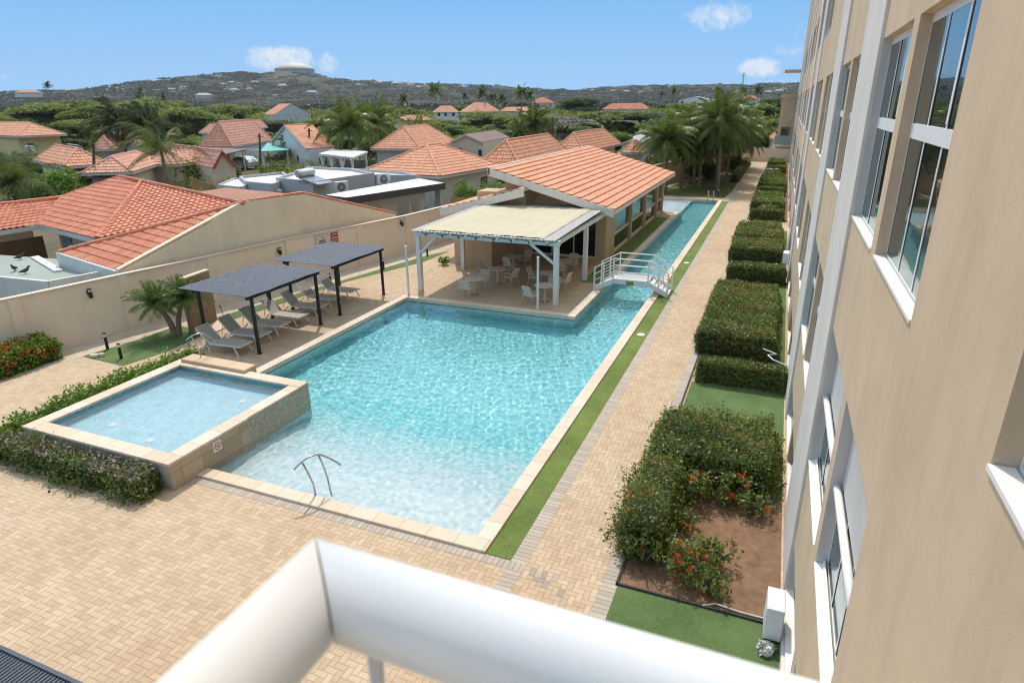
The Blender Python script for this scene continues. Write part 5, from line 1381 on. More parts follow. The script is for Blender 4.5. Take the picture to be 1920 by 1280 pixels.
hip_house('red_flat_house', 'red roofed house beyond the end wall', (1435,256), (1458,262), (1468,252), 2.6, .8, 'cream', ROOF_RED)

def far_box(name, label, px, py, wpx, dist, rise_px, yaw=0.0, aspect=.7, wall='white', roof=None, wall_px=8, gable=False, tile=True, wins=()):
    """a house by the middle of its near eave line, its width in the photo and its real distance"""
    c = atr(px, py, dist); s = wpx/FPX*dist; k = dist/FPX; ang = -math.atan2(c.x, c.y)+yaw; d = Vector((math.cos(ang), math.sin(ang), 0)); n_ = Vector((-d.y, d.x, 0)); he = c.z
    a, b_ = c-d*(s/2), c+d*(s/2); cc = b_+n_*(s*aspect); dd = a+n_*(s*aspect); roof = roof or ROOF_ORG; up_ = Vector((0,0,rise_px*k)); t = thing(name, label, 'house', (c.x, c.y, he-wall_px*k))
    if gable: r0, r1 = (a+b_)/2+up_, (cc+dd)/2+up_; faces = [(b_,cc,r1,r0),(dd,a,r0,r1)]
    else:
        u = d*max(.01, s/2-s*aspect/2); m0 = (a+cc)/2+up_; r0, r1 = m0-u, m0+u; faces = [(a,b_,r1,r0),(b_,cc,r1),(cc,dd,r0,r1),(dd,a,r0)]
    if tile: tiles('roof', faces, roof, t, tw=.45, course=.6, seg=3, amp=.07, lip=.07)
    else:
        m = MB()
        for f in faces: m.slab(f, .1)
        m.build('roof', roof, t)
    zb = min(0, he-wall_px*k) if he < 12 else he-wall_px*k
    e = .0 if gable else .04*s
    q = [a+d*e+n_*e, b_-d*e+n_*e, cc-d*e-n_*e, dd+d*e-n_*e]
    m = MB(); m.prism([(p.x,p.y) for p in q], zb, he-.06)
    if gable: m.add([a-Vector((0,0,.06)), b_-Vector((0,0,.06)), r0-Vector((0,0,.12))], [(0,1,2)])
    m.build('wall', WALLS[wall], t)
    for s_, w_, z0, z1 in wins:
        p = a+(b_-a)*s_-n_*.02+n_*e; MB().obox(p.x, p.y, he+z0*k, he+z1*k, w_*k, .1, ang).build('window', GLASS, t)
far_box('distant_gable_house', 'grey gable fronted house with orange roof beside the street lamp', 549, 215, 62, 230, 17, .35, .9, 'grey', wall_px=20, gable=True)
far_box('pink_house', 'pale roofed house with yellow walls in the middle distance below the bushy palms', 780, 226, 60, 210, 9, .2, .5, 'yellow', ROOF_OLD, 6)
far_box('pink_house', 'small pinkish roofed house just left of the round green tree', 758, 214, 26, 240, 7, -.3, .8, 'white', ROOF_OLD, 8)
far_box('far_house', 'orange roofed house with white walls beyond the round green tree', 838, 211, 46, 260, 11, .1, .6, 'white', ROOF_ORG, 9, wins=((.2,4,-6,-1),(.45,4,-6,-1),(.75,5,-6,-1)))
far_box('far_house', 'orange pyramid roofed house under the distant palm trio', 908, 210, 66, 270, 16, .3, .7, 'cream', ROOF_ORG, 9)
far_box('far_house', 'orange roofed house directly right of the distant palm trio', 968, 209, 66, 290, 7, -.1, .4, 'white', ROOF_ORG, 6)
far_box('dark_roof_house', 'tall house with dark brown hip roof before the far ridge', 1020, 193, 40, 430, 9, .2, .8, 'sand', ROOF_RED, 9, wins=((.25,4,-6,-2),(.55,4,-6,-2),(.8,4,-6,-2)))
far_box('long_far_house', 'long red roofed house before the far ridge, right of centre', 1176, 205, 84, 300, 10, .05, .4, 'white', ROOF_RED, 7)
far_box('white_warehouse', 'white warehouse with shallow roof behind the palm cluster', 1304, 188, 54, 340, 6, -.1, .8, 'white', ROOFW, 12, gable=True, tile=False, wins=((.1,5,-8,-1),(.5,4,-8,-3)))
far_box('red_far_house', 'red roofed house far away left of the tall building', 1406, 188, 34, 420, 7, .1, .6, 'white', ROOF_RED, 5)
far_box('white_villa', 'white villa among trees on the horizon at the left', 55, 174, 34, 800, 4, .1, .6, 'white', ROOF_OLD, 6)
# small dwellings scattered over the hill
# ---- utility poles, wires and street lamps
WOODP = plain('grey_brown_pole', (.10,.085,.065), .9, .2)
PTOP = []
for (px, py, py0, lb) in ((178,378,270,'utility pole left of the clay hip roof, nearest one on the left'), (255,352,294,'short utility pole before the long clay roof'), (489,326,250,'utility pole in front of the teal awning'), (583,318,240,'utility pole before the white gable house'),
                    (607,314,268,'dark utility pole beside the white pavilion'), (799,279,234,'utility pole behind the leaning coconut palm'), (1037,284,219,'utility pole left of the bare shrub, behind the clubhouse'), (1126,262,209,'utility pole in the green trees right of the bare shrub')):
    g_ = gp(px, py); d = math.hypot(g_.x, g_.y); tp = atr(px-(px-985)*.01-((py-py0)*.10 if px < 600 else 0), py0, d)
    t = thing('utility_pole', lb, 'pole', (g_.x, g_.y, 0), 'utility poles in the neighbourhood')
    MB().tube([(g_.x, g_.y, 0), (g_.x+(tp.x-g_.x), g_.y+(tp.y-g_.y), tp.z)], [.16, .11], 8).build('shaft', WOODP, t)
    c = Vector((tp.x, tp.y, tp.z-.35)); MB().beam(c+Vector((-.6,.2,0)), c+Vector((.6,-.2,0)), .09, .09).build('crossarm', WOODP, t); PTOP.append(c)
def wire(a, b_, lb, sag=.6):
    pts = [a+(b_-a)*(k/10)-Vector((0,0,sag*4*(k/10)*(1-k/10))) for k in range(11)]
    tag(MB().tube(pts, .012, 4).build('overhead_wire', BLACKM), lb, 'wire', 'overhead wires')
wire(PTOP[2], PTOP[3], 'thin overhead wire between the teal awning pole and the gable house pole'); wire(PTOP[3], PTOP[5], 'thin overhead wire from the gable house pole to the leaning palm pole', 1.2)
wire(PTOP[0], PTOP[2], 'thin overhead wire sagging over the long clay roofs', 1.2); wire(PTOP[6], PTOP[7], 'thin overhead wire above the bare shrub'); wire(PTOP[5], PTOP[6], 'thin overhead wire above the brown sheet roof', 1.0)
for px, py, py0, dx, lb in ((538,236,197,-17,'street lamp with curved arm beside the distant gable house'), (165,320,272,0,'street lamp arm above the low clay roof')):
    g_ = gp(px, py); d = math.hypot(g_.x, g_.y); tp = atr(px, py0, d); t = thing('street_lamp', lb, 'street lamp', (g_.x, g_.y, 0), 'street lamps')
    MB().tube([(g_.x,g_.y,0), (g_.x,g_.y,tp.z-.5), (g_.x-.6,g_.y-.1,tp.z)], [.11,.08,.05], 8).build('post', GREYR, t)
    MB().beam((g_.x-.6,g_.y-.1,tp.z), (g_.x-2.2,g_.y-.4,tp.z+.12), .28, .1).build('lamp_head', TRIM, t)
# ---- parked white car
cg = gp(459, 316); car = thing('parked_car', 'white estate car parked beside the red edged gable house', 'car', (cg.x, cg.y, 0))
CARW = plain('white_car_paint', (.74,.75,.76), .25, .03, 3, coat=.6); TYRE = plain('tyre_rubber', (.02,.02,.02), .8); CGL = glass_mat('car_glass', (.015,.017,.02), .12)
prof = [(-2.25,.35),(-2.3,.75),(-2.2,.98),(-1.35,1.08),(-.75,1.55),(.2,1.66),(1.35,1.6),(2.0,1.15),(2.25,1.0),(2.3,.6),(2.22,.33)]
def cpt(x, y, z): a = R(-12); return (cg.x+x*math.cos(a)-y*math.sin(a), cg.y+x*math.sin(a)+y*math.cos(a), z)
m = MB(); k = len(prof)
def wid(z): return .88 if z < 1.1 else .88-.22*(z-1.1)/.56
m.add([cpt(x, s*wid(z), z) for s in (-1,1) for x, z in prof], [tuple(range(k))[::-1], tuple(range(k,2*k))]+[(i,(i+1)%k,k+(i+1)%k,k+i) for i in range(k)])
body = m.build('body', CARW, car, bevel=.05)
gl = MB(); sw = [(-1.2,1.1),(-.72,1.48),(.2,1.58),(1.3,1.53),(1.78,1.14)]
for s in (-1, 1): gl.poly([cpt(x, s*(wid(z)+.012), z) for x, z in (sw if s < 0 else sw[::-1])])
gl.poly([cpt(x, y, z) for x, y, z in ((-1.33,-.78,1.105),(-1.33,.78,1.105),(-.8,.66,1.53),(-.8,-.66,1.53))]); gl.poly([cpt(x, y, z) for x, y, z in ((1.42,-.66,1.58),(1.42,.66,1.58),(2.03,.78,1.17),(2.03,-.78,1.17))])
gl.build('window', CGL, car)
for x in (-1.4, 1.4):
    for s in (-1, 1):
        w1 = MB().tube([cpt(x, s*.72, .33), cpt(x, s*.93, .33)], .33, 18).build('wheel', TYRE, car); MB().tube([cpt(x, s*.925, .33), cpt(x, s*.945, .33)], .2, 14).build('rim', STEEL, w1)
for s in (-1, 1): MB().box(0,0,0,0,0,0).add([cpt(x, s*y, z) for x, y, z in ((-2.31,.55,.72),(-2.31,.84,.72),(-2.26,.84,.9),(-2.26,.55,.9))], [(0,1,2,3)]).build('headlight', STEEL, car)
# ---- wooden fences
WOODF = plain('honey_wood', (.40,.24,.09), .8, .3, 6)
for pa, pb, lb in (((-21.4,40.9),(-18.6,44.2),'honey brown board fence right of the grey house'), (tuple(gp(362,367))[:2],tuple(gp(412,388))[:2],'weathered board fence left of the grey house')):
    a, c = Vector((*pa, 0)), Vector((*pb, 0)); t = thing('board_fence', lb, 'fence', a, 'board fences'); d = (c-a).normalized(); L = (c-a).length; m = MB(); n_ = int(L/.16)
    for k in range(n_): q = a+d*(.16*k+.07); m.obox(q.x, q.y, .02, 1.75+.03*math.sin(k*2.3), .145, .025, math.atan2(d.y, d.x))
    m.build('boards', WOODF, t)
    m = MB(); o_ = Vector((-d.y, d.x, 0))*.04
    for z in (.4, 1.4): m.beam(a+o_+Vector((0,0,z)), c+o_+Vector((0,0,z)), .04, .08)
    m.build('rails', WOODF, t)

# ================================================================== far terrain
def scrub_mat(name, a, b_, c_, sc1, sc2):
    m, n, p, _ = new_mat(name); P = n.pos()
    f = n.noise(sc1, 6, .7, vec=P); g = n.noise(sc2, 4, .6, vec=P)
    col = n.mix(n.ramp(f, [(.38, 0), (.62, 1)]), a, b_); col = n.mix(n.ramp(g, [(.56, 0), (.72, 1)]), col, c_)
    n.l.new(col, p.inputs['Base Color']); p.inputs['Roughness'].default_value = .95; p.inputs['Specular IOR Level'].default_value = .1
    n.l.new(n.bump(f, 1.0, 2.0), p.inputs['Normal']); return m
SCRUB = scrub_mat('dry_scrub_hill', (.045,.047,.033), (.08,.077,.055), (.145,.12,.085), .045, .006)
SKYL = [(-300,182),(-120,184),(0,176),(60,174),(120,172),(180,170),(225,163),(270,156),(330,149),(400,144),(430,139),(460,137),(520,139),(560,137),(590,137),(615,146),(640,150),(700,153),(760,158),(840,160),(930,163),(1000,168),(1080,171),(1130,166),(1200,162),(1300,162),(1400,160),(1480,157),(1560,154),(1650,160),(1800,168),(2100,178)]
def sky_y(px):
    for (xa, ya), (xb, yb) in zip(SKYL, SKYL[1:]):
        if px <= xb: return ya+(yb-ya)*(px-xa)/(xb-xa)
    return SKYL[-1][1]
DH = 1700
pxs = np.linspace(-300, 2100, 241)
V, Q = [], []
rows = [(.42, 0), (.5, .06), (.58, .16), (.66, .30), (.74, .47), (.82, .66), (.9, .84), (1.0, 1.0), (1.12, .9), (1.3, .6)]
for ri, (fr, hf) in enumerate(rows):
    for px in pxs:
        tp = atr(px, sky_y(px), DH); hgt = tp.z
        k = 1+.10*math.sin(px*.031+ri*1.7)+.08*math.sin(px*.077+ri*2.9)
        jig = (2.2*math.sin(px*.9+ri)+1.6*math.sin(px*2.3+ri*3.1)) if hf > 0 else 0
        V.append((tp.x*fr, tp.y*fr, hgt*hf*(k if hf < .95 else 1)+jig*min(1, hf+.2)-(.5 if hf == 0 else 0)))
nn = len(pxs)
for r_ in range(len(rows)-1):
    for i in range(nn-1): Q.append((r_*nn+i, r_*nn+i+1, (r_+1)*nn+i+1, (r_+1)*nn+i))
hills = struct(np_mesh('hills', V, Q, SCRUB, smooth=True))
# water tank with a dome on the hill top
tc = atr(553, 138, DH*.985); tk = thing('domed_tank', 'cream domed storage tank on the hill top', 'tank', (tc.x, tc.y, tc.z-8)); r_ = 30.5/FPX*DH*.985*1.03
zb = tc.z-9; hz = 15/FPX*DH
MB().lathe([(r_, zb), (r_, tc.z+hz*.32)], tc.x, tc.y, 40).build('drum', plain('tank_wall', (.40,.38,.34), .7), tk, smooth=False)
MB().lathe([(r_*1.02, tc.z+hz*.33), (r_*.98, tc.z+hz*.5), (r_*.8, tc.z+hz*.78), (r_*.5, tc.z+hz*.97), (r_*.2, tc.z+hz*1.04), (.01, tc.z+hz*1.05)], tc.x, tc.y, 40).build('dome', plain('tank_dome', (.52,.46,.37), .6), tk, smooth=True)
# bare track below the tank
mp = atr(1392, 160, DH*.98); mt_ = thing('radio_mast', 'thin lattice radio mast on the right ridge', 'mast', (mp.x, mp.y, mp.z-6)); h_ = 17/FPX*DH
m = MB()
for a in range(3):
    q = 2*math.pi*a/3; m.tube([(mp.x+1.6*math.cos(q), mp.y+1.6*math.sin(q), mp.z-6), (mp.x+1.0*math.cos(q), mp.y+1.0*math.sin(q), mp.z+h_)], .5, 5)
m.build('lattice', plain('mast_grey', (.22,.23,.24), .6), mt_)
for z_ in (.75, .95): MB().lathe([(2.4, mp.z+h_*z_-2), (2.4, mp.z+h_*z_+2)], mp.x, mp.y, 8).build('antenna', plain('antenna_pale', (.6,.6,.6), .5), mt_)
# tiny dwellings on the slopes: each its own little house
def hill_z(px, dist):
    fr = dist/DH; hgt = atr(px, sky_y(px), DH).z
    for (fa, ha), (fb, hb) in zip(rows, rows[1:]):
        if fr <= fb: return hgt*(ha+(hb-ha)*(fr-fa)/(fb-fa))
    return hgt
def place_on_hill(px, py):
    best = None
    for dist in np.linspace(DH*.43, DH*.99, 120):
        z_ = atr(px, py, dist).z
        if z_ <= hill_z(px, dist): return atr(px, py, dist)
    return atr(px, py, DH*.97)
HMATS = [WALLS['sand'], WALLS['cream'], WALLS['grey'], WALLS['sand'], WALLS['cream']]; RMATS = [plain('far_orange_roof', (.46,.22,.13), .8), plain('far_grey_roof', (.36,.33,.29), .8), plain('far_pale_roof', (.42,.34,.27), .8)]
def tiny(px, py, w_, ri, wi):
    p = place_on_hill(px, py); dist = math.hypot(p.x, p.y); s = w_/FPX*dist; a = -math.atan2(p.x, p.y)+rng.uniform(-.5, .5)
    t = thing('hillside_house', 'tiny pale house among the scrub of the far hills', 'house', (p.x, p.y, p.z), 'far houses scattered on the hills')
    MB().obox(p.x, p.y, p.z-3, p.z+s*.26, s, s*.7, a).build('wall', HMATS[wi % 5], t)
    c_, s_ = math.cos(a), math.sin(a); z0, z1 = p.z+s*.26, p.z+s*.26+s*.16
    loc = lambda x, y: (p.x+x*c_-y*s_, p.y+x*s_+y*c_)
    m = MB(); e = .56*s; f = .41*s
    m.add([(*loc(-e,-f),z0),(*loc(e,-f),z0),(*loc(e,f),z0),(*loc(-e,f),z0),(*loc(-e*.5,0),z1),(*loc(e*.5,0),z1)], [(0,1,5,4),(1,2,5),(2,3,4,5),(3,0,4),(3,2,1,0)])
    m.build('roof', RMATS[ri % 3], t)
HP = [(380,157,7,0),(393,159,9,0),(408,160,10,2),(420,162,12,1),(436,158,11,2),(450,160,9,1),(478,158,12,1),(462,167,9,0),(468,170,10,2),(440,173,14,1),(426,170,9,1),(530,165,14,1),(585,178,16,1),(492,181,8,0),(515,182,9,1),(345,168,12,0),(322,171,11,1),(295,172,9,1),(230,173,13,1),(265,174,9,2),
      (130,174,13,1),(145,173,9,2),(28,177,9,1),(700,159,9,0),(712,158,10,0),(740,160,12,1),(752,161,10,2),(770,163,12,0),(785,166,10,1),(800,164,12,1),(812,168,9,0),(830,169,9,2),(672,161,8,1),(850,172,8,0),(905,171,7,1),(1035,171,9,1),(1110,172,8,0),(1150,173,10,0),(1175,174,10,2),(1200,175,9,0),(1190,170,7,1),
      (1215,167,7,1),(1300,166,7,1),(1340,170,9,1),(1365,166,7,1),(1420,173,10,1),(1440,176,12,1),(1460,175,14,1),(1470,169,8,2),(1310,173,9,0),(383,186,22,1)]
for i, (px, py, w_, ri) in enumerate(HP): tiny(px, py, w_, ri, i)
# ================================================================== plants
def leafm(name, cols, **k):
    m = leaf_mat(name, cols, **k); n = m.node_tree; return m
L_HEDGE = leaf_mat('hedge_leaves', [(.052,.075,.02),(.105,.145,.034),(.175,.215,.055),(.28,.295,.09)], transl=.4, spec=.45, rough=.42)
L_BRIGHT = leaf_mat('bright_leaves', [(0.061,0.115,0.019),(0.115,0.203,0.032),(0.176,0.284,0.054),(0.257,0.351,0.081)])
L_DRY = leaf_mat('dry_hedge_leaves', [(.16,.13,.085),(.22,.185,.135),(.28,.25,.20),(.34,.315,.27)], transl=.15)
L_ACA = leaf_mat('acacia_leaves', [(.085,.115,.034),(.15,.185,.056),(.21,.245,.078),(.28,.30,.115)], transl=.55)
L_DARK = leaf_mat('dark_tree_leaves', [(.035,.055,.016),(.06,.09,.025),(.095,.13,.04),(.15,.17,.065)], transl=.4)
L_BARE = leaf_mat('bare_shrub_twigs', [(0.132,0.108,0.090),(0.192,0.162,0.144),(0.240,0.216,0.192),(0.288,0.264,0.240)], transl=.1)
L_PALM = leaf_mat('palm_leaflets', [(0.046,0.072,0.016),(0.091,0.130,0.029),(0.156,0.195,0.052),(0.351,0.325,0.117)], transl=.25, rough=.35)
L_PALMD = leaf_mat('dark_palm_leaflets', [(.03,.042,.012),(.055,.07,.022),(.09,.105,.035),(.17,.16,.07)], transl=.2, rough=.35)
L_DATE = leaf_mat('date_palm_leaflets', [(0.050,0.094,0.027),(0.088,0.150,0.044),(0.150,0.225,0.075),(0.250,0.300,0.125)], transl=.3, rough=.35)
L_WOOD = leaf_mat('woodland_leaves', [(0.033,0.041,0.021),(0.053,0.063,0.030),(0.083,0.090,0.045),(0.128,0.128,0.068)], transl=.15)
L_SCRUB = leaf_mat('hill_scrub_leaves', [(.05,.055,.04),(.07,.073,.053),(.09,.09,.068),(.12,.115,.085)], transl=.2)
F_RED = leaf_mat('red_orange_petals', [(.50,.02,.012),(.60,.06,.015),(.68,.16,.02),(.65,.28,.04)], transl=.3)
BARK = plain('tree_bark', (.13,.095,.065), .95, .3, 8, bump=.6, bscale=18); PBARK = plain('palm_bark', (.22,.17,.115), .95, .25, 6, bump=.6, bscale=14)
TWIG = plain('grey_twigs', (.30,.265,.225), .9, .25, 10)
def quads_at(C, size, nrm=None, spread=.8, asp=.55, r=rng):
    """a leaf-shaped quad at every point"""
    n = len(C); d = r.normal(size=(n, 3))
    if nrm is not None: d = nrm+d*spread
    d /= np.linalg.norm(d, axis=1, keepdims=True)+1e-9
    t = r.normal(size=(n, 3)); t -= (t*d).sum(1, keepdims=True)*d; t /= np.linalg.norm(t, axis=1, keepdims=True)+1e-9
    b_ = np.cross(d, t); s = (size*r.uniform(.6, 1.35, n))[:, None]
    V = np.stack([C-t*s, C+b_*s*asp, C+t*s, C-b_*s*asp], 1).reshape(-1, 3)
    return V, np.arange(4*n).reshape(-1, 4)
def lump(P, f, seed=0.0):
    x, y, z = P[:, 0]*f, P[:, 1]*f, P[:, 2]*f
    return (np.sin(x*1.7+seed)+np.sin(y*1.9+seed*1.3+x*.6)+np.sin(z*2.1+seed*.7+y*.5)+np.sin((x+y)*3.1+seed)*.6+np.sin((y-z)*3.7+x+seed)*.5)/4.1
def hedge(name, label, x0, x1, y0, y1, h, size, dens, mat=None, cat='hedge', group='clipped hedges along the apartment building', flowers=0, fzone=None, z0=0.0, rough=.032, thin=0.0, twigs=0, top=None):
    mat = mat or L_HEDGE; t = thing(name, label, cat, ((x0+x1)/2, (y0+y1)/2, z0), group)
    dx, dy = x1-x0, y1-y0
    faces = [('t', dx*dy*1.25), ('w', dy*h), ('e', dy*h), ('s', dx*h), ('n', dx*h)]
    P, Nn = [], []
    for f, a in faces:
        n = int(a*dens); u, v = rng.random(n), rng.random(n)
        if f == 't': p = np.stack([x0+u*dx, y0+v*dy, np.full(n, h)], 1); q = (0,0,1)
        elif f in 'we': p = np.stack([np.full(n, x0 if f == 'w' else x1), y0+u*dy, v*h], 1); q = (-1 if f == 'w' else 1, 0, .25)
        else: p = np.stack([x0+u*dx, np.full(n, y0 if f == 's' else y1), v*h], 1); q = (0, -1 if f == 's' else 1, .25)
        P.append(p); Nn.append(np.tile(q, (n, 1)))
    P = np.concatenate(P); Nn = np.concatenate(Nn).astype(float)
    lp = lump(P, 2.2, x0+y0); P = P+Nn*(rng.normal(0, rough, len(P))+lp*rough*2.2-abs(rng.normal(0, rough*.8, len(P))))[:, None]
    # soften the upper edges of the box
    P[:, 2] -= .10*np.maximum(0, 1-np.minimum(np.minimum(P[:, 0]-x0, x1-P[:, 0]), np.minimum(P[:, 1]-y0, y1-P[:, 1]))/.15)**2*(P[:, 2] > h*.7)
    if thin: keep = (lump(P, 1.6, 4.2) > -1+thin*1.3) | (rng.random(len(P)) < .25); P, Nn = P[keep], Nn[keep]
    P[:, 2] = np.maximum(P[:, 2], .02)+z0
    tint = np.clip(rng.normal(.45, .22, len(P))+lump(P, .9, 1.1)*.28, 0, 1)
    V, Q = quads_at(P, size, Nn, .9)
    # an added plain box, darkest leaf colour standing in for inner shade, keeps daylight out
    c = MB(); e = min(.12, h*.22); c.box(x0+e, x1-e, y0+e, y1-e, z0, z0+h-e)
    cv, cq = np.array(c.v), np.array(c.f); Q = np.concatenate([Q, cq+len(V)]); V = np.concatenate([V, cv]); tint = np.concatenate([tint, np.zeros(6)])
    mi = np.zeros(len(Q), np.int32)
    if flowers:
        n = int(flowers*1.7); idx = rng.choice(len(P), n*4, replace=True); f = lump(P[idx], 1.3, 9.0)
        sel = idx[np.argsort(-f)[:n]] if fzone is None else idx[[i for i in range(len(idx)) if fzone(P[idx[i]])]][:n]
        K = 6; C = np.repeat(P[sel]+Nn[sel]*.03, K, 0)+rng.normal(0, size*.62, (len(sel)*K, 3))
        V2, Q2 = quads_at(C, size*.5, np.repeat(Nn[sel], K, 0), .7, .8); Q = np.concatenate([Q, Q2+len(V)]); V = np.concatenate([V, V2])
        tint = np.concatenate([tint, np.repeat(np.clip(rng.beta(1.2, 1.4, len(sel)), 0, 1), K)]); mi = np.concatenate([mi, np.ones(len(Q2), np.int32)])
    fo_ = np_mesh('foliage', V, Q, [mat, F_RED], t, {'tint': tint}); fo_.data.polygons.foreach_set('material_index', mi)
    if twigs:
        m = MB()
        for k in range(twigs):
            i = rng.integers(len(P)); p = Vector(P[i])-Vector(Nn[i])*.1; d = Vector(Nn[i])*.35+Vector(rng.normal(0, .35, 3))+Vector((0,0,.25)); L = rng.uniform(.10, .3)
            m.tube([p, p+d*L*.6+Vector(rng.normal(0,.02,3)), p+d*L], [.006,.005,.003], 4)
        m.build('bare_twigs', TWIG, t)  # bare twig tubes only, no leaves
    return t
def blob(lobes, n, size, seed=0.0, shell=.55, gap=.25, flat=0):
    P, Nn = [], []; tot = sum(r[1]*r[0] for _, r in lobes)
    for c, r in lobes:
        k = int(n*r[0]*r[1]/tot); d = rng.normal(size=(k, 3)); d /= np.linalg.norm(d, axis=1, keepdims=True)
        if flat: d[:, 2] = np.where(d[:, 2] < -.25, -d[:, 2]*.6, d[:, 2])
        rad = shell+(1-shell)*rng.random(k)**.6; p = np.array(c)+d*np.array(r)*rad[:, None]
        P.append(p); Nn.append(d)
    P = np.concatenate(P); Nn = np.concatenate(Nn); s0 = np.max(np.ptp(P, axis=0))
    lp = lump(P, 14/s0, seed); keep = lp > -1+gap*2.2; P, Nn, lp = P[keep], Nn[keep], lp[keep]
    V, Q = quads_at(P+Nn*(lp*.03*s0)[:, None], size, Nn+np.array([0,0,.35]), .75)
    return V, Q, np.clip(rng.normal(.42, .2, len(P))+lp*.3, 0, 1), P, Nn
def bush(name, label, x, y, z, rx, ry, h, n, size, mat=None, cat='shrub', group=None, flowers=0, gap=.3, seed=None):
    t = thing(name, label, cat, (x, y, z), group); lobes = []
    for k in range(7):
        a = rng.uniform(0, 6.28); q = rng.uniform(.15, .6); lobes.append(((x+rx*q*math.cos(a), y+ry*q*math.sin(a), z+h*rng.uniform(.4, .66)), (rx*.55, ry*.55, h*.42)))
    V, Q, ti, P, Nn = blob(lobes, n, size, rng.uniform(0, 9) if seed is None else seed, .35, gap)
    V[:, 2] = np.maximum(V[:, 2], z+.01); mi = np.zeros(len(Q), np.int32)
    m = MB()
    for k in range(7):
        a = rng.uniform(0, 6.28); q = rng.uniform(.3, .8); m.tube([(x, y, z), (x+rx*q*.5*math.cos(a), y+ry*q*.5*math.sin(a), z+h*.35), (x+rx*q*math.cos(a), y+ry*q*math.sin(a), z+h*.72)], [.02+.01*h, .014+.006*h, .006], 5)
    m.build('stems', BARK, t)
    if flowers:
        i = rng.choice(len(P), flowers); K = 9; C = np.repeat(P[i]+Nn[i]*.04, K, 0)+rng.normal(0, size*.8, (flowers*K, 3)); V2, Q2 = quads_at(C, size*.62, np.repeat(Nn[i], K, 0), .7, .8)
        Q = np.concatenate([Q, Q2+len(V)]); V = np.concatenate([V, V2]); ti = np.concatenate([ti, np.repeat(rng.beta(1, 1.6, flowers), K)]); mi = np.concatenate([mi, np.ones(len(Q2), np.int32)])
    fo_ = np_mesh('foliage', V, Q, [mat or L_HEDGE, F_RED], t, {'tint': ti}); fo_.data.polygons.foreach_set('material_index', mi)
    return t
# ---- hedges along the building
GB = 'clipped hedges along the apartment building'
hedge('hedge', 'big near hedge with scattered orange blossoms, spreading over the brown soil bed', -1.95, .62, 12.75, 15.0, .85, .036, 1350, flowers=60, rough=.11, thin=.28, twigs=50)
hedge('hedge', 'narrow orange flowering hedge strip along the path edge of the brown soil bed', -1.98, -1.15, 9.9, 12.75, .80, .034, 1350, flowers=80, fzone=lambda p: p[0] < -1.4 and p[1] < 12.4, rough=.14, thin=.32, twigs=60)
for i, (x, y, rx, ry, h, n, fl_, lb) in enumerate(((-1.45, 9.85, .48, .5, .72, 1500, 8, 'loose leggy shrub at the near path corner of the soil bed'), (-.75, 9.75, .6, .5, .62, 1500, 24, 'red flowering shrub in the middle of the near soil bed'),
        (-.25, 10.35, .5, .45, .5, 800, 6, 'sparse red flowering shrub beside the bare soil patch'), (-.2, 12.35, .75, .55, .62, 1900, 22, 'shrub with red blossoms between bare soil and the big hedge'), (.35, 12.2, .35, .4, .5, 500, 4, 'thin shrub in the soil beside the grey building wall'),
        (-.9, 12.2, .5, .5, .7, 1400, 10, 'shrub filling the corner between orange strip and big hedge'), (-.15, 9.5, .4, .3, .4, 500, 4, 'low twiggy shrub at the turf edge of the soil bed'), (-.95, 11.1, .35, .4, .45, 500, 5, 'small shrub in the bare soil behind the orange strip'))):
    bush('shrub', lb, x, y, .006, rx*1.12, ry*1.1, h*1.08, int(n*1.25), .044, flowers=fl_//2, group='shrubs in the near soil bed', gap=.46)
hedge('hedge', 'low trimmed hedge standing alone between two turf patches', -1.6, .92, 18.62, 19.15, .72, .034, 1500, flowers=10, fzone=lambda p: p[0] > .2)
hedge('hedge', 'long flowering hedge block with red blooms along its near side', -1.93, .55, 21.05, 28.2, .82, .04, 1000, flowers=150, rough=.06)
hedge('hedge', 'dark green narrow hedge, first beyond the long flowering block', -1.75, .8, 31.1, 32.2, .80, .045, 800)
hedge('hedge', 'clipped hedge with faint orange top, second beyond the long flowering block', -1.95, .62, 35.4, 38.5, .80, .05, 620, flowers=25)
hedge('hedge', 'reddish flowering hedge just before the paved gap', -2.0, .52, 38.8, 43.0, .92, .05, 600, flowers=110, rough=.08)
hedge('hedge', 'small dark hedge just after the paved gap', -1.62, .62, 49.3, 50.3, .76, .07, 320)
hedge('hedge', 'golden topped hedge block midway along the walk', -1.75, .5, 53.3, 60.2, .82, .08, 230)
hedge('hedge', 'green hedge block with low front step, beyond the golden topped one', -1.7, .6, 63.0, 64.2, .74, .08, 240)
hedge('hedge', 'dark hedge block far along the walk, before the white units', -1.75, .6, 66.2, 75.0, .78, .09, 170)
hedge('hedge', 'far hedge block just beyond the white units', -1.4, .55, 84.2, 87.2, .76, .1, 150)
hedge('hedge', 'last hedge block at the end wall of the walk', -1.5, .5, 90.0, 97.0, .78, .1, 140)
hedge('hedge', 'long low hedge on the lawn side of the walk by the palms', -4.75, -3.95, 73.0, 97.0, .75, .1, 130, group='hedges beside the palm lawn', flowers=0)
bush('shrub', 'loose leafy shrub behind the small dark hedge', -.5, 51.6, 0, 1.0, .9, .9, 900, .09, group='loose shrubs among the hedges'); bush('shrub', 'broad loose shrub between the hedge blocks far along the walk', -.4, 78.5, 0, 1.0, 2.6, 1.0, 900, .1, group='loose shrubs among the hedges')
bush('shrub', 'leggy shrub at the near edge of the paved gap', -.8, 44.5, 0, 1.0, .6, .8, 700, .07, group='loose shrubs among the hedges')
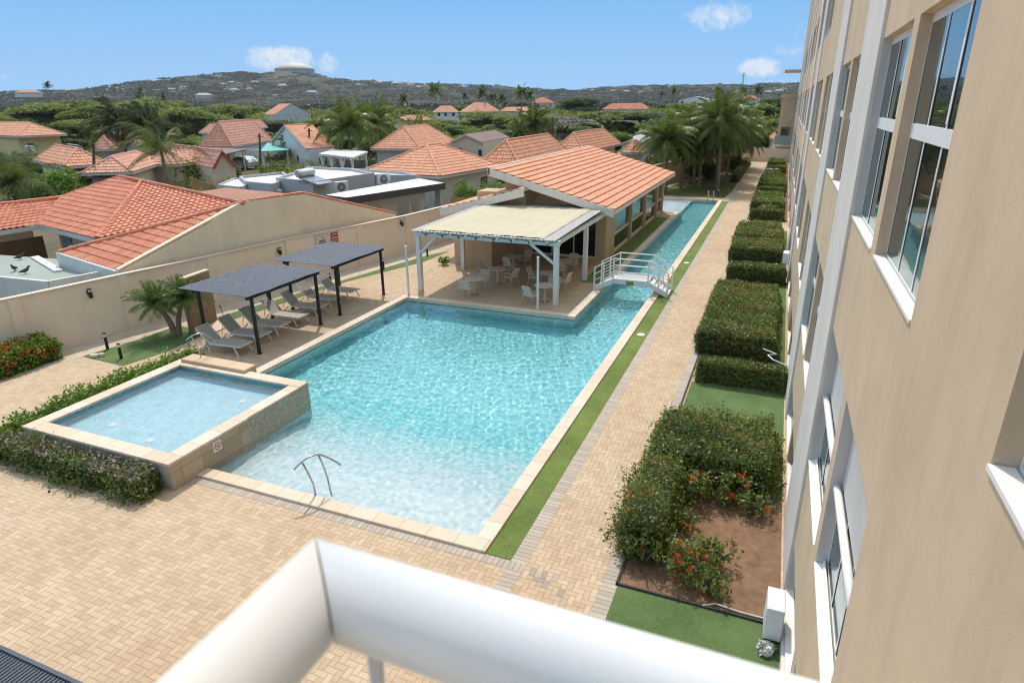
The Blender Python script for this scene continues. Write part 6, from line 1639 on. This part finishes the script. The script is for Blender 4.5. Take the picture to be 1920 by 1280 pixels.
for x, y, lb in ((-1.1, 80.6, 'white outdoor unit standing far along the hedges, nearer the walk'), (-.35, 80.6, 'white outdoor unit standing far along the hedges, nearer the wall')):
    ac_unit('outdoor_unit', lb, (x, 81, .1), 0, -1, .62, .75, .35, 'outdoor units in the far hedge bed')
# condenser box by the facade foot, its bag and hoses
u = thing('outdoor_unit', 'tall white outdoor unit standing against the building foot on the near turf', 'air conditioner', (.8, 8.85, .01)); 
MB().box(.66, .92, 8.72, 9.25, .06, .66).build('casing', WHITE, u, bevel=.015); m = MB()
for z in np.linspace(.14, .58, 8): m.box(.652, .6595, 8.76, 9.2, z, z+.02)
m.build('grille', GREYR, u); m = MB(); m.box(.68, .9, 8.76, 8.83, .0, .059); m.box(.68, .9, 9.14, 9.21, .0, .059); m.build('feet', BLACKM, u)
V, Q, ti, _, _ = blob([((.72, 8.52, .06), (.11, .13, .07))], 160, .06, 1.0, .8, .0); b_ = np_mesh('plastic_bag', V, Q, plain('crumpled_plastic', (.68,.66,.60), .4, .15, 20)); tag(b_, 'crumpled pale plastic bag lying under the tall outdoor unit', 'bag')
tag(MB().tube([(.66, 9.2, .03), (.3, 9.2, .03), (-.1, 9.25, .03), (-.3, 9.12, .03)], .018, 6).build('hose', plain('hose_cream', (.60,.55,.45), .5)), 'pale hose lying on the soil beside the tall outdoor unit', 'hose')
tag(MB().tube([(.95, 19.0, .75), (.5, 19.2, .82), (.35, 19.6, .8), (.6, 19.9, .75), (.2, 20.1, .8)], .018, 6).build('hose', WHITE), 'white looped hose on the low hedge beside the building', 'hose')
ac_unit('outdoor_unit', 'small white outdoor unit on the building wall behind the narrow dark hedge', (.955, 33.6, .6), -1, 0, .7, .5, .25)
# ---- hedges round the raised pool and along the boundary wall
hedge('hedge', 'ragged low green hedge along the outer side of the raised pool', -17.55, -16.75, 8.45, 14.3, .50, .05, 800, L_BRIGHT, group='hedges around the raised pool', rough=.10, twigs=40)
hedge('hedge', 'half dry hedge with bare grey twigs along the near side of the raised pool', -16.9, -11.85, 7.72, 8.35, .52, .045, 760, L_HEDGE, group='hedges around the raised pool', rough=.1, twigs=700, thin=.15)
P = np.stack([rng.uniform(-16.8, -11.9, 5200), rng.uniform(7.78, 8.36, 5200), .53+rng.normal(0, .05, 5200)], 1); P = P[(lump(P, 1.2, 2.0) > -.3) & (rng.random(len(P)) < .3)]
V, Q = quads_at(P, .042, np.tile((0,0,1.), (len(P), 1)), 1.2)
dr = bpy.data.objects[[o.name for o in bpy.data.objects if o.get('label', '').startswith('half dry hedge')][0]]; np_mesh('dry_foliage', V, Q, L_DRY, dr, {'tint': rng.random(len(P))})
hedge('hedge', 'leafy hedge at the outer near corner of the raised pool', -17.9, -16.92, 7.3, 8.44, .56, .055, 800, L_BRIGHT, group='hedges around the raised pool', rough=.12)
hedge('flowering_hedge', 'orange and red flowering hedge at the left edge before the boundary wall', -22.75, -21.75, 8.6, 12.9, .74, .055, 620, L_BRIGHT, group=None, flowers=210, fzone=lambda p: p[0] > -22.6 and p[2] > .12, rough=.08)
# ---- palms
def palm(name, label, x, y, z, H, crown=3.0, nf=20, nl=26, lw=.06, wind=(-.35, 0), lean=(.0, .0), tr=.16, group=None, mat=None, ll=.22, seedless=False, up_=.9, trunkmat=None, bulge=1.0, droop=1.0, sweep=1.15):
    t = thing(name, label, 'palm tree', (x, y, z), group); top = Vector((x+lean[0], y+lean[1], z+H)); K = 9; pts, rs = [], []
    for k in range(K+1):
        a = k/K; pts.append((x+lean[0]*a*a, y+lean[1]*a*a, z+H*a)); rs.append(tr*(1.25-.55*a)*(1+.05*(k % 2))*(bulge if a > .85 else 1))
    MB().tube(pts, rs, 9).build('trunk', trunkmat or PBARK, t, smooth=False)
    V, ti, rb = [], [], MB()
    for f in range(nf):
        a = 2.39996*f+rng.normal(0, .12); q = (f+.5)/nf; e = math.pi*.5*(up_-sweep*q)+rng.normal(0, .08); L = crown*rng.uniform(.82, 1.1)*(.75+.25*math.sin(math.pi*q))
        d = Vector((math.cos(a)*math.cos(e), math.sin(a)*math.cos(e), math.sin(e))); p = top.copy(); M = 8; line = [p.copy()]; dirs = []
        for k in range(M):
            d = (d+Vector((wind[0]*.28, wind[1]*.28, (-.20-.05*k*.5)*droop))*(.5+.12*k)*.62).normalized(); p = p+d*(L/M); line.append(p.copy()); dirs.append(d.copy())
        rb.tube(line[::2], [.028*crown/3, .022*crown/3, .016*crown/3, .010*crown/3, .004], 4, caps=False)
        dead = q > .9 and rng.random() < .6; tf = rng.normal(.42, .13)+(.45 if dead else 0)
        for j in range(nl):
            s = (j+.6)/nl*M; k = min(M-1, int(s)); c = line[k]+(line[k+1]-line[k])*(s-k); dd = dirs[k]; sd = dd.cross(Vector((0,0,1)))
            if sd.length < .1: sd = Vector((1,0,0))
            sd.normalize(); l_ = crown*ll*math.sin(math.pi*(.12+.82*(j+.5)/nl))**.7*rng.uniform(.85, 1.15)
            for w_ in (-1, 1):
                o = (sd*w_*.85+dd*.65+Vector((wind[0]*.5, wind[1]*.5, -.55-.25*rng.random()))).normalized(); tip = c+o*l_; mid = c+o*l_*.45+Vector((0,0,.06*l_)); wv = dd*(lw*.5)
                V += [c-wv*.6, mid-wv, tip, mid+wv]; ti.append(np.clip(tf+rng.normal(0, .1), 0, 1))
    rb.build('frond_ribs', plain('frond_rib', (.22,.20,.07), .6), t)
    V = np.array([tuple(v) for v in V]); np_mesh('fronds', V, np.arange(len(V)).reshape(-1, 4), mat or L_PALM, t, {'tint': ti})
    return t
palm('date_palm', 'left stem of the bushy twin date palm on the turf by the shower slab', -20.1, 15.95, 0, 1.25, 1.2, 44, 34, .024, (-.06, 0), (-.48, -.15), .10, 'twin date palm on the turf', L_DATE, .22, up_=.98, bulge=1.9, droop=.85)
palm('date_palm', 'right stem of the bushy twin date palm on the turf by the shower slab', -19.98, 16.05, 0, 1.4, 1.1, 42, 34, .024, (-.06, 0), (.22, .3), .09, 'twin date palm on the turf', L_DATE, .22, up_=.98, bulge=1.7, droop=.85)
GP = 'coconut palms on the lawn behind the clubhouse'
for (x, y, H, c, lb) in ((-9.9, 62.9, 5.6, 3.3, 'coconut palm nearest the clubhouse corner, leftmost of the cluster'), (-8.2, 70.3, 6.2, 3.4, 'coconut palm standing left of the cluster middle, behind the bollard'), (-7.3, 67.3, 5.2, 3.2, 'shorter coconut palm in the left middle of the cluster'),
                       (-5.4, 65.7, 7.3, 3.8, 'tallest front coconut palm of the cluster, near the pool ladder'), (-5.1, 71.4, 6.6, 3.5, 'coconut palm just right of the tallest front one'), (-4.9, 87.0, 5.2, 4.0, 'coconut palm far back beside the walk with sweeping fronds'),
                       (-7.4, 77.0, 7.2, 3.6, 'coconut palm at the back middle of the cluster'), (-10.2, 75.0, 6.4, 3.6, 'coconut palm by the boundary wall at the back left of the cluster'), (-6.4, 82.0, 7.6, 3.8, 'high coconut palm at the back right of the cluster'), (-9.0, 66.5, 5.0, 3.0, 'coconut palm just behind the leftmost one of the cluster'), (-6.3, 74.0, 5.6, 3.2, 'coconut palm in the dark middle of the cluster'), (-8.8, 80.0, 6.2, 3.4, 'coconut palm in the last row at the wall side of the cluster'), (-5.6, 91.5, 5.6, 3.4, 'coconut palm near the end wall, behind the sweeping one')):
    palm('coconut_palm', lb, x, y, 0, H*.86, c*1.08, 44, 46, .075, (-.08, -.05), (rng.uniform(-.4, .4), rng.uniform(-.3, .3)), .15, GP, sweep=1.4)
def palm_at(name, lb, px, pyb, pyc, wpx, nf=16, wind=(-.6, 0), lw=.15, lean=0.0, group='palms among the houses', nl=20, ll=.22, dist=None, mat=None):
    g_ = gp(px, pyb) if dist is None else atr(px, pyb, dist); d = math.hypot(g_.x, g_.y); tp = atr(px, pyc, d); k = d/FPX
    zb = 0 if dist is None else min(tp.z-4, g_.z)
    return palm(name, lb, g_.x, g_.y, zb, tp.z-zb, wpx*k*.66, int(nf*1.35), nl+4, lw*1.35*d/70, wind, (lean*k, 0), .16, group, mat=mat, ll=ll)
palm_at('windblown_palm', 'windblown coconut palm before the green acacias, left of the other two', 244, 318, 232, 104, 22, (-1.0, 0), .13, 0.0, mat=L_PALMD)
palm_at('windblown_palm', 'windblown coconut palm just right of the first one before the acacias', 296, 322, 238, 96, 22, (-1.0, 0), .13, 0.0, mat=L_PALMD)
palm_at('windblown_palm', 'coconut palm with one long frond sweeping left above the clay roofs', 323, 392, 280, 130, 11, (-1.0, 0), .075)
palm_at('windblown_palm', 'golden green drooping palm at the left edge behind the red tiled house', 42, 402, 338, 120, 26, (-.75, 0), .055, nl=34)
palm_at('tall_palm', 'tall full coconut palm with broad crown above the white pavilion', 660, 318, 236, 120, 22, (.1, 0), .1)
palm_at('tall_palm', 'bushy palm crown directly behind the tall full coconut palm', 708, 300, 232, 100, 24, (.1, 0), .1)
palm_at('small_palm', 'small leaning palm with thin trunk by the teal awning', 556, 312, 266, 36, 14, (-.3, 0), .08, -14)
palm_at('small_palm', 'small palm left of the pair beside the white pavilion', 690, 316, 286, 40, 16, (-.2, 0), .08)
palm_at('small_palm', 'small palm right of the pair beside the white pavilion', 712, 314, 284, 40, 16, (-.2, 0), .08)
palm_at('leaning_palm', 'coconut palm with few upright fronds before the orange hip roof', 780, 292, 262, 90, 13, (-.2, 0), .09)
palm_at('tall_palm', 'dense upright coconut palm behind the orange roofs, left of the bare shrub', 1000, 276, 234, 84, 22, (.1, 0), .1)
palm_at('small_palm', 'lower palm touching the dense upright coconut palm', 968, 276, 252, 54, 15, (.1, 0), .1)
palm_at('fan_palm', 'palm with few stiff fronds sticking out above the clubhouse roof', 1115, 294, 276, 70, 8, (-.1, 0), .08)
for px, pb, pc, w_, dist, lb in ((757,205,187,24,260,'lone bushy palm on the left of the middle skyline'), (817,203,170,36,300,'tallest ragged palm on the middle skyline'), (905,205,176,28,280,'left palm of the distant trio above the pyramid roof'), (925,206,184,24,280,'middle palm of the distant trio above the pyramid roof'), (942,206,186,22,280,'right palm of the distant trio above the pyramid roof'),
                          (978,208,175,34,270,'tall yellowish palm left of the dark roofed house'), (992,206,180,26,275,'second yellowish palm close to the tall yellowish one'), (872,200,181,14,330,'small dark palm left of the distant trio'), (1263,190,172,14,420,'thin dark palm on the right skyline by the warehouse'), (1345,190,170,14,430,'thin dark palm on the right skyline left of the mast'),
                          (1392,188,172,20,400,'dark palm below the radio mast'), (1420,188,170,22,400,'dark palm just right of the radio mast'), (1240,190,176,12,430,'small dark palm left of the warehouse'), (92,174,160,12,600,'lone palm on the far left skyline')):
    palm_at('distant_palm', lb, px, pb, pc, w_, 14, (-.15, 0), .13, 0, 'distant palms on the skyline', 9, .24, dist)
# ---- trees: prototypes then copies
def acacia_proto(k, mat, nm='acacia_tree', R_=5.2, H=6.0, n=21000, size=.165, gap=.16):
    t = thing(nm, '', 'tree', (0, 0, 0)); lobes = []
    for i in range(13):
        a = rng.uniform(0, 6.28); q = math.sqrt(rng.random())*.72; lobes.append(((R_*q*math.cos(a), R_*q*math.sin(a), H*(.86-.30*q*q)+rng.uniform(-.3, .3)), (R_*rng.uniform(.26, .42), R_*rng.uniform(.26, .42), H*.17)))
    for i in range(11):
        a = rng.uniform(0, 6.28); q = rng.uniform(.45, .8); lobes.append(((R_*q*math.cos(a), R_*q*math.sin(a), H*rng.uniform(.2, .5)), (R_*.3, R_*.3, H*.19)))
    V, Q, ti, _, _ = blob(lobes, n, size, k*2.3, .35, gap, flat=1); np_mesh('crown', V, Q, mat, t, {'tint': ti})
    m = MB(); m.tube([(0,0,0), (.1,.05,H*.2), (.0,.1,H*.42)], [.30,.24,.2], 8)
    for (c, r) in lobes[:9]: m.tube([(0,.1,H*.40), (c[0]*.45, c[1]*.45, H*.58), (c[0]*.9, c[1]*.9, c[2])], [.16,.10,.04], 6)
    m.build('trunk', BARK, t); return t
def round_proto(k, mat, nm='broadleaf_tree', R_=3.4, H=6.5, n=14000, size=.15, gap=.2):
    t = thing(nm, '', 'tree', (0, 0, 0)); lobes = []
    for i in range(15):
        a = rng.uniform(0, 6.28); q = rng.uniform(.1, .68); z = rng.uniform(.38, .82); w_ = 1-.5*abs(z-.55); lobes.append(((R_*q*w_*math.cos(a), R_*q*w_*math.sin(a), H*z), (R_*rng.uniform(.3, .46),)*2+(H*rng.uniform(.12, .2),)))
    V, Q, ti, _, _ = blob(lobes, n, size, k*3.1+1, .4, gap); np_mesh('crown', V, Q, mat, t, {'tint': ti})
    m = MB(); m.tube([(0,0,0), (.08,.03,H*.25), (.0,.05,H*.5)], [.24,.2,.13], 8)
    for (c, r) in lobes[:8]: m.tube([(0,.05,H*.38), (c[0]*.5, c[1]*.5, (H*.4+c[2])/2), (c[0]*.9, c[1]*.9, c[2])], [.1,.07,.03], 5)
    m.build('trunk', BARK, t); return t
PRO = {'a': [acacia_proto(k, L_ACA) for k in range(3)], 'd': [round_proto(k, L_DARK) for k in range(2)], 'g': [round_proto(k+5, L_BRIGHT, 'leafy_tree') for k in range(2)],
       'b': [acacia_proto(9, L_BARE, 'bare_tree', 4.5, 5, 6500, .16, .3)], 'm': [acacia_proto(k+20, L_DARK, 'dark_acacia') for k in range(1)]}
used_p = set()
def tree_at(kind, px, pyb, pyt, wpx, lb, group=None, dist=None):
    g_ = gp(px, pyb) if dist is None else atr(px, pyb, dist); d = math.hypot(g_.x, g_.y); tp = atr(px, pyt, d); k = d/FPX; lst = PRO[kind]; p = lst[int(rng.integers(len(lst)))]
    bw, bh = {'a': (10.0, 6.3), 'd': (6.4, 6.4), 'g': (6.4, 6.4), 'b': (8.6, 5.2), 'm': (10.0, 6.3)}[kind]; zb = 0 if dist is None else g_.z
    hh = tp.z-zb; sx = wpx*k/bw; o = p if p.name not in used_p else dup(p); used_p.add(p.name)
    o.location = (g_.x, g_.y, zb-.05); o.scale = (sx, sx, hh/bh); o.rotation_euler = (0, 0, rng.uniform(0, 6.28)); o['label'] = lb
    if group: o['group'] = group
    return o
MORE = []
for kd, px, pb, pt, w_, lb in (('a',52,258,204,120,'flat topped green acacia at the far left behind the yellow house'), ('a',128,256,186,150,'tall spreading green acacia left of the windblown palms'), ('a',205,262,196,120,'green acacia directly behind the first windblown palm'), ('a',262,258,188,150,'broad green acacia crown above the windblown palms'),
        ('d',312,264,203,74,'round dark tree just right of the windblown palms'), ('a',350,266,200,130,'wide green acacia right of the round dark tree'), ('a',300,240,182,110,'green acacia rising behind the round dark tree'), ('a',415,246,194,120,'flat green acacia before the dry ridge, left of the white flat building'), ('a',470,236,197,80,'green acacia touching the white flat building'), ('a',398,262,214,100,'low green acacia above the pyramid roof'),
        ('d',525,258,225,78,'dark leafy tree right of the small clay roofs'), ('d',608,216,192,60,'dark leafy tree right of the distant gable house'), ('a',650,240,198,90,'green acacia behind the tall full coconut palm'), ('a',705,232,196,100,'green acacia behind the bushy palm crown'), ('a',752,244,198,90,'green acacia left of the pink house'), ('a',800,246,222,80,'low green acacia below the pink house'),
        ('g',867,232,196,62,'round green tree between the two orange far houses'), ('a',838,250,224,84,'low pale green acacia in front of the round green tree'), ('a',912,246,208,110,'spreading green acacia behind the brown sheet roof'), ('a',962,252,214,110,'spreading green acacia behind the dense upright palm'), ('b',1046,272,218,130,'grey leafless shrub-like tree behind the clubhouse'),
        ('d',1086,228,182,86,'large dark tree rising above the bare grey one'), ('a',1140,256,206,130,'green acacia right of the large dark tree'), ('m',1205,256,208,130,'dark spreading acacia left of the palm cluster'), ('a',1250,270,222,120,'green acacia directly behind the palm cluster'), ('a',1310,240,190,150,'high green acacia above the palm cluster'), ('a',1395,250,192,150,'green acacia behind the right side of the palm cluster'),
        ('d',1440,238,181,90,'dark tree next to the far balcony wing'), ('m',1265,222,192,90,'dark acacia before the white warehouse'), ('a',1450,262,222,90,'pale green acacia low beside the far balcony wing'), ('d',1360,208,182,70,'dark tree right of the white warehouse'), ('d',985,216,190,60,'dark tree left of the dark roofed house'),
        ('g',1150,300,246,74,'leafy green tree with drooping sides above the clubhouse roof'), ('d',100,340,286,66,'dark bush-like tree beside the low orange roof'), ('d',640,262,214,70,'dark tree behind the white gable house'), ('m',930,236,214,80,'dark acacia behind the brown sheet roof'), ('a',20,262,214,80,'green acacia at the left picture edge behind the yellow house'),
        ('d',150,292,258,60,'dark leafy tree behind the low orange roof'), ('g',222,300,268,60,'green tree at the foot of the windblown palms'), ('a',160,276,222,110,'low green acacia behind the yellow house eave'), ('d',352,292,262,44,'small dark tree left of the pyramid roof'), ('a',560,238,206,90,'green acacia behind the white gable house'),
        ('g',648,290,256,60,'green tree behind the white pavilion'), ('d',735,276,246,56,'dark tree at the left end of the orange hip roof'), ('a',690,262,222,90,'green acacia crown behind the bushy palm'), ('a',830,262,230,80,'green acacia left of the brown sheet roof'), ('d',885,292,262,40,'small dark tree before the brown sheet roof house'),
        ('a',1000,262,216,110,'wide green acacia behind the dense upright palm'), ('a',1085,270,236,90,'low acacia behind the far orange hip roof'), ('d',1190,300,262,56,'dark tree at the left edge of the palm cluster'), ('g',1240,310,262,60,'green tree inside the left side of the palm cluster'), ('a',1345,290,232,130,'green acacia filling the back of the palm cluster'), ('a',1420,286,236,90,'green acacia right behind the palm cluster'),
        ('a',585,262,224,70,'acacia crown peeking over the white gable house'), ('d',462,262,232,50,'dark tree between the small clay roofs'), ('a',520,246,212,80,'pale acacia in front of the white flat building'), ('g',1050,296,268,50,'green tree between the two orange roofs behind the clubhouse'))+tuple(MORE):
    tree_at(kd, px, pb, pt, w_, lb, 'trees among the houses')
def bush_px(lb, px, pb, pt, wpx, mat, n=1600, flowers=0, gp_='bushes between the houses', nm='bush'):
    g_ = gp(px, pb); d = math.hypot(g_.x, g_.y); k = d/FPX; h = max(.6, (pb-pt)*k*1.1); r = wpx*k*.58; bush(nm, lb, g_.x, g_.y, 0, r, r*.8, h, n, .1*d/50, mat, 'bush', gp_, flowers, .18)
for a in (('dark glossy bush right of the utility pole behind the red hip roof',290,352,303,70,L_DARK,2200), ('pale flowering hibiscus bush behind the red tiled house',385,352,300,100,L_HEDGE,3000,20), ('dark shrub at the right end of the hibiscus bush',432,356,318,50,L_DARK,1200),
          ('low bright green bush behind the ridge of the red roof',115,372,332,70,L_BRIGHT,2200), ('bright green bush left of the nearest utility pole',160,362,330,70,L_BRIGHT,1800), ('bright green bush right of the nearest utility pole',225,352,324,60,L_BRIGHT,1500),
          ('green bush growing up against the broad orange roof',741,330,308,52,L_BRIGHT,1400), ('low bush below the dark utility pole',612,326,312,30,L_HEDGE,500),
          ('dark bush below the golden green palm',70,392,350,90,L_DARK,2000), ('bush by the orange digger in front of the teal awning',505,330,316,24,L_HEDGE,500),
          ('dark shrub under the palm cluster by the boundary wall',1328,336,304,40,L_DARK,1000), ('dark shrub under the right side of the palm cluster',1300,338,310,34,L_DARK,800), ('dark shrub under the far palm beside the walk',1372,322,296,36,L_DARK,900), ('dark shrub at the left foot of the palm cluster',1225,330,300,40,L_DARK,900)):
    bush_px(*a)
for x, y, h, lb in ((-21.6, 43.6, 2.7, 'tangled green bush right of the grey house canopy'), (-20.0, 45.6, 2.6, 'tangled green bush behind the honey brown fence'), (-18.6, 47.6, 2.8, 'tangled green bush left of the clubhouse roof'), (-17.2, 49.2, 3.2, 'leafy bush beside the clubhouse lower roof')):
    bush('bush', lb, x, y, 0, 1.5, 1.3, h, 3200, .075, L_BRIGHT, 'bush', 'bushes between the houses', 0, .15)
bush('potted_plant', 'small leafy plant at the left corner of the clubhouse wall', -15.9, 29.3, 0, .35, .35, .5, 300, .06, L_BRIGHT, 'plant')
# ---- far woodland that reads as one mass
def wood(name, label, pxr, dr, n, hr, wr, mat, q=150, size=1.0):
    Vs, Ts = [], []
    for k in range(n):
        px = rng.uniform(*pxr); d = rng.uniform(*dr); c = atr(px, 240, d); h = rng.uniform(*hr); w_ = rng.uniform(*wr); m = rng.normal(size=(q, 3)); m /= np.linalg.norm(m, axis=1, keepdims=True); m[:, 2] = abs(m[:, 2])
        base = .42*DH; zg = 0 if d < base else max(0, hill_z(px, d))
        P = m*np.array([w_, w_, h*.6])*rng.uniform(.55, 1, (q, 1))+np.array([c.x, c.y, zg+h*.40]); V, Q = quads_at(P, size*d/300, m, .8); Vs.append(V); Ts.append(np.clip(rng.normal(.4, .2, q)+rng.normal(0, .14), 0, 1))
    V = np.concatenate(Vs); o = stuff(np_mesh(name, V, np.arange(len(V)).reshape(-1, 4), mat, None, {'tint': np.concatenate(Ts)})); tag(o, label, 'woodland'); return o
for o in [q for q in bpy.data.objects if q.parent is None and q.type == 'EMPTY' and not q.get('label')]:
    for c in list(o.children): bpy.data.objects.remove(c)
    bpy.data.objects.remove(o)
wood('undergrowth', 'low green undergrowth filling the yards and gaps between the houses', (-150, 1190), (62, 200), 520, (1.0, 2.4), (1.4, 3.2), L_ACA, 260, .36)
wood('woodland', 'dark scrubby woodland band along the foot of the hills', (-200, 1500), (380, 730), 900, (4, 9), (5, 11), L_WOOD, 90, .8)
wood('woodland', 'green woodland filling the plain between the farther houses', (-150, 1500), (190, 380), 260, (4, 7), (4, 7), L_ACA, 170, .42)
wood('scrubland', 'dry scrub speckling the hill slopes', (-250, 1700), (740, 1690), 3000, (2.5, 5.5), (9, 24), L_SCRUB, 44, .32)
# ---- the air between here and the hills
hm = bpy.data.materials.new('haze_air'); hm.use_nodes = True; n = NT(hm.node_tree); ho = n.node('ShaderNodeOutputMaterial')
pv = n.node('ShaderNodeVolumePrincipled', inp={'Color': (.84,.90,1,1), 'Density': .00007, 'Anisotropy': .2}); n.l.new(pv.outputs[0], ho.inputs['Volume'])
hz = stuff(MB().box(-2600, 2600, -700, 2600, -3, 150).build('haze', hm)); tag(hz, 'thin pale air that softens the far hills', 'haze')
